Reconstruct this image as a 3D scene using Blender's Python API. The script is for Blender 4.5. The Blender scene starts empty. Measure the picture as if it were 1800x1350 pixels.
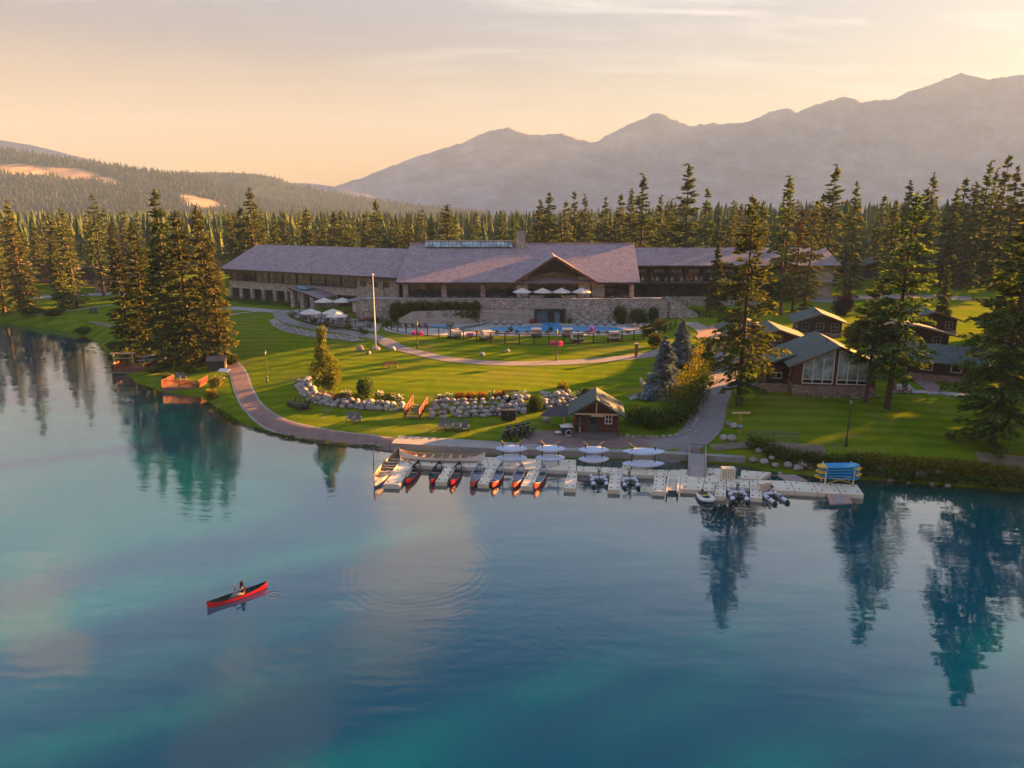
import bpy, bmesh, math, random
import numpy as np
from mathutils import Vector, Matrix, Euler
from mathutils.geometry import delaunay_2d_cdt
R = math.radians
PI = math.pi
sc = bpy.context.scene
COL = sc.collection

# ------------------------------------------------------------------ camera
FPX, PITCH, CAMZ = 1250.0, R(13.7), 25.0
CP, SP = math.cos(PITCH), math.sin(PITCH)
cam_d = bpy.data.cameras.new('camera')
cam_d.sensor_width = 36.0
cam_d.lens = FPX / 1800.0 * 36.0
cam_d.clip_start, cam_d.clip_end = 0.5, 20000
cam = bpy.data.objects.new('camera', cam_d)
COL.objects.link(cam)
cam.location = (0, 0, CAMZ)
cam.rotation_euler = (R(90) - PITCH, 0, 0)
sc.camera = cam

# ------------------------------------------------------------------ light
SUN_AZ, SUN_EL = R(61), R(12.0)          # azimuth measured from +Y towards +X
SUN_DIR = Vector((math.sin(SUN_AZ) * math.cos(SUN_EL), math.cos(SUN_AZ) * math.cos(SUN_EL), math.sin(SUN_EL)))
EXPOSURE = 4.02
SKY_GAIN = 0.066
sun_d = bpy.data.lights.new('sun', 'SUN')
sun_d.energy = 5.0
sun_d.angle = R(0.6)
sun_d.color = (1.0, 0.45, 0.10)
sun_d.cycles.use_multiple_importance_sampling = False
sun = bpy.data.objects.new('sun', sun_d)
COL.objects.link(sun)
sun.rotation_euler = (-SUN_DIR).to_track_quat('-Z', 'Y').to_euler()
sc.view_settings.view_transform = 'Standard'
sc.view_settings.look = 'None'
sc.view_settings.gamma = 1.0
sc.view_settings.use_curve_mapping = False
sc.view_settings.exposure = EXPOSURE
sc.cycles.max_bounces = 6
sc.cycles.diffuse_bounces = 2
sc.cycles.glossy_bounces = 3
sc.cycles.transmission_bounces = 4
sc.cycles.volume_bounces = 1
sc.cycles.transparent_max_bounces = 6
sc.cycles.sample_clamp_indirect = 0.22
sc.cycles.use_denoising = True
sc.cycles.caustics_reflective = False
sc.cycles.caustics_refractive = True

def srgb(r, g, b):
    f = lambda c: (c / 255 / 12.92) if c / 255 <= 0.04045 else ((c / 255 + 0.055) / 1.055) ** 2.4
    return (f(r), f(g), f(b), 1.0)

class NT:
    """small wrapper round a node tree"""
    def __init__(s, tree):
        s.t = tree; s.n = tree.nodes; s.l = tree.links
    def node(s, typ, **kw):
        nd = s.n.new(typ)
        for k, v in kw.items():
            if k in ('inputs',):
                for i, val in v.items():
                    nd.inputs[i].default_value = val
            else:
                setattr(nd, k, v)
        return nd
    def link(s, a, b):
        s.l.new(a, b)
    def math(s, op, a, b=None, c=None, clamp=False):
        m = s.n.new('ShaderNodeMath'); m.operation = op; m.use_clamp = clamp
        for i, v in enumerate((a, b, c)):
            if v is None: continue
            if isinstance(v, (int, float)): m.inputs[i].default_value = v
            else: s.l.new(v, m.inputs[i])
        return m.outputs[0]
    def mix(s, fac, a, b, blend='MIX'):
        m = s.n.new('ShaderNodeMix'); m.data_type = 'RGBA'; m.blend_type = blend
        for i, v in ((0, fac), (6, a), (7, b)):
            if isinstance(v, (int, float)): m.inputs[i].default_value = v
            elif isinstance(v, (tuple, list)): m.inputs[i].default_value = v if len(v) == 4 else (*v, 1)
            else: s.l.new(v, m.inputs[i])
        return m.outputs[2]
    def ramp(s, fac, stops, interp='LINEAR'):
        r = s.n.new('ShaderNodeValToRGB'); cr = r.color_ramp; cr.interpolation = interp
        while len(cr.elements) < len(stops): cr.elements.new(0.5)
        for e, (p, c) in zip(cr.elements, stops):
            e.position = p
            e.color = (c, c, c, 1) if isinstance(c, (int, float)) else (c if len(c) == 4 else (*c, 1))
        s.l.new(fac, r.inputs[0])
        return r.outputs[0]
    def noise(s, vec, scale, detail=3, rough=0.55, dist=0.0, w=None):
        n = s.n.new('ShaderNodeTexNoise')
        n.inputs['Scale'].default_value = scale; n.inputs['Detail'].default_value = detail
        n.inputs['Roughness'].default_value = rough; n.inputs['Distortion'].default_value = dist
        if vec is not None: s.l.new(vec, n.inputs['Vector'])
        return n.outputs[0]
    def mapping(s, vec, scale=(1, 1, 1), loc=(0, 0, 0), rot=(0, 0, 0)):
        m = s.n.new('ShaderNodeMapping')
        m.inputs['Scale'].default_value = scale; m.inputs['Location'].default_value = loc; m.inputs['Rotation'].default_value = rot
        s.l.new(vec, m.inputs['Vector'])
        return m.outputs[0]

# world: a physical sky plus the smoky evening veil and thin cloud that colours it
world = bpy.data.worlds.new('World')
sc.world = world
world.use_nodes = True
W = NT(world.node_tree)
W.n.clear()
wout = W.node('ShaderNodeOutputWorld')
tc = W.node('ShaderNodeTexCoord')
sep = W.node('ShaderNodeSeparateXYZ'); W.link(tc.outputs['Generated'], sep.inputs[0])
elev = W.math('ARCSINE', sep.outputs[2])
el01 = W.math('MULTIPLY', elev, 2 / PI, clamp=True)          # 0 horizon .. 1 zenith
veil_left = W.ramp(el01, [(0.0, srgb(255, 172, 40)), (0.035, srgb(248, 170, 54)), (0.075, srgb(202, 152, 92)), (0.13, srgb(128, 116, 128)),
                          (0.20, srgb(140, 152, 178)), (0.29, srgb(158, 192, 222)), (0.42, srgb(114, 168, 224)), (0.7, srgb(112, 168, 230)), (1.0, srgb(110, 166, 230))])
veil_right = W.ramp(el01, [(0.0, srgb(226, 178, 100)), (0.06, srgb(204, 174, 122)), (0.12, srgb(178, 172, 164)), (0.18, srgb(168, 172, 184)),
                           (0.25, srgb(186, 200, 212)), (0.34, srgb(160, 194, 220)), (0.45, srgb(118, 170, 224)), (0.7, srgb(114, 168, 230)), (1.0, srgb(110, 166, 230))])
dotn = W.node('ShaderNodeVectorMath', operation='DOT_PRODUCT')
W.link(tc.outputs['Generated'], dotn.inputs[0])
dotn.inputs[1].default_value = (math.sin(SUN_AZ), math.cos(SUN_AZ), 0.1)
azf = W.ramp(dotn.outputs['Value'], [(0.0, 0.0), (0.15, 0.0), (0.95, 1.0)], 'EASE')
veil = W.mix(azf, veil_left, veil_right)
# cloud deck: direction projected on a plane overhead
zc = W.math('ADD', W.math('MAXIMUM', sep.outputs[2], 0.0), 0.12)
comb = W.node('ShaderNodeCombineXYZ')
W.link(W.math('DIVIDE', sep.outputs[0], zc), comb.inputs[0])
W.link(W.math('DIVIDE', sep.outputs[1], zc), comb.inputs[1])
cl1 = W.noise(W.mapping(comb.outputs[0], (1.0, 0.55, 1), (0.62, 4.1, 0), (0, 0, R(-18))), 1.7, 6, 0.56, 0.4)
cmask = W.ramp(cl1, [(0.52, 0.0), (0.61, 1.0)])
fadelow = W.ramp(el01, [(0.05, 0.15), (0.13, 0.40), (0.24, 0.9), (0.45, 0.7), (0.6, 0.5)])
cmask = W.math('MULTIPLY', W.math('MULTIPLY', cmask, fadelow), 0.18)
ccol = W.ramp(el01, [(0.0, srgb(250, 215, 165)), (0.12, srgb(244, 226, 206)), (0.25, srgb(240, 220, 206)), (0.5, srgb(214, 204, 208))])
veil = W.mix(cmask, veil, ccol)
# the taller evening clouds over the lake, seen in its reflection
wob = W.node('ShaderNodeVectorMath', operation='ADD')
wn = W.n.new('ShaderNodeTexNoise'); wn.inputs['Scale'].default_value = 7.0; wn.inputs['Detail'].default_value = 5; W.link(tc.outputs['Generated'], wn.inputs['Vector'])
wsc = W.node('ShaderNodeVectorMath', operation='MULTIPLY_ADD'); W.link(wn.outputs['Color'], wsc.inputs[0]); wsc.inputs[1].default_value = (.22, .22, .22); wsc.inputs[2].default_value = (-.11, -.11, -.11)
W.link(tc.outputs['Generated'], wob.inputs[0]); W.link(wsc.outputs[0], wob.inputs[1])
puff = None
for az_, el_, rad_, amt in [(-9, 22.5, 4.5, .95), (-6.5, 26, 4.2, 1.0), (-9, 29.5, 4.5, 1.0), (-12, 33, 4.0, .9), (-21, 37, 4.5, .9), (-25, 40, 4, .8), (-37, 27, 3.5, .8), (-95, 35, 12, .6), (150, 40, 14, .6), (80, 45, 12, .5)]:
    cdir = (math.sin(R(az_)) * math.cos(R(el_)), math.cos(R(az_)) * math.cos(R(el_)), math.sin(R(el_)))
    dd = W.node('ShaderNodeVectorMath', operation='DISTANCE'); W.link(wob.outputs[0], dd.inputs[0]); dd.inputs[1].default_value = cdir
    mk = W.math('MULTIPLY', W.ramp(W.math('DIVIDE', dd.outputs['Value'], math.radians(rad_) * 1.35, clamp=True), [(0.45, 1.0), (0.95, 0.0)], 'EASE'), amt)
    puff = mk if puff is None else W.math('MAXIMUM', puff, mk)
veil = W.mix(puff, veil, srgb(250, 226, 208))
# thin wind-drawn streaks of high cloud, densest towards the sun
st1 = W.noise(W.mapping(comb.outputs[0], (0.9, 3.4, 1), (2.2, .7, 0), (0, 0, R(24))), 1.1, 5, 0.6, 0.8)
smask = W.math('MULTIPLY', W.ramp(st1, [(0.50, 0.0), (0.70, 1.0)]), W.ramp(el01, [(0.03, 0.0), (0.09, 0.35), (0.16, 0.8), (0.3, 0.3)]))
smask = W.math('MULTIPLY', smask, W.math('ADD', W.math('MULTIPLY', azf, 0.8), 0.25))
veil = W.mix(smask, veil, srgb(252, 240, 226))
sky = W.node('ShaderNodeTexSky', sky_type='NISHITA')
sky.sun_disc = False
sky.sun_elevation = SUN_EL
sky.sun_rotation = SUN_AZ
sky.dust_density = 3.0
bg1 = W.node('ShaderNodeBackground'); W.link(sky.outputs[0], bg1.inputs[0]); bg1.inputs[1].default_value = 0.003
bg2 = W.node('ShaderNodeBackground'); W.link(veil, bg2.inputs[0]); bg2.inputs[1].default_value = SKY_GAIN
addb = W.node('ShaderNodeAddShader')
W.link(bg1.outputs[0], addb.inputs[0]); W.link(bg2.outputs[0], addb.inputs[1])
W.link(addb.outputs[0], wout.inputs[0])

# ------------------------------------------------------------------ helpers
def ray(px, py):
    u, v = (px - 900) / FPX, (675 - py) / FPX
    return Vector((u, CP + v * SP, -SP + v * CP))
def atz(px, py, z=0.0):
    d = ray(px, py); t = (z - CAMZ) / d.z
    return Vector((d.x * t, d.y * t, z))
def aty(px, py, Y):
    d = ray(px, py); t = Y / d.y
    return Vector((d.x * t, Y, CAMZ + d.z * t))
def pxm(p):
    """photo pixels per metre at a world point"""
    return FPX / (p.y * CP - (p.z - CAMZ) * SP)

MATS = {}
def principled(name):
    m = bpy.data.materials.new(name); m.use_nodes = True
    t = NT(m.node_tree); b = m.node_tree.nodes['Principled BSDF']
    MATS[name] = m
    return m, t, b

def mat(name, c1, c2=None, scale=3.0, rough=0.75, bump=0.0, bscale=None, metal=0.0, spec=0.3, stretch=(1, 1, 1), detail=4, contrast=(0.3, 0.7), rnd=0.0, coat=0.0):
    """two-tone noise material in object space"""
    if name in MATS: return MATS[name]
    m, t, b = principled(name)
    b.inputs['Roughness'].default_value = rough
    b.inputs['Metallic'].default_value = metal
    b.inputs['Specular IOR Level'].default_value = spec
    b.inputs['Coat Weight'].default_value = coat
    tcn = t.node('ShaderNodeTexCoord')
    vec = t.mapping(tcn.outputs['Object'], stretch)
    col = None
    if c2 is None: c2 = tuple(0.72 * x for x in c1[:3])
    n = t.noise(vec, scale, detail)
    col = t.ramp(n, [(contrast[0], c2), (contrast[1], c1)])
    if rnd:
        oi = t.node('ShaderNodeObjectInfo')
        col = t.mix(1.0, col, t.ramp(oi.outputs['Random'], [(0, 1 - rnd), (1, 1 + rnd * 0.6)]), 'MULTIPLY')
    t.link(col, b.inputs['Base Color'])
    if bump:
        bn = t.node('ShaderNodeBump'); bn.inputs['Strength'].default_value = bump; bn.inputs['Distance'].default_value = 0.05
        t.link(t.noise(vec, bscale or scale * 3, 4), bn.inputs['Height'])
        t.link(bn.outputs[0], b.inputs['Normal'])
    return m

class MB:
    """mesh builder: shapes are collected and built as one mesh object"""
    def __init__(s): s.v = []; s.f = []; s.mi = []; s.cur = 0
    def m(s, i): s.cur = i; return s
    def add(s, vs, fs):
        o = len(s.v); s.v.extend([tuple(v) for v in vs]); s.f.extend([tuple(o + i for i in f) for f in fs]); s.mi.extend([s.cur] * len(fs)); return s
    def box(s, x0, x1, y0, y1, z0, z1, bev=0.0):
        vs = [(x, y, z) for z in (z0, z1) for y in (y0, y1) for x in (x0, x1)]
        return s.add(vs, [(0, 2, 3, 1), (4, 5, 7, 6), (0, 1, 5, 4), (2, 6, 7, 3), (0, 4, 6, 2), (1, 3, 7, 5)])
    def obox(s, c, dx, dy, dz, ax):
        """box with its own axes: centre, half sizes, rotation about z"""
        ca, sa = math.cos(ax), math.sin(ax)
        vs = [(c[0] + x * ca - y * sa, c[1] + x * sa + y * ca, c[2] + z) for z in (-dz, dz) for y in (-dy, dy) for x in (-dx, dx)]
        return s.add(vs, [(0, 2, 3, 1), (4, 5, 7, 6), (0, 1, 5, 4), (2, 6, 7, 3), (0, 4, 6, 2), (1, 3, 7, 5)])
    def bar(s, a, b, w, h=None, up=(0, 0, 1)):
        """rectangular bar from a to b"""
        a, b = Vector(a), Vector(b); d = (b - a).normalized(); up = Vector(up)
        if abs(d.dot(up)) > 0.98: up = Vector((0, 1, 0))
        sd = d.cross(up).normalized() * (w / 2); u = sd.cross(d).normalized() * ((h or w) / 2)
        vs = [p + q for p in (a, b) for q in (-sd - u, sd - u, sd + u, -sd + u)]
        return s.add(vs, [(0, 1, 2, 3), (7, 6, 5, 4), (0, 4, 5, 1), (1, 5, 6, 2), (2, 6, 7, 3), (3, 7, 4, 0)])
    def tube(s, pts, r, n=6, caps=True):
        """tube through points, r one radius or one per point"""
        pts = [Vector(p) for p in pts]; rs = r if isinstance(r, (list, tuple)) else [r] * len(pts); vs = []
        for i, p in enumerate(pts):
            d = (pts[min(i + 1, len(pts) - 1)] - pts[max(i - 1, 0)]).normalized()
            ref = Vector((0, 0, 1)) if abs(d.z) < 0.95 else Vector((0, 1, 0))
            a = d.cross(ref).normalized(); b = d.cross(a)
            vs += [p + (a * math.cos(2 * PI * k / n) + b * math.sin(2 * PI * k / n)) * rs[i] for k in range(n)]
        fs = [(i * n + k, (i + 1) * n + k, (i + 1) * n + (k + 1) % n, i * n + (k + 1) % n) for i in range(len(pts) - 1) for k in range(n)]
        if caps: fs += [tuple(range(n)), tuple(range((len(pts) - 1) * n + n - 1, (len(pts) - 1) * n - 1, -1))]
        return s.add(vs, fs)
    def cyl(s, x, y, z0, z1, r, n=10, r2=None): return s.tube([(x, y, z0), (x, y, z1)], [r, r if r2 is None else r2], n)
    def lathe(s, prof, n=12, c=(0, 0, 0)):
        vs = [(c[0] + r * math.cos(2 * PI * k / n), c[1] + r * math.sin(2 * PI * k / n), c[2] + z) for r, z in prof for k in range(n)]
        fs = [(i * n + k, i * n + (k + 1) % n, (i + 1) * n + (k + 1) % n, (i + 1) * n + k) for i in range(len(prof) - 1) for k in range(n)]
        return s.add(vs, fs)
    def prism(s, poly, axis, a0, a1):
        """polygon of 2-D points extruded along an axis ('x','y','z') from a0 to a1"""
        n = len(poly)
        def mk(p, a): return (a, p[0], p[1]) if axis == 'x' else ((p[0], a, p[1]) if axis == 'y' else (p[0], p[1], a))
        vs = [mk(p, a0) for p in poly] + [mk(p, a1) for p in poly]
        return s.add(vs, [tuple(range(n)), tuple(range(2 * n - 1, n - 1, -1))] + [(i, i + n, (i + 1) % n + n, (i + 1) % n) for i in range(n)])
    def slab(s, quad, th):
        """a slab hanging th below a quad"""
        q = [Vector(p) for p in quad]; nn = (q[1] - q[0]).cross(q[-1] - q[0]).normalized()
        if nn.z < 0: q.reverse(); nn = -nn
        k = len(q)
        vs = q + [p - nn * th for p in q]
        return s.add(vs, [tuple(range(k)), tuple(range(2 * k - 1, k - 1, -1))] + [(i, i + k, (i + 1) % k + k, (i + 1) % k) for i in range(k)])
    def xf(s, M):
        s.v = [tuple(M @ Vector(v)) for v in s.v]; return s
    def mesh(s, name, mats, smooth=False, fix=True):
        me = bpy.data.meshes.new(name); me.from_pydata(s.v, [], s.f)
        for m_ in (mats if isinstance(mats, (list, tuple)) else [mats]): me.materials.append(m_)
        if any(s.mi): me.polygons.foreach_set('material_index', s.mi)
        if fix:
            bm = bmesh.new(); bm.from_mesh(me); bmesh.ops.recalc_face_normals(bm, faces=bm.faces); bm.to_mesh(me); bm.free()
        if smooth: me.polygons.foreach_set('use_smooth', [True] * len(me.polygons))
        me.update(); return me
    def build(s, name, mats, parent=None, smooth=False, fix=True):
        return link(name, s.mesh(name, mats, smooth, fix), parent)

def link(name, me, parent=None, loc=None, rz=0.0, scale=None):
    o = bpy.data.objects.new(name, me); COL.objects.link(o)
    if parent is not None: o.parent = parent
    if loc is not None: o.location = loc
    if rz: o.rotation_euler.z = rz
    if scale is not None: o.scale = scale if not isinstance(scale, (int, float)) else (scale,) * 3
    return o
def tag(o, label, cat, group=None, kind=None):
    if label: o['label'] = label
    if cat: o['category'] = cat
    if group: o['group'] = group
    if kind: o['kind'] = kind
    return o
def struct(o, kind='structure', label=None):
    o['kind'] = kind
    if label: o['label'] = label
    return o
def thing(name, label, cat, loc=(0, 0, 0), rz=0.0, group=None, scale=None):
    o = link(name, None, None, loc, rz, scale); o.empty_display_size = 0.2
    return tag(o, label, cat, group)
def dup(root, loc, rz=0.0, label=None, group=None, scale=None):
    r = root.copy(); COL.objects.link(r); r.location = loc; r.rotation_euler.z = rz
    if scale is not None: r.scale = (scale,) * 3 if isinstance(scale, (int, float)) else scale
    if label: r['label'] = label
    if group: r['group'] = group
    for ch in list(root.children):
        c = ch.copy(); COL.objects.link(c); c.parent = r
        for g in list(ch.children):
            d = g.copy(); COL.objects.link(d); d.parent = c
    return r
ORD = ['first', 'second', 'third', 'fourth', 'fifth', 'sixth', 'seventh', 'eighth', 'ninth', 'tenth', 'eleventh', 'twelfth', 'thirteenth',
       'fourteenth', 'fifteenth', 'sixteenth', 'seventeenth', 'eighteenth', 'nineteenth', 'twentieth']

# ------------------------------------------------------------------ terrain
SHORE_PX = [(-500, 555), (-200, 556), (0, 566), (60, 574), (130, 584), (165, 598), (190, 618), (205, 645), (235, 672), (285, 690), (350, 698),
            (378, 716), (402, 738), (440, 752), (500, 770), (560, 780), (640, 786), (690, 792), (850, 801), (1000, 806), (1150, 810), (1308, 818),
            (1345, 827), (1400, 834), (1500, 842), (1600, 848), (1700, 856), (1800, 864), (2000, 880)]
SHORE = [atz(x, y) for x, y in SHORE_PX]
SHORE = [Vector((-900, 260, 0)), Vector((-420, 205, 0))] + SHORE + [Vector((90, 52, 0)), Vector((200, 20, 0)), Vector((500, -120, 0))]
SX = np.array([p.x for p in SHORE]); SY = np.array([p.y for p in SHORE])
CTRL_PX = [(700, 783, .65), (900, 793, .7), (1100, 795, .8), (1240, 793, .95), (1050, 765, 1.0), (600, 745, 1.0), (795, 760, .95), (520, 708, 1.5),
           (452, 715, .9), (425, 655, 1.3), (640, 720, 1.35), (760, 730, 1.3), (900, 732, 1.35), (590, 690, 2.0), (700, 692, 2.2), (800, 695, 2.3), (900, 692, 2.4),
           (1000, 690, 2.3), (560, 660, 2.3), (700, 650, 2.6), (850, 650, 2.7), (1000, 650, 2.8), (1110, 660, 2.8), (1130, 690, 2.4), (850, 620, 3.2), (1000, 615, 3.4),
           (650, 605, 3.1), (560, 600, 3.1), (1150, 750, 1.5), (1200, 700, 2.3), (1245, 740, 1.6), (1255, 700, 2.6), (1265, 660, 3.2), (1240, 600, 4.2), (1200, 570, 4.5),
           (1300, 712, 3.0), (1500, 765, 2.5), (1745, 790, 2.4), (1330, 775, 1.7), (1400, 740, 2.6), (1650, 710, 3.2), (1850, 720, 3.2), (1900, 800, 2.2), (1450, 690, 3.3),
           (1400, 620, 4.0), (1600, 640, 3.9), (1750, 650, 3.9), (470, 668, 1.3), (470, 600, 2.9), (430, 565, 3.6), (420, 620, 1.8), (300, 570, 2.6), (330, 640, .9),
           (160, 548, 2.6), (60, 548, 2.2), (180, 520, 3.4), (230, 600, 1.6), (-100, 540, 2.4), (480, 540, 3.9), (600, 570, 3.8)]
CT = []
for x, y, z in CTRL_PX:
    p = atz(x, y, z); CT.append((p.x, p.y, z))
CT += [(-70, 172, 4.0), (-45, 160, 4.0), (-25, 148, 4.1), (0, 150, 4.2), (40, 150, 4.4), (60, 168, 4.6), (90, 168, 4.8), (75, 130, 4.5), (110, 120, 4.3), (90, 210, 5.6), (0, 200, 5.0), (-90, 200, 4.8),
       (-140, 190, 4.2), (-220, 215, 4.5), (-120, 300, 6), (0, 300, 6), (130, 300, 7.0), (260, 260, 7.5), (260, 120, 5), (220, 60, 4), (-300, 300, 6), (330, 10, 4), (-400, 420, 7), (0, 450, 7), (400, 430, 9), (-800, 420, 7), (600, 200, 7)]
CT = np.array(CT)
def _phi(r2):
    return np.where(r2 > 1e-9, 0.5 * r2 * np.log(r2 + 1e-12), 0.0)
_n = len(CT)
_A = np.zeros((_n + 3, _n + 3))
_d2 = (CT[:, None, 0] - CT[None, :, 0]) ** 2 + (CT[:, None, 1] - CT[None, :, 1]) ** 2
_A[:_n, :_n] = _phi(_d2 / 1e4) + np.eye(_n) * 0.004
_A[:_n, _n] = 1; _A[:_n, _n + 1:] = CT[:, :2] / 100; _A[_n:, :_n] = _A[:_n, _n:].T
_w = np.linalg.solve(_A, np.concatenate([CT[:, 2], [0, 0, 0]]))
POOL_Z = 3.8
def sstep(x): x = np.clip(x, 0, 1); return x * x * (3 - 2 * x)
def shore_dist(x, y):
    d = np.full(x.shape, 1e9)
    for i in range(len(SX) - 1):
        ax, ay, bx, by = SX[i], SY[i], SX[i + 1], SY[i + 1]
        L2 = (bx - ax) ** 2 + (by - ay) ** 2
        t = np.clip(((x - ax) * (bx - ax) + (y - ay) * (by - ay)) / L2, 0, 1)
        d = np.minimum(d, np.hypot(x - ax - t * (bx - ax), y - ay - t * (by - ay)))
    return np.where(y > np.interp(x, SX, SY), d, -d)
def hgt_np(x, y):
    xs, ys = np.clip(x, -900, 700), np.clip(y, -100, 500)
    z = np.full(x.shape, _w[_n]) + _w[_n + 1] * xs / 100 + _w[_n + 2] * ys / 100
    for i in range(_n):
        z = z + _w[i] * _phi(((xs - CT[i, 0]) ** 2 + (ys - CT[i, 1]) ** 2) / 1e4)
    z = np.clip(z, 0.6, 9.0)
    # level pool court
    k = sstep((1.0 - np.maximum(np.maximum((-24 - x), (x - 27)) / 4, np.maximum((119.5 - y) / 4, (y - 165) / 25))))
    z = z * (1 - k) + POOL_Z * k
    d = shore_dist(x, y)
    bank = np.where((x > -15) & (x < 26), 1.2, np.where(x >= 26, 3.6, 2.2))
    up = z * (0.12 * np.clip(d / 0.3, 0, 1) + 0.88 * sstep(d / bank))
    return np.where(d > 0, up, np.maximum(-4.0, -0.15 + d * 0.45))
_hx0, _hy0, _hs = -200.0, 40.0, 0.6
_HG = hgt_np(*np.meshgrid(_hx0 + _hs * np.arange(600), _hy0 + _hs * np.arange(420))).tolist()
def hgt(x, y):
    a, b = (x - _hx0) / _hs, (y - _hy0) / _hs
    if 0 <= a < 598 and 0 <= b < 418:
        i, j = int(a), int(b); a -= i; b -= j; r0, r1 = _HG[j], _HG[j + 1]
        return (r0[i] * (1 - a) + r0[i + 1] * a) * (1 - b) + (r1[i] * (1 - a) + r1[i + 1] * a) * b
    return float(hgt_np(np.array([float(x)]), np.array([float(y)]))[0])
def on(px, py, dz=0.0):
    """point of the ground seen at a photo pixel"""
    z = 2.5
    for _ in range(14):
        p = atz(px, py, z); h = hgt(p.x, p.y); z = z * 0.4 + h * 0.6
    return Vector((p.x, p.y, hgt(p.x, p.y) + dz))
# ------------------------------------------------------------------ surface materials
def wpos(t):
    g = t.node('ShaderNodeNewGeometry'); return g.outputs['Position']
def add_bump(t, b, h, strength=0.4, dist=0.05):
    bn = t.node('ShaderNodeBump'); bn.inputs['Strength'].default_value = strength; bn.inputs['Distance'].default_value = dist
    t.link(h, bn.inputs['Height']); t.link(bn.outputs[0], b.inputs['Normal']); return bn
def ground_material():
    m, t, b = principled('lawn')
    P = wpos(t)
    big = t.noise(P, 0.05, 4, 0.6); mid = t.noise(P, 0.35, 5, 0.65); fine = t.noise(P, 9.0, 3, 0.7)
    g = t.ramp(mid, [(0.25, (.066, .122, .004)), (0.5, (.108, .152, .005)), (0.75, (.160, .168, .007))])
    g = t.mix(t.ramp(big, [(0.52, 0.0), (0.72, 0.55)]), g, (.19, .15, .035, 1))
    dry = t.math('MULTIPLY', t.ramp(t.noise(P, 0.16, 5, 0.7), [(0.56, 0.0), (0.68, 1.0)]), 0.45)
    g = t.mix(dry, g, (.20, .145, .06, 1))
    g = t.mix(0.5, g, t.ramp(fine, [(0.3, (.55, .55, .55)), (0.7, (1.35, 1.35, 1.3))]), 'MULTIPLY')
    sp2 = t.node('ShaderNodeSeparateXYZ'); t.link(t.mapping(P, (1, 1, 1), rot=(0, 0, R(12))), sp2.inputs[0])
    mow = t.math('SINE', t.math('MULTIPLY', t.math('ADD', sp2.outputs[1], t.math('MULTIPLY', t.noise(P, .08, 2), 3.0)), 2.4))
    g = t.mix(1.0, g, t.ramp(t.math('ADD', t.math('MULTIPLY', mow, .5), .5), [(0.25, .88), (0.75, 1.10)]), 'MULTIPLY')
    worn = t.ramp(t.noise(P, 1.3, 5, 0.75), [(0.62, 0.0), (0.74, 0.5)])
    g = t.mix(worn, g, (.16, .13, .05, 1))
    # needle litter and scrub on the forest floor away from the mown lawns
    at = t.node('ShaderNodeAttribute', attribute_name='wild')
    floor = t.ramp(t.noise(P, 0.5, 5, 0.7), [(0.3, (.035, .040, .014)), (0.6, (.075, .070, .026)), (0.8, (.13, .105, .05))])
    col = t.mix(at.outputs['Fac'], g, floor)
    # glacial silt of the lake bed, sandy in the shallows
    sz = t.node('ShaderNodeSeparateXYZ'); t.link(P, sz.inputs[0])
    bed = t.ramp(t.math('MULTIPLY', sz.outputs[2], -0.25, clamp=True), [(0.03, (.10, .10, .045)), (0.2, (.012, .14, .13)), (0.6, (.000, .190, .215)), (1.0, (.000, .160, .235))])
    col = t.mix(t.math('LESS_THAN', sz.outputs[2], -0.05), col, bed)
    t.link(col, b.inputs['Base Color'])
    b.inputs['Roughness'].default_value = 0.9; b.inputs['Specular IOR Level'].default_value = 0.0
    add_bump(t, b, t.math('ADD', t.math('MULTIPLY', fine, 0.5), t.noise(P, 2.2, 4)), 0.35, 0.12)
    return m
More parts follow.
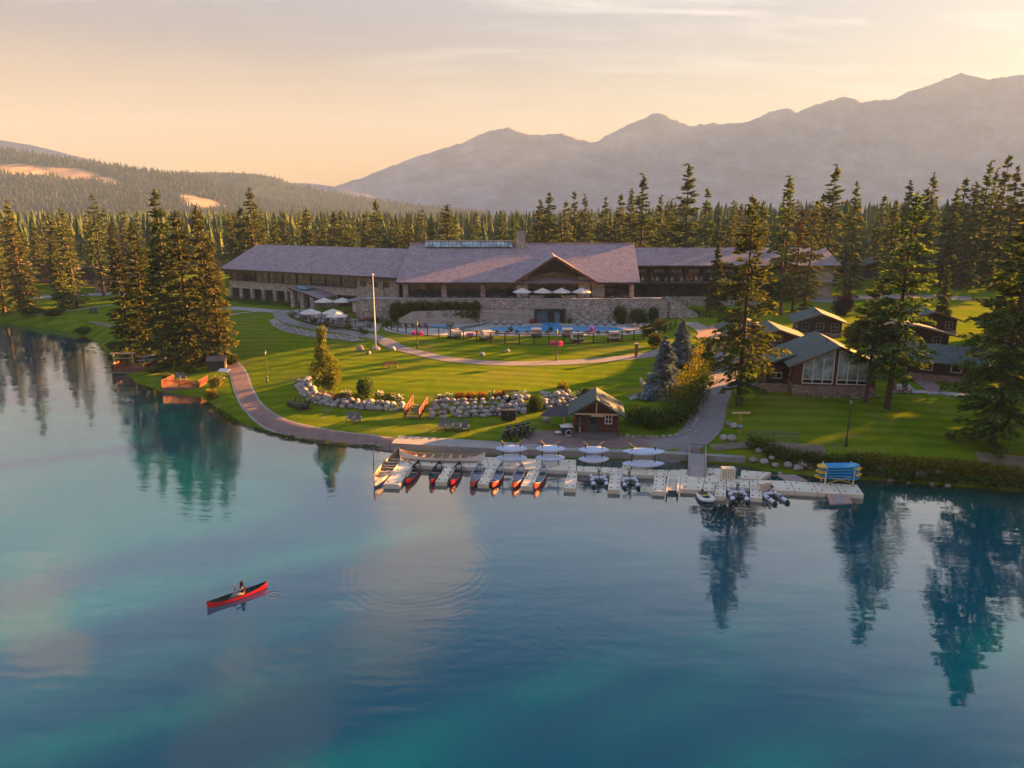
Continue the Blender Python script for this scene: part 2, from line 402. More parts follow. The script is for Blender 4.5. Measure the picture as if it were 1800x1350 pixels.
def lake_material():
    m, t, b = principled('lake_water')
    P = wpos(t)
    sepx = t.node('ShaderNodeSeparateXYZ'); t.link(P, sepx.inputs[0])
    rip = t.noise(t.mapping(P, (0.55, 1.5, 1), rot=(0, 0, R(14))), 1.1, 3, 0.5, 0.3)
    swell = t.noise(t.mapping(P, (0.12, 0.35, 1), rot=(0, 0, R(10))), 1.0, 2)
    calm = t.ramp(t.noise(P, 0.045, 3), [(0.40, 0.15), (0.62, 1.0)])
    h = t.math('ADD', t.math('MULTIPLY', t.math('MULTIPLY', rip, calm), 0.016), t.math('MULTIPLY', swell, 0.04))
    fine = t.noise(t.mapping(P, (0.5, 1.6, 1), rot=(0, 0, R(6))), 4.5, 2, 0.5)
    h = t.math('ADD', h, t.math('MULTIPLY', t.math('MULTIPLY', fine, calm), 0.0035))
    def rings(c, r0, r1, k, amp):
        dv = t.node('ShaderNodeVectorMath', operation='DISTANCE'); t.link(P, dv.inputs[0]); dv.inputs[1].default_value = (c[0], c[1], 0)
        d = t.math('ADD', dv.outputs['Value'], t.math('MULTIPLY', t.noise(P, 0.25, 2), 1.6))
        win = t.ramp(t.math('DIVIDE', d, r1, clamp=True), [(r0 / r1 * 0.6, 0.0), ((r0 + r1) / r1 * 0.5, 1.0), (1.0, 0.0)])
        return t.math('MULTIPLY', t.math('MULTIPLY', t.math('SINE', t.math('MULTIPLY', d, k)), win), amp)
    c1 = atz(735, 1000); c2 = atz(482, 1046); c3 = atz(470, 1100)
    for rg in (rings(c1, 2.5, 9.0, 11.0, 0.0014), rings(c2, 0.4, 1.6, 16.0, 0.012), rings(c1, 8.0, 22.0, 6.0, 0.0012)):
        h = t.math('ADD', h, rg)
    t.n.remove(b)
    bn = t.node('ShaderNodeBump'); bn.inputs['Strength'].default_value = 1.0; bn.inputs['Distance'].default_value = 1.0; t.link(h, bn.inputs['Height'])
    gl = t.node('ShaderNodeBsdfGlossy'); gl.inputs['Roughness'].default_value = 0.0
    rf = t.node('ShaderNodeBsdfRefraction'); rf.inputs['Roughness'].default_value = 0.0; rf.inputs['IOR'].default_value = 1.33; rf.inputs['Color'].default_value = (.92, .99, 1, 1)
    lwt = t.node('ShaderNodeLayerWeight')
    for nd in (gl, rf, lwt): t.link(bn.outputs[0], nd.inputs['Normal'])
    fac = t.ramp(lwt.outputs['Facing'], [(0.0, .015), (0.30, .022), (0.42, .07), (0.58, .32), (0.72, .52), (0.85, .75), (1.0, 1.0)])
    mx = t.node('ShaderNodeMixShader'); t.link(fac, mx.inputs[0]); t.link(rf.outputs[0], mx.inputs[1]); t.link(gl.outputs[0], mx.inputs[2])
    t.link(mx.outputs[0], t.n['Material Output'].inputs[0])
    return m
def stone_material(name, scale, cols, mortar=(.30, .26, .23), edge=0.06, stretch=(1, 1, 1)):
    """coursed or rubble masonry too far away to tell single stones"""
    m, t, b = principled(name)
    tcn = t.node('ShaderNodeTexCoord'); v = t.mapping(tcn.outputs['Object'], stretch)
    vd = t.node('ShaderNodeTexVoronoi', feature='DISTANCE_TO_EDGE'); vd.inputs['Scale'].default_value = scale; t.link(v, vd.inputs['Vector'])
    vc = t.node('ShaderNodeTexVoronoi'); vc.inputs['Scale'].default_value = scale; t.link(v, vc.inputs['Vector'])
    sp = t.node('ShaderNodeSeparateColor'); t.link(vc.outputs['Color'], sp.inputs[0])
    n = len(cols)
    c = t.ramp(sp.outputs[0], [(i / (n - 1), cc) for i, cc in enumerate(cols)])
    c = t.mix(0.5, c, t.ramp(t.noise(v, scale * 4, 4), [(0.3, .6), (0.7, 1.3)]), 'MULTIPLY')
    k = t.ramp(vd.outputs['Distance'], [(0.0, 0.0), (edge, 1.0)])
    t.link(t.mix(k, mortar, c), b.inputs['Base Color'])
    b.inputs['Roughness'].default_value = 0.85
    add_bump(t, b, k, 0.6, 0.06)
    return m
def shingle_material(name, c1, c2, c3, row=0.35):
    m, t, b = principled(name)
    tcn = t.node('ShaderNodeTexCoord'); O = tcn.outputs['Object']
    br = t.node('ShaderNodeTexBrick'); t.link(t.mapping(O, (1, 1, 1)), br.inputs['Vector'])
    br.inputs['Scale'].default_value = 1.0; br.inputs['Brick Width'].default_value = 0.34; br.inputs['Row Height'].default_value = row
    br.inputs['Mortar Size'].default_value = 0.012
    br.inputs['Color1'].default_value = (*c1, 1); br.inputs['Color2'].default_value = (*c2, 1); br.inputs['Mortar'].default_value = (*c3, 1)
    n1 = t.noise(O, 0.6, 5, 0.65); n2 = t.noise(O, 5.0, 3, 0.7)
    c = t.mix(0.75, br.outputs[0], t.ramp(n2, [(0.25, .35), (0.5, .95), (0.75, 1.9)]), 'MULTIPLY')
    c = t.mix(0.55, c, t.ramp(n1, [(0.3, .62), (0.7, 1.35)]), 'MULTIPLY')
    t.link(c, b.inputs['Base Color']); b.inputs['Roughness'].default_value = 0.8
    add_bump(t, b, t.math('ADD', br.outputs['Fac'], n2), 0.5, 0.05)
    return m
def wood_material(name, c1, c2, plank=6.0, axis=0):
    m, t, b = principled(name)
    tcn = t.node('ShaderNodeTexCoord'); O = tcn.outputs['Object']
    st = [6, 6, 6]; st[axis] = 0.5
    n = t.noise(t.mapping(O, tuple(st)), 3, 4, 0.6)
    t.link(t.ramp(n, [(0.3, c2), (0.7, c1)]), b.inputs['Base Color']); b.inputs['Roughness'].default_value = 0.7
    add_bump(t, b, n, 0.25, 0.02)
    return m
def glass_material(name, tint=(.02, .022, .025), rough=0.06):
    m, t, b = principled(name)
    tcn = t.node('ShaderNodeTexCoord')
    n = t.noise(tcn.outputs['Object'], 0.7, 4)
    t.link(t.ramp(n, [(0.35, tuple(0.5 * c for c in tint)), (0.7, tuple(1.8 * c for c in tint))]), b.inputs['Base Color'])
    b.inputs['Roughness'].default_value = rough; b.inputs['Specular IOR Level'].default_value = 0.6
    return m
LAWN = ground_material()
LAKE = lake_material()
ASPHALT = mat('asphalt', (.235, .195, .19), (.175, .148, .146), 1.2, 0.9, 0.2, 30)
CONCRETE = mat('concrete', (.33, .29, .27), (.24, .21, .20), 0.8, 0.9, 0.15, 20)
DECKCON = mat('pool_concrete', (.40, .34, .31), (.31, .27, .25), 0.6, 0.85, 0.1, 15)
PAVER = mat('pink_paver', (.24, .145, .125), (.175, .11, .10), 1.0, 0.85, 0.25, 9)
DIRT = mat('dirt', (.20, .15, .11), (.12, .09, .06), 0.8, 0.95, 0.3, 10)
GRAVEL = mat('pale_gravel', (.36, .31, .28), (.16, .13, .12), 5, 0.95, 0.8, 7)
STONE = stone_material('rubble_masonry', 2.6, [(.22, .17, .15), (.40, .32, .28), (.54, .46, .40), (.33, .26, .23), (.47, .38, .33), (.28, .235, .23)])
STONE2 = stone_material('round_stone_masonry', 3.0, [(.15, .125, .12), (.44, .36, .325), (.31, .245, .22), (.58, .50, .46), (.22, .18, .17)], (.17, .145, .135), 0.10)
STONE3 = stone_material('cottage_stone', 2.8, [(.20, .12, .10), (.34, .22, .18), (.28, .20, .17), (.15, .10, .09), (.38, .29, .25)], (.16, .12, .10), 0.08, (1, 1, 1.7))
SHINGLE = shingle_material('cedar_shingles', (.36, .245, .265), (.25, .175, .195), (.06, .045, .052))
GREENROOF = shingle_material('green_shingles', (.062, .086, .076), (.048, .066, .060), (.022, .032, .032), 0.3)
BROWN = wood_material('dark_brown_timber', (.045, .018, .012), (.022, .010, .008))
LOG = wood_material('red_brown_log', (.115, .034, .016), (.055, .018, .010))
REDWOOD = wood_material('red_stained_wood', (.19, .045, .024), (.12, .028, .016), axis=2)
GREYWOOD = wood_material('grey_wood', (.17, .14, .125), (.09, .075, .07))
PALEWOOD = wood_material('pale_wood', (.55, .36, .20), (.38, .24, .13))
GLASS = glass_material('dark_glass')
GREENGLASS = glass_material('green_blind_glass', (.045, .060, .045), 0.12)
BLUEGLASS = glass_material('sky_glass', (.26, .32, .34), 0.05)
WHITE = mat('white_paint', (.72, .69, .66), (.60, .57, .55), 2, 0.5)
CREAM = mat('cream_canvas', (.62, .54, .48), (.52, .45, .40), 1.5, 0.85)
BLACKMETAL = mat('black_metal', (.022, .020, .020), (.014, .013, .013), 4, 0.45, spec=0.5)
GREYMETAL = mat('grey_metal', (.12, .12, .125), (.09, .09, .095), 3, 0.4, metal=0.6)
ROCK = mat('field_stone', (.40, .345, .32), (.17, .14, .13), 2.2, 0.9, 0.4, 8, rnd=0.35)
SOIL = mat('bark_mulch', (.085, .04, .026), (.045, .024, .017), 3, 0.95, 0.6, 9)

# ------------------------------------------------------------------ ground and lake
def axis_pts(segs):
    out = []
    for a, b, st in segs: out += list(np.arange(a, b, st))
    return np.array(out + [segs[-1][1]])
gx = axis_pts([(-6000, -900, 600), (-900, -260, 40), (-260, -130, 5), (-130, -70, 1.3), (-70, 60, 0.75), (60, 130, 1.5), (130, 260, 6), (260, 900, 40), (900, 6000, 600)])
gy = axis_pts([(-900, 0, 100), (0, 40, 8), (40, 56, 2), (56, 105, 0.7), (105, 145, 1.1), (145, 200, 2.0), (200, 320, 6), (320, 900, 40), (900, 7000, 500)])
GXX, GYY = np.meshgrid(gx, gy)
GZ = hgt_np(GXX, GYY)
wild = sstep((GYY - 205 - 0.10 * np.abs(GXX)) / 30.0)
wild = np.maximum(wild, sstep((np.abs(GXX - 10) - 150) / 40))
golf = (GXX > 78) & (GXX < 160) & (GYY > 185) & (GYY < 255)
wild = np.where(golf, 0, wild)
nx, ny = len(gx), len(gy)
idx = np.arange(nx * ny).reshape(ny, nx)
gf = np.stack([idx[:-1, :-1], idx[:-1, 1:], idx[1:, 1:], idx[1:, :-1]], -1).reshape(-1, 4)
def np_mesh(name, verts, faces, mats, smooth=True, attr=None):
    """mesh from arrays; faces all of one size"""
    me = bpy.data.meshes.new(name); k = faces.shape[1]
    me.vertices.add(len(verts)); me.vertices.foreach_set('co', np.ascontiguousarray(verts, dtype=np.float32).ravel())
    me.loops.add(faces.size); me.loops.foreach_set('vertex_index', np.ascontiguousarray(faces, dtype=np.int32).ravel())
    me.polygons.add(len(faces)); me.polygons.foreach_set('loop_start', np.arange(0, faces.size, k, dtype=np.int32))
    me.polygons.foreach_set('loop_total', np.full(len(faces), k, dtype=np.int32))
    me.polygons.foreach_set('use_smooth', np.full(len(faces), smooth))
    for m_ in (mats if isinstance(mats, (list, tuple)) else [mats]): me.materials.append(m_)
    if attr:
        for an, dom, data in attr:
            a = me.attributes.new(an, 'FLOAT', dom); a.data.foreach_set('value', np.ascontiguousarray(data, dtype=np.float32).ravel())
    me.update(calc_edges=True); me.validate(); return me
gme = np_mesh('ground', np.stack([GXX, GYY, GZ], -1).reshape(-1, 3), gf, LAWN, True, [('wild', 'POINT', wild)])
struct(link('ground', gme))
struct(MB().add([(-2500, -840, 0), (2500, -840, 0), (2500, 330, 0), (-2500, 330, 0)], [(0, 1, 2, 3)]).build('lake', LAKE))

def drape(name, poly, material, off=0.035, step=1.5, kind='structure', parent=None, zf=None):
    """a sheet lying on the ground inside a polygon of world points"""
    pts = [Vector((p[0], p[1])) for p in poly]
    dense = []
    for i, p in enumerate(pts):
        q = pts[(i + 1) % len(pts)]; k = max(1, int((q - p).length / step))
        dense += [p.lerp(q, j / k) for j in range(k)]
    n = len(dense); edges = [(i, (i + 1) % n) for i in range(n)]
    xs = [p.x for p in dense]; ys = [p.y for p in dense]
    extra = []
    X = np.arange(min(xs) + step / 2, max(xs), step); Y = np.arange(min(ys) + step / 2, max(ys), step)
    for x in X:
        for y in Y: extra.append(Vector((x, y)))
    vs, es, fs, *_ = delaunay_2d_cdt(dense + extra, edges, [], 1, 1e-4)
    ax = np.array([v.x for v in vs]); ay = np.array([v.y for v in vs])
    z = hgt_np(ax, ay) + off if zf is None else np.array([zf(a, b) for a, b in zip(ax, ay)])
    mb = MB().add([(a, b, c) for a, b, c in zip(ax, ay, z)], [tuple(f) for f in fs])
    o = mb.build(name, material, parent, True)
    if kind: o['kind'] = kind
    return o
def smooth_line(pts, k=6):
    """Catmull-Rom through points (2-D vectors)"""
    P = [Vector((p[0], p[1])) for p in pts]; P = [P[0] * 2 - P[1]] + P + [P[-1] * 2 - P[-2]]; out = []
    for i in range(1, len(P) - 2):
        for j in range(k):
            t = j / k; a, b, c, d = P[i - 1], P[i], P[i + 1], P[i + 2]
            out.append(0.5 * ((2 * b) + (c - a) * t + (2 * a - 5 * b + 4 * c - d) * t * t + (3 * b - a - 3 * c + d) * t ** 3))
    return out + [P[-2]]
def offset_line(line, w):
    res = []
    for i, p in enumerate(line):
        d = (line[min(i + 1, len(line) - 1)] - line[max(i - 1, 0)]).normalized(); res.append(p + Vector((-d.y, d.x)) * (w if not callable(w) else w(i / (len(line) - 1))))
    return res
def ribbon(name, pix, width, material, off=0.04, world=False, k=6, across=5, kind='structure'):
    pts = [(p[0], p[1]) for p in (pix if world else [on(*q) for q in pix])]
    line = smooth_line(pts, k)
    mb = MB(); rows = []
    for a in range(across + 1):
        f = (a / across - 0.5)
        rows.append(offset_line(line, (lambda t, f=f: width(t) * f) if callable(width) else width * f))
    ax = np.array([[p.x for p in r] for r in rows]); ay = np.array([[p.y for p in r] for r in rows]); az = hgt_np(ax, ay) + off
    n = len(line)
    mb.add([(ax[a, i], ay[a, i], az[a, i]) for a in range(across + 1) for i in range(n)], [(a * n + i, a * n + i + 1, (a + 1) * n + i + 1, (a + 1) * n + i) for a in range(across) for i in range(n - 1)])
    o = mb.build(name, material, None, True)
    if kind: o['kind'] = kind
    return o, line

# ------------------------------------------------------------------ far hills and mountains
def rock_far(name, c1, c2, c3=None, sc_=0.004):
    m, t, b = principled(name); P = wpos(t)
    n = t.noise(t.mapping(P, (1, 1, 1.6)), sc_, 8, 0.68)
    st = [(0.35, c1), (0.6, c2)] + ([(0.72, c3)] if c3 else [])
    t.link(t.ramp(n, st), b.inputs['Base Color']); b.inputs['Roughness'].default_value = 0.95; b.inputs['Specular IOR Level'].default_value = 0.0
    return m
def range_mesh(name, prof, Yr, Yf, Yb, mats, x0, x1, nxr=260, nyr=46, rough=1.0, seed=0, power=1.25, base=-2.0, jag=0.0):
    """a range whose crest stands at distance Yr, its foot at Yf"""
    rs = np.random.RandomState(seed)
    cx = [aty(a, b, Yr).x for a, b in prof]; cz = [aty(a, b, Yr).z for a, b in prof]
    X = np.linspace(x0, x1, nxr); crest = np.interp(X, cx, cz, left=cz[0], right=cz[-1])
    T = np.concatenate([np.linspace(0, 1, nyr), np.linspace(1.08, 2, 8)])
    def n1(u, f, s):   # smooth value noise, 2-D
        g = np.random.RandomState(seed * 77 + s).rand(200, 200)
        a = (u[0] * f) % 199; b_ = (u[1] * f) % 199; i = a.astype(int); j = b_.astype(int); fa = sstep(a - i); fb = sstep(b_ - j)
        return (g[i, j] * (1 - fa) + g[(i + 1) % 200, j] * fa) * (1 - fb) + (g[i, (j + 1) % 200] * (1 - fa) + g[(i + 1) % 200, (j + 1) % 200] * fa) * fb
    XX, TT = np.meshgrid(X, T)
    YY = np.where(TT <= 1, Yf + (Yr - Yf) * TT, Yr + (Yb - Yr) * (TT - 1))
    U = ((XX + 5000) / (Yr * 0.09), (YY) / (Yr * 0.09))
    rid = sum(abs(2 * n1(U, 2.0 ** k, k) - 1) * 0.55 ** k for k in range(5)) / 1.8
    prof_t = np.where(TT <= 1, np.power(np.clip(TT, 0, 1), power), np.clip(2 - TT, 0, 1))
    lin = np.clip(1 - abs(TT - 1) * 1.0, 0, 1)
    ZZ = base + (crest[None, :] - base) * prof_t * (1 - 0.34 * rough * rid * (1 - lin ** 6)) 
    crag = np.random.RandomState(seed + 1).normal(0, 1, nxr); crag = np.convolve(crag, [.25, .5, .25], 'same')
    ZZ = ZZ + jag * Yr * 0.0032 * crag[None, :] * lin ** 8 * np.clip(crest / 300, 0, 1)[None, :]
    ZZ = ZZ - jag * Yr * 0.004 * rid * (lin > 0.5)
    n_y = len(T); id_ = np.arange(n_y * nxr).reshape(n_y, nxr)
    fc = np.stack([id_[:-1, :-1], id_[:-1, 1:], id_[1:, 1:], id_[1:, :-1]], -1).reshape(-1, 4)
    o = link(name, np_mesh(name, np.stack([XX, YY, ZZ], -1).reshape(-1, 3), fc, mats)); o['kind'] = 'structure'
    return o, X, YY, ZZ
MTN = [(420, 372), (500, 362), (560, 336), (600, 323), (640, 311), (700, 286), (740, 272), (790, 257), (820, 247), (850, 233), (875, 226), (893, 224), (915, 230), (940, 238), (965, 236), (990, 234), (1010, 240),
       (1038, 251), (1048, 250), (1065, 238), (1100, 220), (1130, 208), (1155, 197), (1175, 204), (1195, 212), (1215, 220), (1250, 217), (1300, 216), (1325, 210), (1352, 196), (1368, 192), (1385, 189), (1402, 196),
       (1430, 184), (1455, 177), (1485, 171), (1500, 173), (1515, 180), (1545, 176), (1575, 173), (1600, 160), (1640, 147), (1662, 138), (1690, 128), (1712, 133), (1735, 139), (1765, 135), (1800, 131), (1900, 118), (2050, 150), (2300, 120)]
MTNMAT = rock_far('hazy_mountain', (.13, .115, .15), (.25, .22, .265), (.36, .32, .345), 0.008)  # pale lilac of distant haze is painted into these rock colours
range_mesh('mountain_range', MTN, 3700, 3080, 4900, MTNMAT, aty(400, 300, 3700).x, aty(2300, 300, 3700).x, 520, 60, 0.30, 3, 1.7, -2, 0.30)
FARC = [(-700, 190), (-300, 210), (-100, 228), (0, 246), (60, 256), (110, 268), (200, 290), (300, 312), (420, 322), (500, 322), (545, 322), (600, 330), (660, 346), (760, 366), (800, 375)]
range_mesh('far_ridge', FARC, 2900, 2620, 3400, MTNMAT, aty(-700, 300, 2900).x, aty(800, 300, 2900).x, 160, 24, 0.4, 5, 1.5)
def hill_material():
    m, t, b = principled('wooded_hill'); P = wpos(t)
    n = t.noise(t.mapping(P, (1, 1, 3)), 0.012, 7, 0.7)
    wood = t.ramp(n, [(0.35, (.024, .030, .030)), (0.65, (.045, .050, .044))])
    at = t.node('ShaderNodeAttribute', attribute_name='bare')
    k = t.ramp(t.math('ADD', at.outputs['Fac'], t.math('MULTIPLY', t.math('SUBTRACT', n, 0.5), 1.6)), [(0.52, 0), (0.78, .85)])
    sand = t.ramp(t.noise(P, 0.05, 5, 0.7), [(0.3, (.24, .17, .12)), (0.7, (.44, .33, .23))])
    t.link(t.mix(k, wood, sand), b.inputs['Base Color']); b.inputs['Roughness'].default_value = 0.95; b.inputs['Specular IOR Level'].default_value = 0
    return m
HILLMAT = hill_material()
HB = [(150, 330), (250, 314), (330, 303), (400, 303), (450, 306), (480, 311), (510, 322), (560, 334), (620, 344), (700, 357), (780, 366), (860, 374)]
oB, hbX, hbY, hbZ = range_mesh('wooded_hill', HB, 2350, 1750, 2650, HILLMAT, aty(150, 300, 2350).x, aty(860, 300, 2350).x, 140, 24, 0.5, 8, 0.9)
HA = [(-600, 215), (-300, 235), (-100, 250), (0, 262), (100, 277), (200, 293), (270, 302), (340, 312), (380, 322), (420, 338), (460, 353), (520, 366), (600, 374)]
oA, haX, haY, haZ = range_mesh('near_wooded_hill', HA, 1900, 1250, 2300, HILLMAT, aty(-600, 300, 1900).x, aty(600, 300, 1900).x, 200, 40, 0.55, 11, 0.8)
def bare_attr(o, X, YY, ZZ, spots):
    XX = np.broadcast_to(X[None, :], YY.shape)
    # picture position of each vertex, used only to place real clearings where they lie on the hill
    dep = YY * CP - (ZZ - CAMZ) * SP; upc = YY * SP + (ZZ - CAMZ) * CP
    PX = 900 + FPX * XX / dep; PY = 675 - FPX * upc / dep
    a = np.zeros_like(YY)
    for cx, cy, rx, ry, w in spots:
        a = np.maximum(a, w * np.clip(1.35 - np.sqrt(((PX - cx) / rx) ** 2 + ((PY - cy - (PX - cx) * 0.10) / ry) ** 2), 0, 1))
    at = o.data.attributes.new('bare', 'FLOAT', 'POINT'); at.data.foreach_set('value', a.astype(np.float32).ravel())
    return PX, PY, a
spA = [(40, 300, 70, 14, 1.0), (120, 306, 60, 16, 1.0), (185, 318, 36, 10, .9), (270, 322, 45, 10, .55), (350, 358, 40, 12, 1.0), (330, 348, 30, 8, .8), (60, 375, 40, 6, .9), (400, 366, 20, 6, .8), (250, 300, 30, 5, .4)]
pA = bare_attr(oA, haX, haY, haZ, spA)
pB = bare_attr(oB, hbX, hbY, hbZ, [(470, 362, 20, 5, .45)])

# ------------------------------------------------------------------ evening haze
HAZE_D = 0.00016
hz = MB().box(-5200, 5200, -850, 6500, -6.0, 780).build('haze', [])
struct(hz, 'stuff')
hm = bpy.data.materials.new('evening_haze'); hm.use_nodes = True
ht = NT(hm.node_tree); ht.n.clear()
ho = ht.node('ShaderNodeOutputMaterial'); hv = ht.node('ShaderNodeVolumePrincipled')
hv.inputs['Color'].default_value = (.21, .335, .70, 1); hv.inputs['Density'].default_value = HAZE_D; hv.inputs['Anisotropy'].default_value = 0.0
ht.link(hv.outputs[0], ho.inputs['Volume'])
hz.data.materials.append(hm)
# ------------------------------------------------------------------ vegetation
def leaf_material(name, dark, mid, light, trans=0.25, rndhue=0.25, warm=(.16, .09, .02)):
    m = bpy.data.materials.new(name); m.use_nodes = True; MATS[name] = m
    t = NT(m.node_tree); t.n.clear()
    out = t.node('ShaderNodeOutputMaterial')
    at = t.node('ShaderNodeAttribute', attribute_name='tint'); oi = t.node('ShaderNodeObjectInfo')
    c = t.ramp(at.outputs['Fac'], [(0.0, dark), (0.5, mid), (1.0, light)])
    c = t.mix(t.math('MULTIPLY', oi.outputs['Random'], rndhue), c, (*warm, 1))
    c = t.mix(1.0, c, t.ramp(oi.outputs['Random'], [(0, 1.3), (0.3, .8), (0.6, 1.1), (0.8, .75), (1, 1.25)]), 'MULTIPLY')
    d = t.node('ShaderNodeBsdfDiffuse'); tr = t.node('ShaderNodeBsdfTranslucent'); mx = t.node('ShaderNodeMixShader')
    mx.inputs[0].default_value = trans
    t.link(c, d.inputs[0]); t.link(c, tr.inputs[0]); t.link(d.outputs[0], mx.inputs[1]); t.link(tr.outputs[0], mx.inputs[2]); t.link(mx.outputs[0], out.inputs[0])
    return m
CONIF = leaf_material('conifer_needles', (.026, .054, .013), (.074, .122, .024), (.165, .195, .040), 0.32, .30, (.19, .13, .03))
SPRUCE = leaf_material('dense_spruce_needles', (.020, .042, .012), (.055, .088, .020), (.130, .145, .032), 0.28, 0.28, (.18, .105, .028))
BLUESP = leaf_material('blue_spruce_needles', (.075, .105, .115), (.16, .205, .22), (.27, .32, .33), 0.1, 0.05)
BROWNN = leaf_material('browned_needles', (.055, .036, .018), (.120, .060, .028), (.22, .105, .045), 0.15, 0.2)
BIRCHL = leaf_material('birch_leaves', (.060, .082, .010), (.145, .165, .020), (.28, .26, .032), 0.4, 0.0)
SHRUBL = leaf_material('shrub_leaves', (.024, .050, .010), (.055, .095, .016), (.105, .145, .024), 0.2, 0.2)
YELLOWL = leaf_material('yellow_green_leaves', (.075, .085, .012), (.17, .155, .018), (.30, .22, .03), 0.3, 0.1)
PALEL = leaf_material('silvery_plants', (.10, .10, .085), (.24, .215, .19), (.40, .35, .32), 0.2, 0.15)
PURPLEL = leaf_material('purple_leaves', (.022, .010, .012), (.050, .018, .020), (.10, .03, .03), 0.2, 0.0)
PINKF = leaf_material('pink_petals', (.30, .02, .12), (.60, .06, .26), (.75, .20, .45), 0.2, 0.0)
REDF = leaf_material('red_petals', (.22, .012, .012), (.50, .03, .025), (.65, .12, .05), 0.2, 0.0)
WHITEF = leaf_material('white_petals', (.30, .36, .16), (.70, .66, .50), (.85, .80, .70), 0.2, 0.0)
PURPF = leaf_material('purple_petals', (.16, .04, .28), (.36, .10, .50), (.5, .25, .6), 0.2, 0.0)
BARK = mat('fir_bark', (.105, .066, .046), (.050, .033, .025), 3, 0.95, 0.8, 6, stretch=(3, 3, .7), rnd=0.2)
BIRCHBARK = mat('birch_bark', (.62, .54, .46), (.30, .25, .21), 3, 0.8, 0.2, 8, stretch=(1, 1, 4))

def tuft_mesh(name, C, A, L, Wd, tint, material, fold=0.25, seed=0):
    """needle sprays or leaves: one folded blade each, from arrays of centre, axis, length, width"""
    rs = np.random.RandomState(seed); n = len(C)
    A = A / (np.linalg.norm(A, axis=1, keepdims=True) + 1e-9)
    ref = rs.normal(size=(n, 3)) * 0.55 + np.array([0, 0, 1.0]); sd = np.cross(A, ref); sd /= (np.linalg.norm(sd, axis=1, keepdims=True) + 1e-9)
    up = np.cross(sd, A)
    L = L[:, None]; Wd = Wd[:, None]
    p0 = C - A * L * .5; p2 = C + A * L * .5 - up * L * 0.10
    mid = C - A * L * .05
    p1 = mid + sd * Wd * .5 - up * Wd * fold; p3 = mid - sd * Wd * .5 - up * Wd * fold
    V = np.stack([p0, p1, p2, p3], 1).reshape(-1, 3)
    i = np.arange(n)[:, None] * 4
    Fc = np.concatenate([i + np.array([[0, 1, 2]]), i + np.array([[0, 2, 3]])], 1).reshape(-1, 3)
    return np_mesh(name, V, Fc, material, False, [('tint', 'FACE', np.repeat(tint, 2))])

def conifer(seed, H=24.0, Rm=4.0, cb=0.12, whorls=26, per=6, gap=0.15, droop=0.25, dens=1.0, size=1.0, shape='fir', material=None, sparse_top=0.0, trunk_r=None):
    """returns (crown mesh, trunk mesh) of a conifer of height H standing at the origin"""
    rs = np.random.RandomState(seed)
    C, A, L, Wd, T = [], [], [], [], []
    lean = rs.normal(0, 0.018, 2)
    limbs = MB(); tr = trunk_r or H * 0.0145
    for w in range(whorls):
        f = (w + rs.uniform(-.35, .35)) / whorls; f = min(max(f, 0), .995)
        z = H * (cb + (1 - cb) * f)
        if shape == 'fir': r = Rm * (min(1.0, 0.55 + f * 2.2) * (1 - f) ** 0.64 * 1.15) * rs.uniform(.82, 1.10)
        elif shape == 'column': r = Rm * ((1 - f ** 2.0) * 0.86 + 0.08) * min(1.0, .7 + f * 2) * rs.uniform(.78, 1.12)
        else: r = Rm * (1 - f) ** 0.9 * rs.uniform(.82, 1.12) + .12
        r = max(r, 0.35)
        nb = max(3, int(round(per * (0.7 + 0.5 * rs.rand()) * (1 - sparse_top * f))))
        a0 = rs.rand() * 6.28
        for b in range(nb):
            if rs.rand() < gap: continue
            az = a0 + 6.283 * b / nb + rs.normal(0, .22); rl = r * rs.uniform(.55, 1.18)
            el = (0.45 * f - droop * (1 - f)) + rs.normal(0, .16)
            d = np.array([math.cos(az) * math.cos(el), math.sin(az) * math.cos(el), math.sin(el)])
            lat = np.array([-math.sin(az), math.cos(az), 0])
            org = np.array([lean[0] * z, lean[1] * z, z + rs.normal(0, .38 * min(1.0, H / 15))])
            if size < 1.3 and rl > 1.2 and rs.rand() < 0.6:
                limbs.tube([org, org + d * rl * .75], [tr * .22, .015], 3, False)
            k = max(4, int(rl * 7.5 * dens / (size ** 1.3 if size < 1 else 1)))
            for _ in range(k):
                s = rs.uniform(.18, 1.0) ** .7
                off = rs.normal(0, .20) * (0.35 + .65 * math.sin(min(s, .92) * 3.0)) * rl * .72
                sag = -0.10 * rl * s * s + rs.normal(0, .06 * rl ** .5)
                c = org + d * rl * s + lat * off + np.array([0, 0, sag])
                ax = d * rs.uniform(.5, 1.0) + lat * (np.sign(off) * rs.uniform(.1, .8)) + np.array([0, 0, rs.normal(-.12, .22)])
                C.append(c); A.append(ax); ll = rs.uniform(.55, 1.05) * size; L.append(ll); Wd.append(ll * rs.uniform(.40, .66))
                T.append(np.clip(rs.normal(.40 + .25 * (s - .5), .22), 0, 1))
    for k in range(int(10 * dens)):   # leader
        z = H * (1 - .045 * rs.rand()); C.append(np.array([lean[0] * z, lean[1] * z, z])); A.append(np.array([rs.normal(0, .5), rs.normal(0, .5), .9])); L.append(.7 * size); Wd.append(.22 * size); T.append(.4)
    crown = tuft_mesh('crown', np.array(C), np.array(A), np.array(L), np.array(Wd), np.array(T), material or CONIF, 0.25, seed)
    zs = [0, .15, .6, H * .25, H * .55, H * .8, H * .97]; rr = [tr * 1.45, tr * 1.15, tr, tr * .85, tr * .55, tr * .28, .03]
    limbs.tube([(lean[0] * z, lean[1] * z, z - .15) for z in zs], rr, 8)
    trunk = limbs.mesh('trunk', BARK, True)
    return crown, trunk

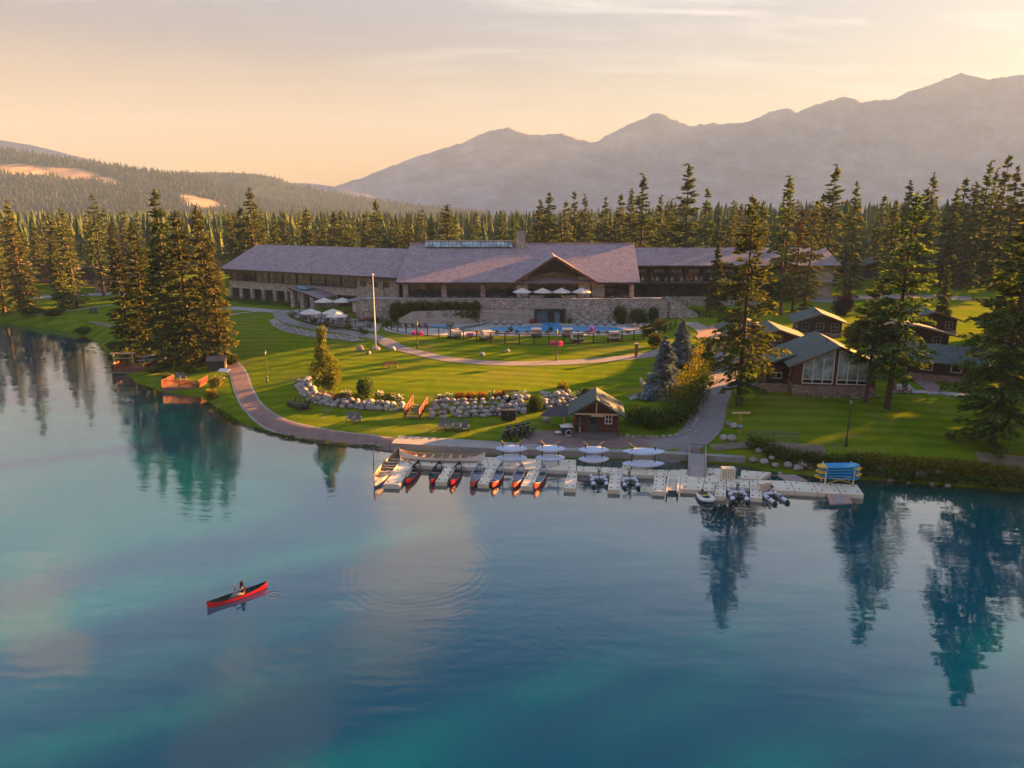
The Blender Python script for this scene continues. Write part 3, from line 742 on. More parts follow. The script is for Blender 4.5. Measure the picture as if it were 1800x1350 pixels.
def leaf_blob(name, seed, blobs, n, size, material, flat=0.0, zmin=None):
    """foliage spread through a union of ellipsoids (cx,cy,cz,rx,ry,rz)"""
    rs = np.random.RandomState(seed)
    vol = np.array([b[3] * b[4] * b[5] for b in blobs]) ** 0.7; vol = vol / vol.sum()
    which = rs.choice(len(blobs), n, p=vol); B = np.array(blobs)[which]
    d = rs.normal(size=(n, 3)); d /= np.linalg.norm(d, axis=1, keepdims=True)
    ph = rs.rand(6) * 6
    lump = 1 + .14 * np.sin(d[:, 0] * 5 + ph[0] + B[:, 0]) * np.sin(d[:, 1] * 5 + ph[1]) + .10 * np.sin(d[:, 2] * 7 + ph[2])
    r = (rs.rand(n) ** .38) * lump
    C = B[:, :3] + d * r[:, None] * B[:, 3:]
    if zmin is not None: C[:, 2] = np.maximum(C[:, 2], zmin + rs.rand(n) * .1)
    A = d + rs.normal(size=(n, 3)) * .7 + np.array([0, 0, -.25]); L = size * rs.uniform(.6, 1.35, n)
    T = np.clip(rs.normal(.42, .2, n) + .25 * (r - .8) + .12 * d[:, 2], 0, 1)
    return tuft_mesh(name, C, A, L, L * rs.uniform(.45, .75, n), T, material, .2, seed)

def plant_tree(name, label, crown, trunk, loc, scale=1.0, rz=0.0, group=None, cat='tree'):
    t = thing(name, label, cat, loc, rz, group, scale)
    link('crown', crown, t); link('trunk', trunk, t)
    return t
def shrub(label, loc, r, h, seed, material=None, n=None, leaf=.28, name='shrub', cat='shrub', group=None, blobs=None, stems=True):
    t = thing(name, label, cat, loc, 0, group)
    rs = random.Random(seed)
    if blobs is None:
        blobs = [(0, 0, h * .5, r * .8, r * .8, h * .52)] + [(rs.uniform(-.5, .5) * r, rs.uniform(-.5, .5) * r, h * rs.uniform(.35, .7), r * .5, r * .5, h * .35) for _ in range(4)]
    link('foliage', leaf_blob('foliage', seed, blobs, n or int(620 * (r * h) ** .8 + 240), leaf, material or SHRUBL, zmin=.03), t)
    if stems:
        m = MB()
        for k in range(4):
            a = rs.random() * 6.28; m.tube([(0.1 * math.cos(a), 0.1 * math.sin(a), -.1), (r * .4 * math.cos(a), r * .4 * math.sin(a), h * .55)], [.045, .015], 4, False)
        m.build('stem', BARK, t)
    return t

# --- hero trees -------------------------------------------------------------
def tip_h(px_tip_y, Y, base): return aty(900, px_tip_y, Y).z - base.z
heroes = [  # base px, base py, tip py, radius, seed, kwargs, label
    (1298, 712, 352, 4.6, 21, dict(cb=.10, whorls=26, per=8, gap=.14, dens=1.15, droop=.20), 'tall open-crowned fir with bare lower trunk beside the curving asphalt path'),
    (1559, 718, 335, 4.1, 22, dict(cb=.15, whorls=27, per=8, gap=.16, dens=1.1, droop=.22), 'tall fir just right of the glass-fronted cabin, thicker of the two trunks there'),
    (1521, 707, 492, 3.5, 23, dict(cb=.38, whorls=15, per=8, gap=.15, dens=1.15, droop=.1), 'shorter fir with slim trunk growing in front of the glass-fronted cabin'),
    (1742, 786, 338, 5.2, 24, dict(cb=.09, whorls=28, per=9, gap=.12, dens=1.25, droop=.22), 'largest fir on the lakeside lawn near the right edge of the photo'),
    (1372, 552, 316, 2.9, 25, dict(cb=.12, whorls=26, per=6, gap=.25, dens=.8, droop=.1, material=None), 'tall thin-crowned fir rising behind the small green-roofed cabins'),
]
for bx, by, ty, rad, seed, kw, lab in heroes:
    p = on(bx, by); h = tip_h(ty, p.y, p)
    cr, tk = conifer(seed, h, rad, size=.72, **kw)
    plant_tree('fir_tree', lab, cr, tk, p)
p = on(1392, 548); cr, tk = conifer(26, 20.5, 2.9, cb=.15, whorls=24, per=6, gap=.2, dens=1.0, material=BROWNN)
plant_tree('fir_tree', 'dying fir with rust-brown needles behind the small cabins', cr, tk, p)
p = on(1412, 556); cr, tk = conifer(27, tip_h(352, p.y, p), 3.2, cb=.06, whorls=26, per=7, gap=.1, dens=1.1)
plant_tree('fir_tree', 'full green fir right beside the rust-brown dying fir', cr, tk, p)
# the clump of dense spruces on the left shore
clump = [(232, 640, 418, 2.7), (262, 632, 392, 2.8), (300, 648, 392, 3.0), (306, 610, 332, 3.3), (338, 640, 366, 3.2), (372, 628, 360, 2.9), (388, 642, 425, 2.5), (268, 610, 440, 2.5)]
CL = ['darkest leftmost spruce of the shore clump, above the roofed wooden deck', 'second spruce from the left in the shore clump', 'russet-tinged spruce at the front of the shore clump', 'tallest spruce of the left shore clump with open top',
      'broad green spruce at the front right of the shore clump', 'tall spruce near the right side of the shore clump', 'shorter spruce at the right edge of the shore clump, by the brick path', 'spruce half hidden at the back of the shore clump']
cvars = [conifer(40 + k, 25, 3.2, cb=.03, whorls=34, per=8, gap=.06, droop=.30, dens=1.5, shape='column', material=SPRUCE, size=.72) for k in range(4)]
for k, (bx, by, ty, rad) in enumerate(clump):
    p = on(bx, by); h = tip_h(ty, p.y, p); cr, tk = cvars[k % 4]
    plant_tree('spruce_tree', CL[k], cr, tk, p, (rad / 2.6, rad / 2.6, h / 25), k * 1.3)
# far left shore trees
lefts = [(48, 552, 352, 3.4, 0), (112, 548, 412, 2.6, 1), (136, 540, 362, 3.4, 2), (183, 522, 340, 4.0, 3), (8, 548, 400, 3.4, 2), (-30, 550, 380, 3.6, 0), (208, 500, 392, 2.8, 1)]
LL = ['tall layered spruce on the far left lawn by the water', 'dark columnar spruce standing beside the lake path on the left', 'spruce with upswept top behind the dark columnar spruce', 'open fir with bare lit trunk on the left lawn by the cottages',
      'bushy fir at the far left edge of the photo', 'fir cut by the left edge of the photo', 'brown-tinged fir between the left cottages and the shore clump']
lv = [conifer(50, 26, 3.5, cb=.04, whorls=30, per=7, gap=.08, dens=1.15, droop=.28, material=SPRUCE), conifer(51, 22, 3.0, cb=.10, whorls=30, per=8, gap=.04, dens=1.35, shape='column', material=SPRUCE),
      conifer(52, 26, 3.5, cb=.05, whorls=28, per=7, gap=.12, dens=1.0), conifer(53, 26, 3.8, cb=.2, whorls=24, per=6, gap=.22, dens=.85, droop=.05)]
LHr = [26, 22, 26, 26]; LRr = [3.5, 3.0, 3.5, 3.8]
for k, (bx, by, ty, rad, v) in enumerate(lefts):
    p = on(bx, by); h = tip_h(ty, p.y, p); cr, tk = lv[v]
    plant_tree('fir_tree' if v > 1 else 'spruce_tree', LL[k], cr, tk, p, (rad / LRr[v], rad / LRr[v], h / LHr[v]), k * 2.1)
# --- taller trees standing out of the forest belt (tip px, tip py, distance, radius)
MIDV = [conifer(60 + k, 22, 3.2, cb=.04, whorls=22, per=8, gap=.12, dens=.95, size=1.15, droop=.2, shape=('fir', 'column', 'fir', 'column', 'fir', 'fir')[k]) for k in range(6)]
stand = [(1215, 290, 182, 4.2), (1133, 306, 196, 4.0), (1245, 330, 190, 3.0), (965, 336, 205, 3.8), (990, 352, 208, 3.0), (948, 350, 212, 3.2), (785, 360, 215, 3.8), (660, 350, 215, 3.4), (640, 372, 222, 2.8), (435, 328, 205, 3.8), (455, 356, 212, 2.8),
         (540, 366, 220, 3.2), (585, 372, 225, 2.8), (420, 362, 210, 3.0), (500, 374, 222, 2.6), (720, 374, 225, 2.6), (835, 372, 228, 2.6), (880, 368, 226, 2.6), (905, 376, 222, 2.4), (1030, 342, 214, 2.8), (1010, 336, 222, 2.6), (1060, 345, 205, 3.0),
         (1090, 340, 206, 3.0), (1110, 330, 212, 2.8), (1160, 344, 204, 2.8), (1180, 350, 212, 2.6), (1265, 366, 214, 2.6), (1290, 360, 218, 2.6), (1330, 342, 188, 3.2), (1345, 352, 200, 2.8),
         (1388, 310, 168, 3.0), (1470, 290, 196, 4.2), (1450, 340, 205, 3.0), (1515, 317, 170, 2.8), (1550, 342, 214, 3.2), (1575, 350, 190, 3.0), (1605, 318, 200, 3.4), (1645, 304, 205, 3.4), (1630, 330, 175, 3.0), (1675, 330, 190, 3.4), (1700, 312, 195, 3.4),
         (1717, 318, 185, 3.2), (1738, 284, 190, 3.4), (1752, 296, 200, 3.0), (1775, 272, 188, 3.6), (1795, 290, 182, 3.4), (1820, 300, 180, 3.6), (1850, 290, 176, 3.6), (760, 380, 214, 2.4), (690, 384, 216, 2.4), (610, 384, 214, 2.4), (560, 386, 212, 2.2),
         (480, 386, 212, 2.4), (400, 376, 205, 2.6), (350, 372, 190, 2.8), (250, 420, 200, 2.6), (90, 384, 200, 3.2), (60, 392, 206, 3.0), (25, 385, 190, 3.4), (160, 388, 205, 2.8), (-20, 380, 195, 3.4)]
gl = {0: 'conifer standing out of the forest belt behind the left wing', 1: 'conifer standing out of the forest belt behind the main hall', 2: 'tall conifer standing behind the right wing and right cabins', 3: 'conifer among the cottages beyond the left lawn'}
gg = {0: 'conifers behind the left wing', 1: 'conifers behind the main hall', 2: 'conifers behind the right wing', 3: 'conifers among the left cottages'}
special = {0: 'tallest broad conifer directly behind the right wing roof', 1: 'tall conifer with bent top behind the right end of the main hall', 3: 'golden-lit conifer right of the chimney behind the main hall', 6: 'rounded conifer left of the chimney behind the main hall',
           7: 'tall conifer rising behind the middle of the left wing', 9: 'tall slender conifer behind the far end of the left wing', 31: 'tall dark fir with drooping boughs behind the right end of the right wing', 44: 'highest pointed conifer at the upper right of the photo'}
def zone_of(tx): return 3 if tx < 380 else (0 if tx < 680 else (1 if tx < 1120 else (2 if tx < 1400 else (4 if tx < 1640 else 5))))
ZT = ['behind the left wing', 'behind the main hall', 'behind the right wing', 'among the cottages beyond the left lawn', 'behind the glass-fronted cabin', 'at the far right behind the largest fir']
zrank = {}
for z_ in range(6):
    for r_, k_ in enumerate(sorted([k for k in range(len(stand)) if zone_of(stand[k][0]) == z_ and k not in special], key=lambda k: stand[k][0])): zrank[k_] = r_
for k, (tx, ty, Y, rad) in enumerate(stand):
    tp = aty(tx, ty, Y); z0 = hgt(tp.x, tp.y); h = tp.z - z0; v = k % 6; cr, tk = MIDV[v]
    zone = zone_of(tx)
    t = plant_tree('conifer', special.get(k) or 'conifer %s, %s from the left there' % (ZT[zone], ORD[zrank[k]]), cr, tk, (tp.x, tp.y, z0), (rad / 2.5, rad / 2.5, h / 22), k * 1.7, None if k in special else 'conifers ' + ZT[zone])
# --- forest belt: nearer trees one by one, the rest one mass
rsF = random.Random(5)
FARV = [conifer(80 + k, 20, 3.4, cb=.04, whorls=14, per=6, gap=.1, dens=.75, size=1.55, shape=('fir', 'fir', 'column')[k]) for k in range(3)]
cnt = 0
for k in range(900):
    Y = 222 + 95 * rsF.random() ** 1.3; X = rsF.uniform(-.80, .80) * Y
    if 70 < X < 165 and Y < 258: continue
    if cnt >= 210: break
    if X < -60 and Y < 235: continue
    h = (rsF.uniform(8, 15) if rsF.random() < .45 else rsF.uniform(14, 20.5)) * (1.12 if X > 40 else 1.0); s = h / 20; cr, tk = FARV[k % 3]; z0 = hgt(X, Y)
    zone = 0 if X < -40 else (1 if X < 45 else 2)
    plant_tree('forest_conifer', ['conifer in the front rows of the forest left of the hall', 'conifer in the front rows of the forest behind the hall', 'conifer in the front rows of the forest right of the hall'][zone], cr, tk, (X, Y, z0), (s * rsF.uniform(.85, 1.3), s * rsF.uniform(.85, 1.3), s), rsF.random() * 6.28,
               ['front rows of the forest on the left', 'front rows of the forest in the middle', 'front rows of the forest on the right'][zone])
    cnt += 1
def forest_mass(name, pos, material, tiers=4, sides=6, seed=0, cone=0.17):
    """thousands of far trees, each a few ragged tiers, as one mass"""
    rs = np.random.RandomState(seed); V, Fc, T = [], [], []; o = 0
    for (x, y, z, h) in pos:
        r0 = h * cone * rs.uniform(.8, 1.25); tone = rs.rand()
        for k in range(tiers):
            q_ = .84 / tiers; zb = z + h * (.06 + q_ * k); zt = z + h * min(1.0, .30 + q_ * (k + .9)) if k < tiers - 1 else z + h; r = r0 * (1 - .86 * k / tiers)
            a = rs.rand() * 6.28 + np.arange(sides) * 6.283 / sides; rr = r * rs.uniform(.35, 1.3, sides)
            V.append(np.stack([x + rr * np.cos(a), y + rr * np.sin(a), zb + rs.uniform(-.05, .05, sides) * h], 1)); V.append(np.array([[x, y, zt]]))
            i = np.arange(sides); Fc.append(np.stack([o + i, o + (i + 1) % sides, np.full(sides, o + sides)], 1)); o += sides + 1
            T.append(np.clip(np.full(sides, tone) + rs.normal(0, .15, sides), 0, 1))
    me = np_mesh(name, np.concatenate(V), np.concatenate(Fc), material, False, [('tint', 'FACE', np.concatenate(T))])
    ob = link(name, me); ob['kind'] = 'stuff'; return ob
fp = []
rsn = np.random.RandomState(9)
for k in range(3600):
    Y = 300 + 1000 * rsn.rand() ** 1.5; X = rsn.uniform(-.85, .85) * Y
    fp.append((X, Y, hgt(X, Y) - .3, rsn.uniform(9, 19.5) + (4 if X > 100 else 0)))
FORESTL = leaf_material('far_forest', (.024, .040, .017), (.048, .068, .026), (.085, .095, .034), 0.10, 0.0)
HILLL = leaf_material('hill_forest', (.026, .034, .028), (.036, .044, .034), (.050, .055, .040), 0.05, 0.0)
forest_mass('forest', fp, FORESTL, 6, 8, 2)
def hill_forest(name, hx, YY, ZZ, pinfo, n, seed, hmin, hmax):
    rs = np.random.RandomState(seed); PX, PY, a = pinfo; out = []
    ny_, nx_ = YY.shape
    while len(out) < n:
        i = rs.randint(4, ny_ - 8); j = rs.randint(0, nx_ - 1)
        if i < ny_ - 14 and rs.rand() < .15: pass
        if PX[i, j] < -120 or a[i, j] > .35 + .3 * rs.rand(): continue
        fx, fy = rs.rand(), rs.rand(); x = hx[j] + (hx[j + 1] - hx[j]) * fx
        y = YY[i, j] + (YY[i + 1, j] - YY[i, j]) * fy
        z = (ZZ[i, j] * (1 - fx) + ZZ[i, j + 1] * fx) * (1 - fy) + (ZZ[i + 1, j] * (1 - fx) + ZZ[i + 1, j + 1] * fx) * fy
        out.append((x, y, z - 1, rs.uniform(hmin, hmax)))
    return forest_mass(name, out, HILLL, 2, 5, seed, .2)
hill_forest('hillside_forest', haX, haY, haZ, pA, 9000, 3, 8, 17)
hill_forest('far_hillside_forest', hbX, hbY, hbZ, pB, 3200, 4, 9, 15)
# trees standing beyond the right edge of the view, which shade the lakeside lawn
for k, (X, Y) in enumerate([(62, 66), (70, 78), (66, 92), (80, 88), (92, 76), (84, 104), (64, 74), (69, 85), (73, 96), (78, 92), (60, 60), (66, 56), (88, 98), (98, 112), (104, 92), (74, 58), (112, 128), (88, 120), (120, 108)]):
    cr, tk = (MIDV[k % 6]); z0 = hgt(X, Y); s = rsF.uniform(.95, 1.15)
    plant_tree('lawn_fir', 'fir beyond the right end of the lakeside lawn', cr, tk, (X, Y, z0), (s * 1.2, s * 1.2, s), k * .9, 'firs beyond the lakeside lawn')

# --- birch, blue spruces and shrubs
p = on(572, 700)
t = thing('birch_tree', 'yellowing birch with white trunk in the mulch bed of the rock wall', 'tree', p)
rsb = random.Random(3); bl = []
for k in range(34):
    z = 1.9 + 7.0 * (k / 33) ** 1.15; env = 2.0 if z < 3.6 else max(.25, 2.0 - (z - 3.6) * .40); an = rsb.random() * 6.28; rr_ = env * rsb.uniform(.25, .85); rb = rsb.uniform(.62, 1.0) * (1 if z < 5.5 else .72)
    bl.append((rr_ * math.cos(an), rr_ * math.sin(an), z + rsb.uniform(-.3, .3), rb, rb, rb * rsb.uniform(.9, 1.6)))
link('crown', leaf_blob('crown', 4, bl, 8200, .25, BIRCHL), t)
MB().tube([(0, 0, -.2), (0, 0, .8), (.03, 0, 2.5), (.08, 0, 5), (.1, 0, 8.5)], [.2, .16, .14, .09, .02], 8).tube([(0, 0, 2.0), (.7, .2, 4.2)], [.07, .02], 5).tube([(0, 0, 2.4), (-.7, -.2, 4.6)], [.07, .02], 5).build('trunk', BIRCHBARK, t, True)
bs = conifer(90, 7.2, 2.7, cb=.02, whorls=24, per=11, gap=.02, droop=.02, dens=3.6, size=.5, shape='spire', material=BLUESP, trunk_r=.14)
for (bx, by, ty, rad, lab) in [(1166, 695, 592, 2.7, 'broad silvery blue spruce nearest the hut in the hedge bed'), (1196, 645, 562, 2.4, 'blue spruce behind the broad silvery one, beside the fence end')]:
    p = on(bx, by); h = tip_h(ty, p.y, p); plant_tree('blue_spruce', lab, bs[0], bs[1], p, (rad / 2.7, rad / 2.7, h / 7.2), bx)
p = on(1256, 548); cr, tk = conifer(91, tip_h(427, p.y, p), 2.6, cb=.05, whorls=30, per=8, gap=.05, dens=1.2, shape='spire', material=SPRUCE)
plant_tree('spruce_tree', 'slim pointed spruce in front of the right wing balconies', cr, tk, p)
p = on(1245, 650); cr, tk = conifer(92, 4.6, 1.4, cb=.05, whorls=14, per=7, gap=.1, dens=1.6, size=.6, shape='spire'); plant_tree('young_fir', 'small young fir at the upper end of the hedge bed', cr, tk, p)
p = on(330, 655); cr, tk = conifer(93, 3.8, 1.5, cb=.05, whorls=12, per=7, gap=.1, dens=1.7, size=.55, shape='spire', material=YELLOWL); plant_tree('young_fir', 'small yellow-green fir leaning over the lower red deck', cr, tk, p)
p = on(1180, 535); cr, tk = conifer(94, 4.2, 1.0, cb=.05, whorls=14, per=7, gap=.1, dens=1.7, size=.5, shape='spire', material=SHRUBL); plant_tree('young_fir', 'small light green conifer by the terrace stairs', cr, tk, p)
p = on(1655, 560); cr, tk = conifer(95, tip_h(475, p.y, p), 2.0, cb=.03, whorls=20, per=8, gap=.05, dens=1.2, shape='spire', material=SPRUCE); plant_tree('spruce_tree', 'small dark spruce between the two large right firs', cr, tk, p)
SHR = [(645, 698, 1.25, 2.6, 'upright dark green shrub on the rock wall beside the birch', SHRUBL), (942, 722, 1.15, 1.9, 'round dense green shrub breaking the rock wall', SHRUBL), (990, 700, 1.0, 2.0, 'yellow-topped shrub on the rock wall left of the hut', YELLOWL),
       (1032, 700, .8, 1.4, 'low green shrub on the rock wall behind the hut roof', SHRUBL), (893, 712, 1.0, 1.3, 'small leafy shrub above the dark bins', SHRUBL), (1150, 610, 1.5, 2.3, 'dark shrub at the front end of the pool fence', SHRUBL), (1140, 590, 1.6, 2.0, 'green shrub inside the bend of the pool fence', SHRUBL),
       (1160, 580, 1.9, 2.0, 'yellow-green shrub by the pool fence corner', YELLOWL), (1310, 585, 1.3, 1.8, 'shrub in front of the stone base of the small cabin', SHRUBL), (1345, 635, 1.1, 2.2, 'pale green shrub between fir and glass-fronted cabin', YELLOWL), (1628, 622, 2.2, 1.6, 'wide rounded shrub in front of the far right cabin', SHRUBL),
       (1478, 555, 2.6, 4.2, 'dark purple-leaved shrub at the end of the right wing', PURPLEL), (1445, 585, 1.8, 2.0, 'yellow-green bush behind the glass-fronted cabin roof', YELLOWL), (1500, 600, 2.4, 3.0, 'bushy yellow-green growth behind the slim fir', YELLOWL), (1570, 565, 1.6, 1.6, 'bush by the gravel behind the right cabins', SHRUBL),
       (410, 640, 1.3, 1.6, 'dark low shrub at the head of the brick path', SHRUBL), (380, 680, 1.4, 1.5, 'yellow-green shrub on the bank beside the lower red deck', YELLOWL), (372, 700, 1.3, 1.3, 'sunlit yellow grass tuft on the bank corner', YELLOWL), (300, 668, 1.3, 1.0, 'low green shrub between the two red decks', SHRUBL),
       (270, 655, 1.2, 1.0, 'green bank shrub right of the roofed deck', SHRUBL), (200, 612, 1.8, 1.3, 'green bank shrub left of the roofed deck', SHRUBL), (150, 585, 2.4, 1.2, 'bank shrub on the left shore below the path', SHRUBL), (60, 562, 2.8, 1.5, 'shrub at the water edge on the far left', SHRUBL), (95, 568, 2.5, 1.5, 'dark shrub below the columnar spruce', SHRUBL),
       (1350, 548, 2.0, 2.4, 'shrub at the foot of the brown fir', SHRUBL), (445, 430, 2.2, 3.2, 'round yellow-green tree above the left wing roof', YELLOWL)]
for k, (px, py, r, h, lab, mt) in enumerate(SHR):
    p = on(px, py) if k < len(SHR) - 1 else Vector((-66, 190, hgt(-66, 190)))
    if k == len(SHR) - 1: r, h = 4.0, 11.0
    shrub(lab, p, r, h, 200 + k, mt, leaf=.22 + .04 * r)
def hedge(label, pix, w, h, seed, material, n=2600, leaf=.26, world=None, name='hedge', zoff=0.0):
    pts = [Vector((q.x, q.y)) for q in ([on(*a) for a in pix] if world is None else world)]
    tot = sum((b - a).length for a, b in zip(pts[:-1], pts[1:])); line = smooth_line(pts, max(4, int(tot / (len(pts) - 1) / (w * .55)))); c = line[len(line) // 2]; z0 = hgt(c.x, c.y) if world is None else world[0].z
    rs = random.Random(seed); blobs = []
    for q in line:
        zz = (hgt(q.x, q.y) if world is None else z0) - z0
        hh = h(q) if callable(h) else h
        for _ in range(2):
            blobs.append((q.x - c.x + rs.uniform(-.25, .25) * w, q.y - c.y + rs.uniform(-.25, .25) * w, zz + hh * .5, w * rs.uniform(.45, .62), w * rs.uniform(.45, .62), hh * rs.uniform(.46, .60)))
    t = thing(name, label, 'hedge', (c.x, c.y, z0 + zoff))
    link('foliage', leaf_blob('foliage', seed, blobs, n, leaf, material, zmin=None), t)
    return t
hedge('long dark green hedge bed along the path edge right of the hut', [(1115, 745), (1150, 752), (1190, 745), (1215, 720), (1228, 690), (1240, 660), (1244, 635)], 2.4, 2.3, 301, SHRUBL, 9500, .26)
hedge('yellow-green shrubs of the hedge bed behind the blue spruce', [(1180, 720), (1205, 690), (1222, 655), (1232, 625)], 2.4, 3.0, 302, YELLOWL, 4200, .28)
hedge('grassy shrub bank along the right lakeshore near the dock', [(1330, 808), (1390, 812), (1450, 818), (1520, 822)], 1.9, 1.25, 303, SHRUBL, 5000, .24)
hedge('sunlit yellow-green shrub bank along the right lakeshore', [(1520, 820), (1600, 828), (1680, 836), (1760, 842), (1850, 850)], 2.1, 1.35, 304, YELLOWL, 7000, .24)
hedge('dark green lower growth of the right lakeshore bank', [(1500, 834), (1600, 842), (1700, 850), (1820, 862)], 1.7, .9, 305, SHRUBL, 5200, .22)
hedge('low green waterside fringe along the brick path bank', [(384, 722), (420, 746), (470, 762), (530, 775), (600, 783), (660, 788)], .7, .35, 306, SHRUBL, 3600, .16)
# ------------------------------------------------------------------ paths and paving
ribbon('brick_path', [(398, 632), (418, 655), (428, 685), (445, 715), (480, 741), (530, 757), (590, 770), (650, 779), (700, 785)], 2.0, PAVER, .05)
_, bl_ = ribbon('path_edging', [(398, 632), (418, 655), (428, 685), (445, 715), (480, 741), (530, 757), (590, 770), (650, 779), (700, 785)], 2.5, CONCRETE, .03)
drape('boathouse_plaza', [on(*q) for q in [(905, 789), (925, 764), (945, 757), (985, 757), (1010, 766), (1095, 768), (1160, 769), (1235, 776), (1246, 798), (1100, 796), (975, 794)]], PAVER, .05)
ribbon('asphalt_path', [(1150, 790), (1205, 778), (1236, 752), (1246, 722), (1258, 690), (1272, 655), (1268, 625), (1252, 600), (1236, 580), (1212, 566)], lambda t: 4.4 - 1.6 * t, ASPHALT, .06)
ribbon('lawn_path', [(489, 546), (497, 559), (525, 570), (575, 579), (630, 588), (680, 601), (725, 618), (790, 632), (880, 639), (980, 638), (1070, 632), (1140, 624), (1180, 612)], 2.6, ASPHALT, .05)
ribbon('forecourt_path', [(400, 541), (440, 544), (500, 548), (540, 545)], 3.6, CONCRETE, .05)
ribbon('pale_walk', [(395, 556), (430, 550), (480, 546)], 1.2, CONCRETE, .07)
ribbon('shore_footpath', [(60, 553), (105, 549), (160, 541), (230, 531)], 1.2, CONCRETE, .05)
ribbon('bank_footpath', [(160, 566), (190, 572), (222, 580)], 1.4, DIRT, .05)
ribbon('cottage_drive', [(60, 523), (150, 518), (230, 516)], 4.0, CONCRETE, .05)
ribbon('dirt_track', [(1250, 787), (1300, 783), (1350, 783), (1410, 789), (1450, 795)], 1.6, DIRT, .05)
ribbon('bank_track', [(1715, 818), (1800, 822), (1900, 828)], 1.5, DIRT, .05)
ribbon('cabin_walk', [(1268, 680), (1300, 676), (1340, 679), (1380, 684)], 1.5, CONCRETE, .07)
drape('cabin_patio', [on(*q) for q in [(1336, 676), (1398, 676), (1398, 690), (1334, 686)]], PAVER, .08, 1.2)
drape('side_patio', [on(*q) for q in [(1562, 676), (1598, 676), (1612, 692), (1564, 692)]], CONCRETE, .08, 1.2)
ribbon('cabin_lane', [(1262, 632), (1330, 632), (1420, 628), (1520, 628), (1620, 632), (1680, 636), (1760, 646)], 3.2, PAVER, .05)
ribbon('cabin_cross_walk', [(1600, 640), (1618, 660), (1632, 678), (1650, 690)], 2.2, PAVER, .08)
ribbon('right_gravel_walk', [(1600, 688), (1660, 692), (1740, 698), (1860, 705)], 1.4, CONCRETE, .06)
ribbon('service_road', [(1430, 530), (1490, 524), (1560, 522), (1650, 522), (1780, 532), (1900, 545)], 7.0, ASPHALT, .06)
drape('sandy_turn', [on(*q) for q in [(1222, 592), (1250, 572), (1272, 570), (1275, 584), (1240, 604)]], PAVER, .09, 1.2)
# rocky dry bed beside the lawn path, planting beds round the patio
drape('cobble_bed', [on(*q) for q in [(473, 563), (484, 561), (500, 572), (530, 581), (580, 588), (625, 594), (642, 600), (600, 598), (540, 592), (500, 584), (480, 574)]], GRAVEL, .10, 1.0, 'structure')
drape('patio_bed', [on(*q) for q in [(512, 549), (530, 546), (640, 564), (672, 571), (664, 584), (610, 577), (560, 571), (518, 560)]], GRAVEL, .09, 1.2, 'structure')

# concrete lakeside walk with a real edge
we = [atz(x, y) for x, y in [(688, 791), (850, 800), (1000, 805), (1150, 809), (1310, 817)]]
mbw = MB(); Lw = [Vector((p.x, p.y)) for p in we]
for a, b in zip(Lw[:-1], Lw[1:]):
    d = (b - a).normalized(); nrm = Vector((-d.y, d.x))
    a1, b1 = a + nrm * 2.5, b + nrm * 2.5
    z = .78
    mbw.add([(a.x, a.y, -1), (b.x, b.y, -1), (b1.x, b1.y, -1), (a1.x, a1.y, -1), (a.x, a.y, z), (b.x, b.y, z), (b1.x, b1.y, z + .04), (a1.x, a1.y, z + .04)],
            [(4, 5, 6, 7), (0, 4, 5, 1), (0, 3, 7, 4), (1, 5, 6, 2), (3, 2, 6, 7)])
struct(mbw.build('lakeside_walk', CONCRETE))

# ------------------------------------------------------------------ lodge
def window(parent, x0, x1, z0, z1, y, cols=2, rows=1, frame=BROWN, glass=GLASS, fw=.10, dep=.12, name='window', top=None, rowz=None):
    """frame with one pane per light; the pane a sub-part"""
    f = MB(); f.box(x0, x1, y - dep, y + .02, z0, z0 + fw).box(x0, x1, y - dep, y + .02, z1 - fw, z1).box(x0, x0 + fw, y - dep, y + .02, z0 + fw, z1 - fw).box(x1 - fw, x1, y - dep, y + .02, z0 + fw, z1 - fw)
    zs = rowz or [z0 + (z1 - z0) * r / rows for r in range(rows + 1)]; xs = [x0 + (x1 - x0) * c / cols for c in range(cols + 1)]
    for x in xs[1:-1]: f.box(x - fw * .4, x + fw * .4, y - dep * .8, y + .015, z0 + fw, z1 - fw)
    for z in zs[1:-1]: f.box(x0 + fw, x1 - fw, y - dep * .9, y + .012, z - fw * .4, z + fw * .4)
    o = f.build(name, frame, parent)
    for r in range(len(zs) - 1):
        for c in range(cols):
            MB().box(xs[c] + .03, xs[c + 1] - .03, y - .04, y - .01, zs[r] + .03, zs[r + 1] - .03).build('pane', (top if (top and r == len(zs) - 2) else glass), o)
    return o
TZ = 7.6                      # terrace level
hall = thing('lodge_main_hall', 'large shingle-roofed main hall with stone piers, front gable and chimney', 'building', (0, 146, TZ))
def L(x, y, z): return (x, y - 146, z - TZ)
# walls (local coordinates: y=0 front wall, z=0 terrace)
MB().box(-22.3, 24.8, .9, 30, -4.5, 3.35).build('wall', BROWN, hall)
EZ, RZ, EY, RY = 11.0 - TZ, 17.9 - TZ, -2.2, 15.0
roof = MB(); roof.slab([(-23.4, EY, EZ), (25.8, EY, EZ), (27.2, RY, RZ), (-22.6, RY, RZ)], .35).slab([(-22.6, RY, RZ), (27.2, RY, RZ), (25.8, 32.2, EZ), (-23.4, 32.2, EZ)], .35)
def uvroof(o): return o
rf = roof.build('roof', SHINGLE, hall)
MB().bar((-22.7, RY, RZ + .05), (27.3, RY, RZ + .05), .5, .18).build('ridge_cap', SHINGLE, rf)
MB().bar((-23.4, EY - .06, EZ - .22), (.3, EY - .06, EZ - .22), .12, .40).bar((17.0, EY - .06, EZ - .22), (25.8, EY - .06, EZ - .22), .12, .40).build('fascia', BROWN, rf)
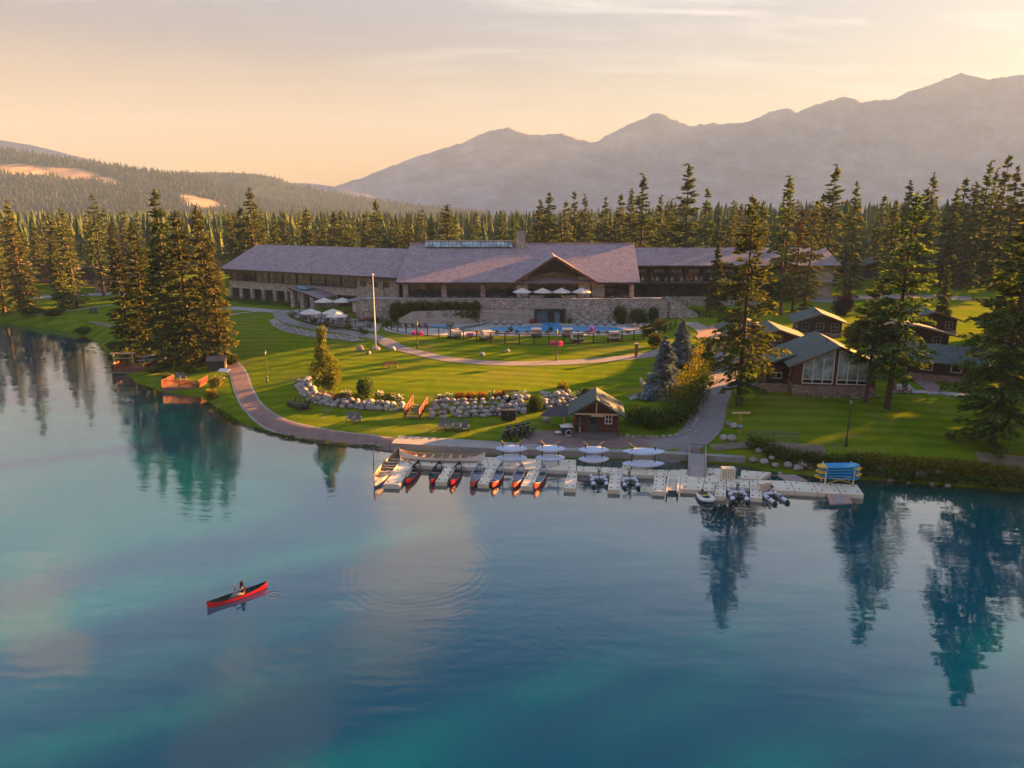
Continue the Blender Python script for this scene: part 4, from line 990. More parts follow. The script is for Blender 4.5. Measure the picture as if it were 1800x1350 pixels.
# end gable walls
for x in (-22.3, 24.5): MB().prism([(.9, 3.0), (29.2, 3.0), (RY, RZ - .5)], 'x', x, x + .3).build('gable_wall', BROWN, hall)
# skylight ridge
sk = MB().box(-19.2, .3, RY - 1.7, RY - 1.55, RZ - .75, RZ + .55).box(-19.2, .3, RY + .6, RY + .75, RZ - .3, RZ + .55).box(-19.2, .3, RY - 1.7, RY + .75, RZ + .55, RZ + .68).build('skylight', BLACKMETAL, hall)
for k in range(22):
    x = -19.1 + k * .877
    MB().slab([(x, RY - 2.5, RZ - .62), (x + .80, RY - 2.5, RZ - .62), (x + .80, RY - 1.72, RZ + .50), (x, RY - 1.72, RZ + .50)], .06).build('pane', BLUEGLASS, sk)
# chimney
ch = MB().box(1.0, 2.8, RY - 2.6, RY - .8, RZ - 1.6, RZ + 2.5).build('chimney', STONE, hall)
MB().box(.9, 2.9, RY - 2.7, RY - .7, RZ + 2.5, RZ + 2.72).build('cap', CONCRETE, ch)
MB().cyl(1.5, RY - 1.7, RZ + 2.72, RZ + 3.2, .22, 8).cyl(2.3, RY - 1.7, RZ + 2.72, RZ + 3.05, .2, 8).build('flue', BLACKMETAL, ch)
# front gable
GX0, GX1, GXM, GZP, GY = .4, 17.0, 8.5, 16.15 - TZ, -3.4
gr = MB(); sl = (RZ - EZ) / (RY - EY)
yb = EY + (GZP - EZ) / sl
gr.slab([(GX0, GY, EZ), (GXM, GY, GZP), (GXM, yb, GZP + .06), (GX0, EY + .2, EZ + .12)], .3)
gr.slab([(GXM, GY, GZP), (GX1, GY, EZ), (GX1, EY + .2, EZ + .12), (GXM, yb, GZP + .06)], .3)
grf = gr.build('gable_roof', SHINGLE, hall)
for a, b in (((GX0 - .1, GY - .08, EZ - .1), (GXM, GY - .08, GZP - .05)), ((GXM, GY - .08, GZP - .05), (GX1 + .1, GY - .08, EZ - .1))):
    MB().bar(a, b, .14, .42, up=(0, 0, 1)).build('barge_board', mat('warm_timber', (.16, .072, .042), (.10, .045, .028), 3), grf)
# gable slats: vertical boards over the glass
gs = MB().prism([(GX0 + 1.3, EZ + .1), (3.4, 4.5), (8.4, 5.5), (13.4, 4.5), (GX1 - 1.3, EZ + .1), (GXM, GZP - .45)], 'y', -.5, -.42).build('gable_backing', BROWN, hall)
for k in range(38):
    x = 3.0 + k * .29; zt = GZP - .55 - abs(x - GXM) * (GZP - EZ) / (GXM - GX0); zb = 5.4 - .20 * abs(x - 8.4)
    if zt - zb > .25: MB().box(x - .09, x + .09, -.66, -.52, zb, zt).build('slat', BROWN, gs)
# gable glass wall
gw = MB()
for x in (3.4, 5.6, 8.4, 11.2, 13.4): gw.box(x - .09, x + .09, -.42, -.2, 0, 4.6 + .9 - .20 * abs(x - 8.4))
for z in (1.55, 3.05): gw.box(3.4, 13.4, -.40, -.22, z - .07, z + .07)
gwo = gw.build('glass_wall', BROWN, hall)
xs = (3.4, 5.6, 8.4, 11.2, 13.4)
for a, b in zip(xs[:-1], xs[1:]):
    for z0, z1 in ((0, 1.55), (1.55, 3.05), (3.05, None)):
        za, zb = (z1, z1) if z1 else (5.4 - .20 * abs(a - 8.4), 5.4 - .20 * abs(b - 8.4))
        MB().add([(a + .09, -.30, z0 + .07), (b - .09, -.30, z0 + .07), (b - .09, -.30, zb - .05), (a + .09, -.30, za - .05)], [(0, 1, 2, 3)]).build('pane', GLASS, gwo)
for x0, x1, y0, zt in ((.9, 3.3, -1.1, 3.9), (13.5, 15.9, -1.1, 3.9), (16.3, 18.9, -.3, 3.3)):
    MB().prism([(x0, -.2), (x1, -.2), (x1, zt if x1 > 14 else zt + .7), (x0, zt + (.7 if x0 > 13 else -.1))] if y0 < -1 else [(x0, -.2), (x1, -.2), (x1, zt), (x0, zt)], 'y', y0, .85).build('stone_pier', STONE, hall)
for x0, x1 in ((-22.3, -21.2), (-14.4, -13.3), (-6.4, -5.5), (24.0, 24.9)):
    MB().box(x0, x1, -.45, .85, -.2, 3.3).build('stone_pier', STONE, hall)
for x0, x1 in ((-21.2, -14.4), (-13.3, -6.4), (-5.5, .9), (18.9, 24.0)):
    window(hall, x0, x1, .05, 3.05, .55, 3, 2, BROWN, GLASS, .09, .12, rowz=[.05, 2.25, 3.05])
MB().bar((-22.3, .2, 3.2), (.9, .2, 3.2), .5, .25).bar((18.9, .2, 3.2), (24.9, .2, 3.2), .5, .25).build('lintel', mat('pale_beam', (.20, .15, .12), (.14, .10, .085), 2), hall)

# --- left wing, turned away from the shore
a0, a1 = Vector((-24.0, 151.5)), Vector((-69.5, 175.5))
dirw = (a1 - a0).normalized(); LW = (a1 - a0).length; rzw = math.atan2(-dirw.y, -dirw.x)
lw = thing('lodge_left_wing', 'long two-storey left wing with arcade, green-blind windows and shingle roof', 'building', (a1.x, a1.y, 4.0), rzw)   # local x runs from far end (0) to the hall (LW)
E2, R2 = 7.35, 12.7
MB().box(0, LW - .2, .5, 18, 0, 6.9).build('wall', BROWN, lw)
MB().slab([(-1.2, -1.5, E2), (LW + 2.2, -1.5, E2), (LW + 3.5, 9.5, R2), (.5, 9.5, R2)], .35).slab([(.5, 9.5, R2), (LW + 3.5, 9.5, R2), (LW + 2, 20.5, E2), (-1.2, 20.5, E2)], .35).slab([(-1.2, -1.5, E2), (.5, 9.5, R2), (-1.2, 20.5, E2)], .2).build('roof', SHINGLE, lw)
MB().bar((-1.2, -1.58, E2 - .2), (LW + 2.2, -1.58, E2 - .2), .12, .4).build('fascia', BROWN, lw)
MB().box(0, LW - 11.5, .1, .45, 2.7, 4.25).build('stone_band', STONE, lw)
MB().box(0, LW - 11.5, -.05, .5, 4.25, 4.4).build('sill_course', CONCRETE, lw)
MB().box(LW - 11.5, LW - .2, .1, .48, 0, 6.9).build('stone_wall', STONE, lw)
nwin = 9; ww = (LW - 11.9) / nwin
for k in range(nwin):
    window(lw, .25 + k * ww, .25 + (k + 1) * ww - .28, 4.42, 6.85, .42, 2, 2, BROWN, GLASS, .10, .12, top=GREENGLASS, rowz=[4.42, 5.75, 6.85])
for k in range(3): window(lw, LW - 10.4 + k * 3.1, LW - 8.8 + k * 3.1, 5.0, 6.0, .12, 3, 1, BROWN, GLASS, .10)
npier = 9
for k in range(npier + 1):
    x = .3 + k * (LW - 18) / npier
    MB().box(x - .45, x + .45, -.2, .45, 0, 2.7).build('pier', STONE2, lw)
    if k < npier: MB().box(x + .5, x + (LW - 18) / npier - .5, .40, .47, .9, 2.55).build('arcade_glass', GLASS, lw)
MB().tube([(LW - 4.4, .02, 7.0), (LW - 4.0, -.05, 6.2), (LW - 4.0, -.05, 2.5)], .06, 6).build('downpipe', BLACKMETAL, lw)
# entrance porch of the wing
def porch():
    p = on(548, 541); t = thing('entrance_porch', 'stone entrance porch with sloping shingle roof and skylight at the left wing', 'porch', (p.x, p.y + 1.5, p.z), rzw)
    r_ = MB().slab([(-3.6, -3.6, 4.3), (0.2, -3.6, 4.3), (.2, 4, 4.4), (-3.6, 4, 4.4)], .2)
    r_ = MB().slab([(-4.0, -3.2, 4.5), (-4.0, 4, 4.5), (4.6, 4, 2.5), (4.6, -3.2, 2.5)], .22).build('roof', SHINGLE, t)
    s = MB().slab([(-3.4, -2.4, 4.45), (-3.4, 2.2, 4.45), (-.6, 2.2, 3.80), (-.6, -2.4, 3.80)], .02).xf(Matrix.Translation((0, 0, .08))).build('skylight', BLACKMETAL, r_)
    for k in range(5):
        y0 = -2.3 + k * .9; MB().slab([(-3.3, y0, 4.47), (-3.3, y0 + .8, 4.47), (-.7, y0 + .8, 3.86), (-.7, y0, 3.86)], .02).xf(Matrix.Translation((0, 0, .12))).build('pane', BLUEGLASS, s)
    MB().bar((-4.02, -3.3, 4.35), (4.62, -3.3, 2.35), .1, .3).build('barge_board', BROWN, t)
    for x in (-3.4, -.6, 2.4): MB().box(x - .55, x + .55, -2.9, -1.7, 0, 4.1 - (x + 4) * .232).build('stone_pier', STONE2, t)
    MB().box(-3.3, 4.0, 0, 3.6, 0, 2.3).build('wall', STONE2, t)
    MB().box(-2.8, -1.2, -.1, .02, 0, 2.1).build('door', BROWN, t)
    for x in (-3.4, 2.4): MB().lathe([(0, .5), (.16, .42), (.2, .2), (.14, 0), (0, 0)], 8, (x, -3.02, 2.2)).build('lantern', WHITE, t)
    return t
porch()
bar = thing('service_kiosk', 'low flat-roofed white kiosk against the stone wall of the left wing', 'kiosk', (-31.5, 150.0, 5.2), rzw)
MB().box(-2.2, 2.2, -.8, 1.2, -1.4, 1.2).build('wall', WHITE, bar); MB().slab([(-3.0, -1.6, 1.4), (3.0, -1.6, 1.4), (3.0, 1.5, 1.75), (-3.0, 1.5, 1.75)], .16).build('roof', SHINGLE, bar)

# --- right wing
rw = thing('lodge_right_wing', 'two-storey right wing with long balcony, brown timber front and shingle roof', 'building', (29.0, 170, 4.6))
RL = 47.5; E3, R3 = 7.9, 11.6
MB().box(0, RL - .6, .8, 14, 0, 7.6).build('wall', BROWN, rw)
MB().slab([(-3.5, -1.3, E3), (RL + 1, -1.3, E3), (RL + .4, 7.4, R3), (-3.5, 7.4, R3)], .3).slab([(-3.5, 7.4, R3), (RL + .4, 7.4, R3), (RL + 1, 16, E3), (-3.5, 16, E3)], .3).build('roof', SHINGLE, rw)
MB().bar((-3.5, -1.38, E3 - .2), (RL + 1, -1.38, E3 - .2), .12, .38).build('fascia', BROWN, rw)
MB().prism([(.8, -.5), (14, -.5), (14, 7.5), (7.4, R3 - .4), (.8, 7.5)], 'x', RL - .58, RL).build('end_wall', STONE, rw)
MB().box(RL - 9.5, RL - .6, .2, .78, 0, 7.6).build('stone_wall', STONE, rw)
bal = MB().box(0, RL - 9.5, -1.1, .8, 3.75, 4.0).build('balcony', GREYWOOD, rw)
MB().box(RL - 8, RL + .5, -1.6, .2, 3.7, 3.95).build('canopy', GREYWOOD, rw)
for k in range(33): MB().box(k * 1.16 - .035, k * 1.16 + .035, -1.08, -1.02, 4.0, 4.85).build('baluster', BLACKMETAL, bal)
MB().bar((0, -1.05, 4.88), (RL - 9.5, -1.05, 4.88), .09, .07).bar((0, -1.05, 4.15), (RL - 9.5, -1.05, 4.15), .05, .05).build('hand_rail', BLACKMETAL, bal)
CURT = mat('cream_curtain', (.36, .31, .26), (.26, .22, .18), 2)
for k in range(9):
    x = .5 + k * 4.15
    window(rw, x, x + 2.6, 4.1, 7.0, .78, 2, 2, BROWN, GLASS, .10, .12, rowz=[4.1, 6.1, 7.0], top=CURT)
    window(rw, x + .4, x + 2.9, .9, 3.2, .78, 3, 1, BROWN, GLASS, .10, .12)
    MB().box(x + 3.2, x + 3.5, -1.0, .8, 4.0, 7.6).build('balcony_post', BROWN, rw)
wallr = thing('garden_wall', 'low stone garden wall with pale coping in front of the right wing', 'wall', (33.5, 158, 4.3))
MB().box(0, 22, 0, .6, -.6, 1.9).build('stone_course', STONE2, wallr); MB().box(-.1, 22.1, -.06, .66, 1.9, 2.05).build('coping', CONCRETE, wallr)

# --- terrace with its masonry retaining wall
ter = thing('terrace_wall', 'long curved masonry retaining wall with pale coping carrying the lodge terrace', 'wall', (0, 137.4, 0))
def wall_run(parent, pts, z0, z1, th, material, coping=None, name='stone_course'):
    mb = MB(); cp = MB(); n = len(pts)
    Ls = [Vector((p[0], p[1])) for p in pts]; back = offset_line(Ls, th)
    zt = [z1 if not isinstance(z1, (list, tuple)) else z1[i] for i in range(n)]
    vs = [(p.x, p.y, z) for p, t_ in zip(Ls, zt) for z in (z0, t_)] + [(p.x, p.y, z) for p, t_ in zip(back, zt) for z in (z0, t_)]
    fs = []
    for i in range(n - 1):
        a, b, c, d = 2 * i, 2 * i + 1, 2 * i + 3, 2 * i + 2; o = 2 * n
        fs += [(a, d, c, b), (a + o, b + o, c + o, d + o), (b, c, c + o, b + o)]
    fs += [(0, 1, 1 + 2 * n, 2 * n), (2 * n - 2, 4 * n - 2, 4 * n - 1, 2 * n - 1)]
    mb.add(vs, fs).build(name, material, parent)
    if coping:
        f = offset_line(Ls, -.08); bk = offset_line(Ls, th + .08)
        for i in range(n - 1):
            cp.add([(f[i].x, f[i].y, zt[i]), (f[i + 1].x, f[i + 1].y, zt[i + 1]), (bk[i + 1].x, bk[i + 1].y, zt[i + 1]), (bk[i].x, bk[i].y, zt[i]),
                    (f[i].x, f[i].y, zt[i] + .16), (f[i + 1].x, f[i + 1].y, zt[i + 1] + .16), (bk[i + 1].x, bk[i + 1].y, zt[i + 1] + .16), (bk[i].x, bk[i].y, zt[i] + .16)],
                   [(0, 1, 5, 4), (4, 5, 6, 7), (2, 3, 7, 6), (0, 4, 7, 3), (1, 2, 6, 5)])
        cp.build('coping', coping, parent)
wall_run(ter, [(-31, 3.2), (-29.5, 1.6), (-22, .6), (-12, .25), (-6, 0), (4.4, -.2)], 3.2, [6.9, 8.15, 8.25, 8.28, 8.3, 8.3], .55, STONE2, CONCRETE)
wall_run(ter, [(4.4, -.2), (10.3, -.2)], 6.35, 8.3, .55, STONE2, CONCRETE)
wall_run(ter, [(10.3, -.2), (16, 0), (23, .4), (29.0, 1.2), (32.6, 3.2)], 3.2, [8.3, 8.3, 8.28, 8.2, 6.4], .55, STONE2, CONCRETE)
for x in (-11.6, 19.6): MB().box(x - .35, x + .35, -.22, .3, 3.4, 8.29).build('pilaster', STONE2, ter)
struct(drape('terrace_floor', [(-30, 139.6), (-22, 138.6), (-6, 137.9), (16, 137.9), (29, 139), (31, 147.2), (-30, 147.2)], DECKCON, 0, 4, 'structure', None, lambda a, b: TZ))
MB_ = MB().box(-29.5, 30.5, 139.4, 146, 3.0, TZ - .05); struct(MB_.build('terrace_fill', STONE2))
# lower grey pool wall with the swim-through opening
pw = thing('pool_wall', 'smooth grey concrete wall behind the pools', 'wall', (0, 137.0, POOL_Z))
wall_run(pw, [(-21.5, -2.6), (-19, -2.0), (-12, -1.0), (-6.4, -.6), (4.3, -.5)], -.3, [1.2, 2.5, 2.6, 2.6, 2.5], .3, DECKCON)
MB().tube([(-6.3, -1.0, 2.3), (-1.0, -.9, 1.8), (4.2, -.9, 1.35)], .03, 5).build('ramp_rail', BLACKMETAL, pw)
for k in range(6): MB().cyl(-6.3 + k * 2.1, -.98, 0, 2.3 - k * .19, .025, 5).build('rail_post', BLACKMETAL, pw)
sp_ = thing('swim_through', 'glazed pool-house opening where the pool runs under the terrace', 'doorway', (7.35, 137.0, POOL_Z))
MB().box(-3.0, -2.5, -.6, .5, 0, 2.5).box(2.5, 3.0, -.6, .5, 0, 2.5).box(-3.0, 3.0, -.6, .5, 2.5, 2.75).build('frame', BLACKMETAL, sp_)
POOLBLUE = mat('pool_tile_blue', (.03, .20, .36), (.02, .13, .26), 1.5, .3)
MB().add([(-2.5, 4.5, 0), (2.5, 4.5, 0), (2.5, 4.5, 2.5), (-2.5, 4.5, 2.5)], [(0, 1, 2, 3)]).add([(-2.5, 0, 2.45), (2.5, 0, 2.45), (2.5, 4.5, 2.45), (-2.5, 4.5, 2.45)], [(0, 1, 2, 3)]).add([(-2.5, .5, 0), (-2.5, 4.5, 0), (-2.5, 4.5, 2.5), (-2.5, .5, 2.5)], [(0, 1, 2, 3)]).add([(2.5, .5, 0), (2.5, 4.5, 0), (2.5, 4.5, 2.5), (2.5, .5, 2.5)], [(0, 1, 2, 3)]).build('pool_room', POOLBLUE, sp_)
MB().box(-1.5, .7, 3.9, 4.4, .9, 1.9).build('inner_window', BLUEGLASS, sp_)
for x in (-2.5, -1.4, .9): MB().box(x, x + 1.0, -.1, -.06, .05, 2.45).build('pane', glass_material('clear_blue_glass' + str(x), (.05, .10, .13)), sp_)
# pool basins
POOLW, tpw, bpw = principled('pool_water')
tpw.link(tpw.ramp(tpw.noise(wpos(tpw), .6, 3), [(0.3, (.010, .24, .52)), (0.7, (.02, .32, .62))]), bpw.inputs['Base Color']); bpw.inputs['Roughness'].default_value = .08
add_bump(tpw, bpw, tpw.noise(wpos(tpw), 2.5, 2), .15, .05)
deckp = [(-23, 127.5), (-19, 123.6), (-10, 122.4), (0, 122.2), (12, 122.2), (20, 123.0), (26, 126), (29, 131), (29.5, 136.8), (-6, 136.6), (-15, 135.6), (-21.5, 134.4), (-24, 131)]
struct(drape('pool_deck', deckp, DECKCON, 0, 2.5, 'structure', None, lambda a, b: POOL_Z + .06))
def poolshape(pts): return [(p.x, p.y) for p in smooth_line(pts + [pts[0]], 5)[:-1]]
main_pool = poolshape([(-4.6, 128.2), (-3.6, 131.4), (1, 132.6), (5.0, 133.0), (5.6, 135), (5.6, 137.2), (9.2, 137.2), (9.2, 135), (9.8, 133.0), (14, 132.6), (19.3, 131.4), (20.6, 128.2), (17, 126.2), (8, 125.8), (0, 126.0)])
struct(drape('pool_water', main_pool, POOLW, 0, 2, 'structure', None, lambda a, b: POOL_Z + .10))
plunge = poolshape([(-17.2, 131.6), (-14.8, 133.8), (-11.6, 133.6), (-10.8, 132.0), (-13.5, 130.6)])
struct(drape('plunge_pool_water', plunge, POOLW, 0, 2, 'structure', None, lambda a, b: POOL_Z + .10))
def coping_ring(name, poly):
    ln = [Vector(p) for p in poly]; ln = ln + ln[:2]; inn = offset_line(ln, .0); out = offset_line(ln, -.35); mb = MB(); n = len(ln) - 1
    for i in range(n):
        q = [(inn[i], .13), (inn[i + 1], .13), (out[i + 1], .13), (out[i], .13)]
        mb.slab([(p.x, p.y, POOL_Z + z) for p, z in q], .05)
    struct(mb.build(name, CONCRETE))
coping_ring('pool_coping', main_pool)
# terrace stairs at the right
st = thing('terrace_stairs', 'stone stairs with black handrails descending from the right end of the terrace', 'stairs', (31.2, 139.5, 4.4))
for k in range(12): MB().box(k * .42, k * .42 + .44, -.2, 3.0, -.6, 3.2 - k * .27).build('step', CONCRETE, st)
for y in (-.25, 3.0):
    MB().slab([(-.2, y - .15, 4.1), (5.4, y - .15, .9), (5.4, y + .15, .9), (-.2, y + .15, 4.1)], .3).build('coping', CONCRETE, st)
    MB().prism([(-.2, -.6), (5.4, -.6), (5.4, .6), (-.2, 3.8)], 'y', y - .13, y + .13).build('side_wall', STONE2, st)
for k in range(6): MB().cyl(.2 + k, -.25, 3.8 - k * .58, 4.9 - k * .58, .04, 5).build('rail_post', BLACKMETAL, st)
MB().tube([(.1, -.25, 4.95), (5.3, -.25, 1.95)], .04, 5).build('hand_rail', BLACKMETAL, st)
# ------------------------------------------------------------------ terrace and pool furniture
def umbrella(label, loc, r=1.9, h=2.7, material=None, group=None, name='patio_umbrella'):
    t = thing(name, label, 'umbrella', loc, 0, group)
    MB().lathe([(0, .95), (.08, .9), (r * .5, .52), (r, .12), (r, .02), (r * .96, .05), (.05, .8)], 8, (0, 0, h - 1.0)).build('canopy', material or CREAM, t)
    MB().cyl(0, 0, 0, h, .05, 6).build('pole', GREYWOOD, t); MB().cyl(0, 0, 0, .12, .35, 8).build('base', BLACKMETAL, t)
    return t
for k, px in enumerate((918, 954, 987, 1022)):
    p = aty(px, 509, 140.2); umbrella('cream umbrella on the terrace before the gable, %s from the left' % ORD[k], (p.x, 140.2, TZ), 1.9, 2.75, None, 'cream umbrellas on the terrace')
for k, (px, py, lab) in enumerate([(571, 546, 'cream umbrella beside the porch roof, rear row of the patio'), (603, 546, 'cream umbrella against the stone wall, rear row of the patio'), (547, 568, 'cream umbrella at the left of the lower patio'), (586, 568, 'cream umbrella in the middle of the lower patio'), (593, 574, 'cream umbrella nearest the viewer on the lower patio')]):
    umbrella(lab, on(px, py + 2), 2.1, 3.1, None, 'cream umbrellas on the patio')
# wooden dining sets on the patio and the terrace
TEAK = wood_material('teak', (.26, .10, .05), (.15, .06, .03))
WICKER = mat('brown_wicker', (.10, .052, .034), (.055, .03, .02), 6, .8, .4, 14)
CUSH = mat('pale_cushion', (.52, .45, .40), (.42, .36, .32), 2, .9)
def table(label, loc, rz=0, group=None, material=None, w=1.6, d=.9):
    t = thing('dining_table', label, 'table', loc, rz, group)
    MB().box(-w / 2, w / 2, -d / 2, d / 2, .70, .75).build('table_top', material or TEAK, t)
    for x in (-w / 2 + .1, w / 2 - .1):
        for y in (-d / 2 + .1, d / 2 - .1): MB().box(x - .04, x + .04, y - .04, y + .04, 0, .70).build('leg', material or TEAK, t)
    return t
def make_chair(material):
    t = thing('dining_chair', 'x', 'chair', (0, 0, 0))
    MB().box(-.25, .25, -.25, .25, .42, .47).build('seat', material, t); MB().box(-.25, .25, .21, .26, .47, .95).build('backrest', material, t)
    for x in (-.22, .22):
        for y in (-.22, .22): MB().box(x - .025, x + .025, y - .025, y + .025, 0, .42).build('leg', material, t)
    return t
ch0 = make_chair(TEAK); used = [False]
def place_chair(loc, rz, label, group):
    if not used[0]:
        used[0] = True; ch0.location = loc; ch0.rotation_euler.z = rz; ch0['label'] = label; ch0['group'] = group
    else: dup(ch0, loc, rz, label, group)
for k, (px, py) in enumerate([(540, 562), (572, 560), (606, 563), (640, 566), (575, 571), (612, 573), (600, 553), (630, 556)]):
    p = on(px, py, .10); table('wooden table on the stone-edged patio', p, .4 * k, 'tables on the patio')
    for a in range(4):
        an = a * PI / 2 + .4 * k; place_chair((p.x + 1.1 * math.cos(an), p.y + 1.1 * math.sin(an), p.z), an - PI / 2, 'wooden chair at a patio table', 'chairs on the patio')
for k in range(16):
    x = -20 + k * 2.85
    if 3 < x < 14: continue
    table('small table along the terrace parapet', (x, 142.4, TZ), 0, 'tables on the terrace', GREYWOOD, 1.0, .8)
    for s in (-1, 1): place_chair((x + s * .85, 142.4, TZ), -s * PI / 2, 'wooden chair on the lodge terrace', 'chairs on the terrace')
for k, x in enumerate((4.9, 11.4)):
    t = thing('terrace_sofa', 'pale cushioned sofa between the terrace umbrellas, %s' % ('left one' if k == 0 else 'right one'), 'sofa', (x, 141.6, TZ))
    MB().box(-1.5, 1.5, -.4, .4, .15, .42).build('seat', CUSH, t); MB().box(-1.5, 1.5, .28, .45, .42, .95).build('backrest', CUSH, t)
    for s in (-1.42, 1.42): MB().box(s - .08, s + .08, -.4, .4, 0, .62).build('armrest', WICKER, t)
# planter greenery behind the parapet
for k in range(14):
    x = -21.5 + k * 1.75
    shrub('silvery planting in the terrace planter before the left windows', (x, 139.9, TZ), .75, .85, 400 + k, PALEL, 130, .2, 'planter_shrub', 'shrub', 'terrace planting', stems=False)
for k in range(5):
    shrub('leafy planting on the terrace right of the gable', (18.5 + k * 2.2, 140.4, TZ), .7, .8, 430 + k, PALEL if k % 2 else SHRUBL, 130, .2, 'planter_shrub', 'shrub', 'terrace planting on the right', stems=False)
# loungers
def make_lounger(frame, pad, bz=.95):
    t = thing('sun_lounger', 'x', 'lounger', (0, 0, 0))
    MB().box(-.33, .33, -1.0, .35, .26, .32).build('frame', frame, t)
    for x in (-.29, .29):
        for y in (-.9, .3): MB().box(x - .03, x + .03, y - .03, y + .03, 0, .26).build('leg', frame, t)
    MB().box(-.3, .3, -.95, .35, .32, .40).build('cushion', pad, t)
    MB().slab([(-.3, .35, .40), (.3, .35, .40), (.3, .95, bz), (-.3, .95, bz)], .08).build('backrest', pad, t)
    return t
lgA = make_lounger(TEAK, WICKER, .62); lgB = make_lounger(GREYMETAL, mat('grey_cushion', (.30, .26, .24), (.22, .19, .18), 2, .9), .7)
def lounge_row(proto, pts, rz, lab, grp, first=[True]):
    for k, (x, y) in enumerate(pts):
        dup(proto, (x, y, POOL_Z + .07), rz(k) if callable(rz) else rz, lab(k) if callable(lab) else lab, grp)
lounge_row(lgA, [(-6.2 + 1.78 * k, 124.4) for k in range(16)], PI, lambda k: 'brown wicker lounger on the front pool edge, %s from the left' % ORD[k], 'brown loungers along the pool front')
lounge_row(lgB, [(-3 + 1.5 * k, 134.6) for k in range(4)], 0, lambda k: 'pale lounger by the grey wall left of the opening, %s from the left' % ORD[k], 'pale loungers by the grey wall')
lounge_row(lgB, [(12.6 + 1.7 * k, 134.6 - .15 * k) for k in range(5)], 0, lambda k: 'pale lounger right of the opening, %s from the left' % ORD[k], 'pale loungers right of the opening')
lounge_row(lgB, [(-9.6 + .8 * k, 129.2 + 1.05 * k * .9) for k in range(6)], R(-55), lambda k: 'pale lounger in the curved row between the pools, %s from the front' % ORD[k], 'curved row of loungers between the pools')
lounge_row(lgA, [(-22.2 + 1.25 * k, 131.5 - .1 * k) for k in range(6)], R(20), lambda k: 'brown lounger left of the plunge pool, %s from the left' % ORD[k], 'brown loungers by the plunge pool')
lounge_row(lgB, [(22.5 + 1.0 * k, 132.5 - .8 * k) for k in range(6)], R(-70), lambda k: 'pale lounger at the right end of the pool deck, %s from the back' % ORD[k], 'pale loungers at the right end of the deck')
for o in (lgA, lgB):
    for c in list(o.children): bpy.data.objects.remove(c)
    bpy.data.objects.remove(o)
# hooded daybeds on the pool lawn
CANV = mat('daybed_canvas', (.62, .50, .42), (.52, .42, .35), 2, .85)
def daybed(label, loc, rz):
    t = thing('hooded_daybed', label, 'daybed', loc, rz, 'hooded daybeds on the pool lawn')
    MB().box(-.9, .9, -.9, .7, .12, .45).build('base', WICKER, t); MB().box(-.82, .82, -.85, .62, .45, .6).build('cushion', CUSH, t)
    hood = MB(); n = 7
    arc = [(.75 * math.cos(R(0 + 150 * k / (n - 1))) , .45 + 1.15 * math.sin(R(15 + 120 * k / (n - 1)))) for k in range(n)]
    for (a, b) in zip(arc[:-1], arc[1:]): hood.slab([(-.92, a[0], a[1]), (.92, a[0], a[1]), (.92, b[0], b[1]), (-.92, b[0], b[1])], .04)
    hood.build('hood', CANV, t)
    for s in (-.92, .88): MB().prism([(p[0], p[1]) for p in arc] + [(-.7, .45), (.72, .45)], 'x', s, s + .04).build('side_panel', CANV, t)
    return t
for px, py, rz, lab in [(799, 594, PI + .7, 'hooded daybed at the left end of the pool lawn, beside the purple flowers'), (855, 597, PI + .6, 'hooded daybed by the fence with its open side turned away'), (943, 592, 0, 'dark-backed daybed under the middle of the pool'), (997, 592, 0, 'dark-backed daybed right of the flower lamp'), (1014, 600, .25, 'daybed with cream side by the fence right of the flower lamp'), (1078, 598, .2, 'daybed with cream hood at the right end of the pool lawn')]:
    daybed(lab, on(px, py), rz)
for px, py, r, h, mt, lab in [(827, 594, .9, 1.0, PURPF, 'purple flower clump between the two left daybeds'), (792, 578, 1.0, 1.4, YELLOWL, 'yellow-green shrub at the left end of the pool lawn'), (898, 584, .6, 1.0, SHRUBL, 'dark potted plant at the pool front edge'), (968, 584, .6, 1.1, SHRUBL, 'leafy potted plant at the pool front centre'), (1041, 584, .55, 1.0, PINKF, 'pink potted flowers at the pool front right'),
                              (934, 570, .7, 1.1, REDF, 'red potted plant at the left side of the opening'), (1000, 570, .7, 1.2, SHRUBL, 'potted plant at the right side of the opening'), (853, 570, .6, .9, PALEL, 'pale potted plant by the grey wall')]:
    shrub(lab, on(px, py, .06), r, h, int(px) + 7, mt, 260, .2, 'flower_clump', 'plant')
# hedges at the terrace foot
hedge('tall dark hedge at the left of the terrace wall', None, 1.7, 3.9, 310, SHRUBL, 20000, .34, [Vector((x, y, 4.2)) for x, y in ((-22.8, 135.9), (-17, 136.5), (-12, 136.9), (-7.2, 136.8))])
for k, (x, y, r, h) in enumerate([(21.0, 135.5, 1.6, 3.4), (24.4, 136.0, 2.0, 3.2), (27.4, 136.4, 1.4, 3.2)]):
    shrub(['round green shrub against the terrace wall nearest the opening', 'wide green shrub against the terrace wall, middle of three', 'green shrub against the terrace wall nearest the stairs'][k], (x, y, POOL_Z), r, h, 450 + k, SHRUBL, 2600, .28)
hedge('low dark hedge before the arcade of the left wing', None, 1.3, 1.2, 311, SHRUBL, 3200, .22, [Vector((a1.x, a1.y, 4.0)) - Vector((dirw.x, dirw.y, 0)) * d + Vector((-.45, -.9, 0)) * 3.6 for d in (3, 12, 21, 29)])
hedge('dark clipped hedge below the garden wall of the right wing', [(1195, 552), (1230, 557), (1275, 560), (1310, 562)], 2.0, 1.7, 312, SHRUBL, 3000, .26)
hedge('low hedge at the end of the right wing', [(1480, 508), (1520, 510)], 2.0, 1.4, 313, SHRUBL, 1200, .26)
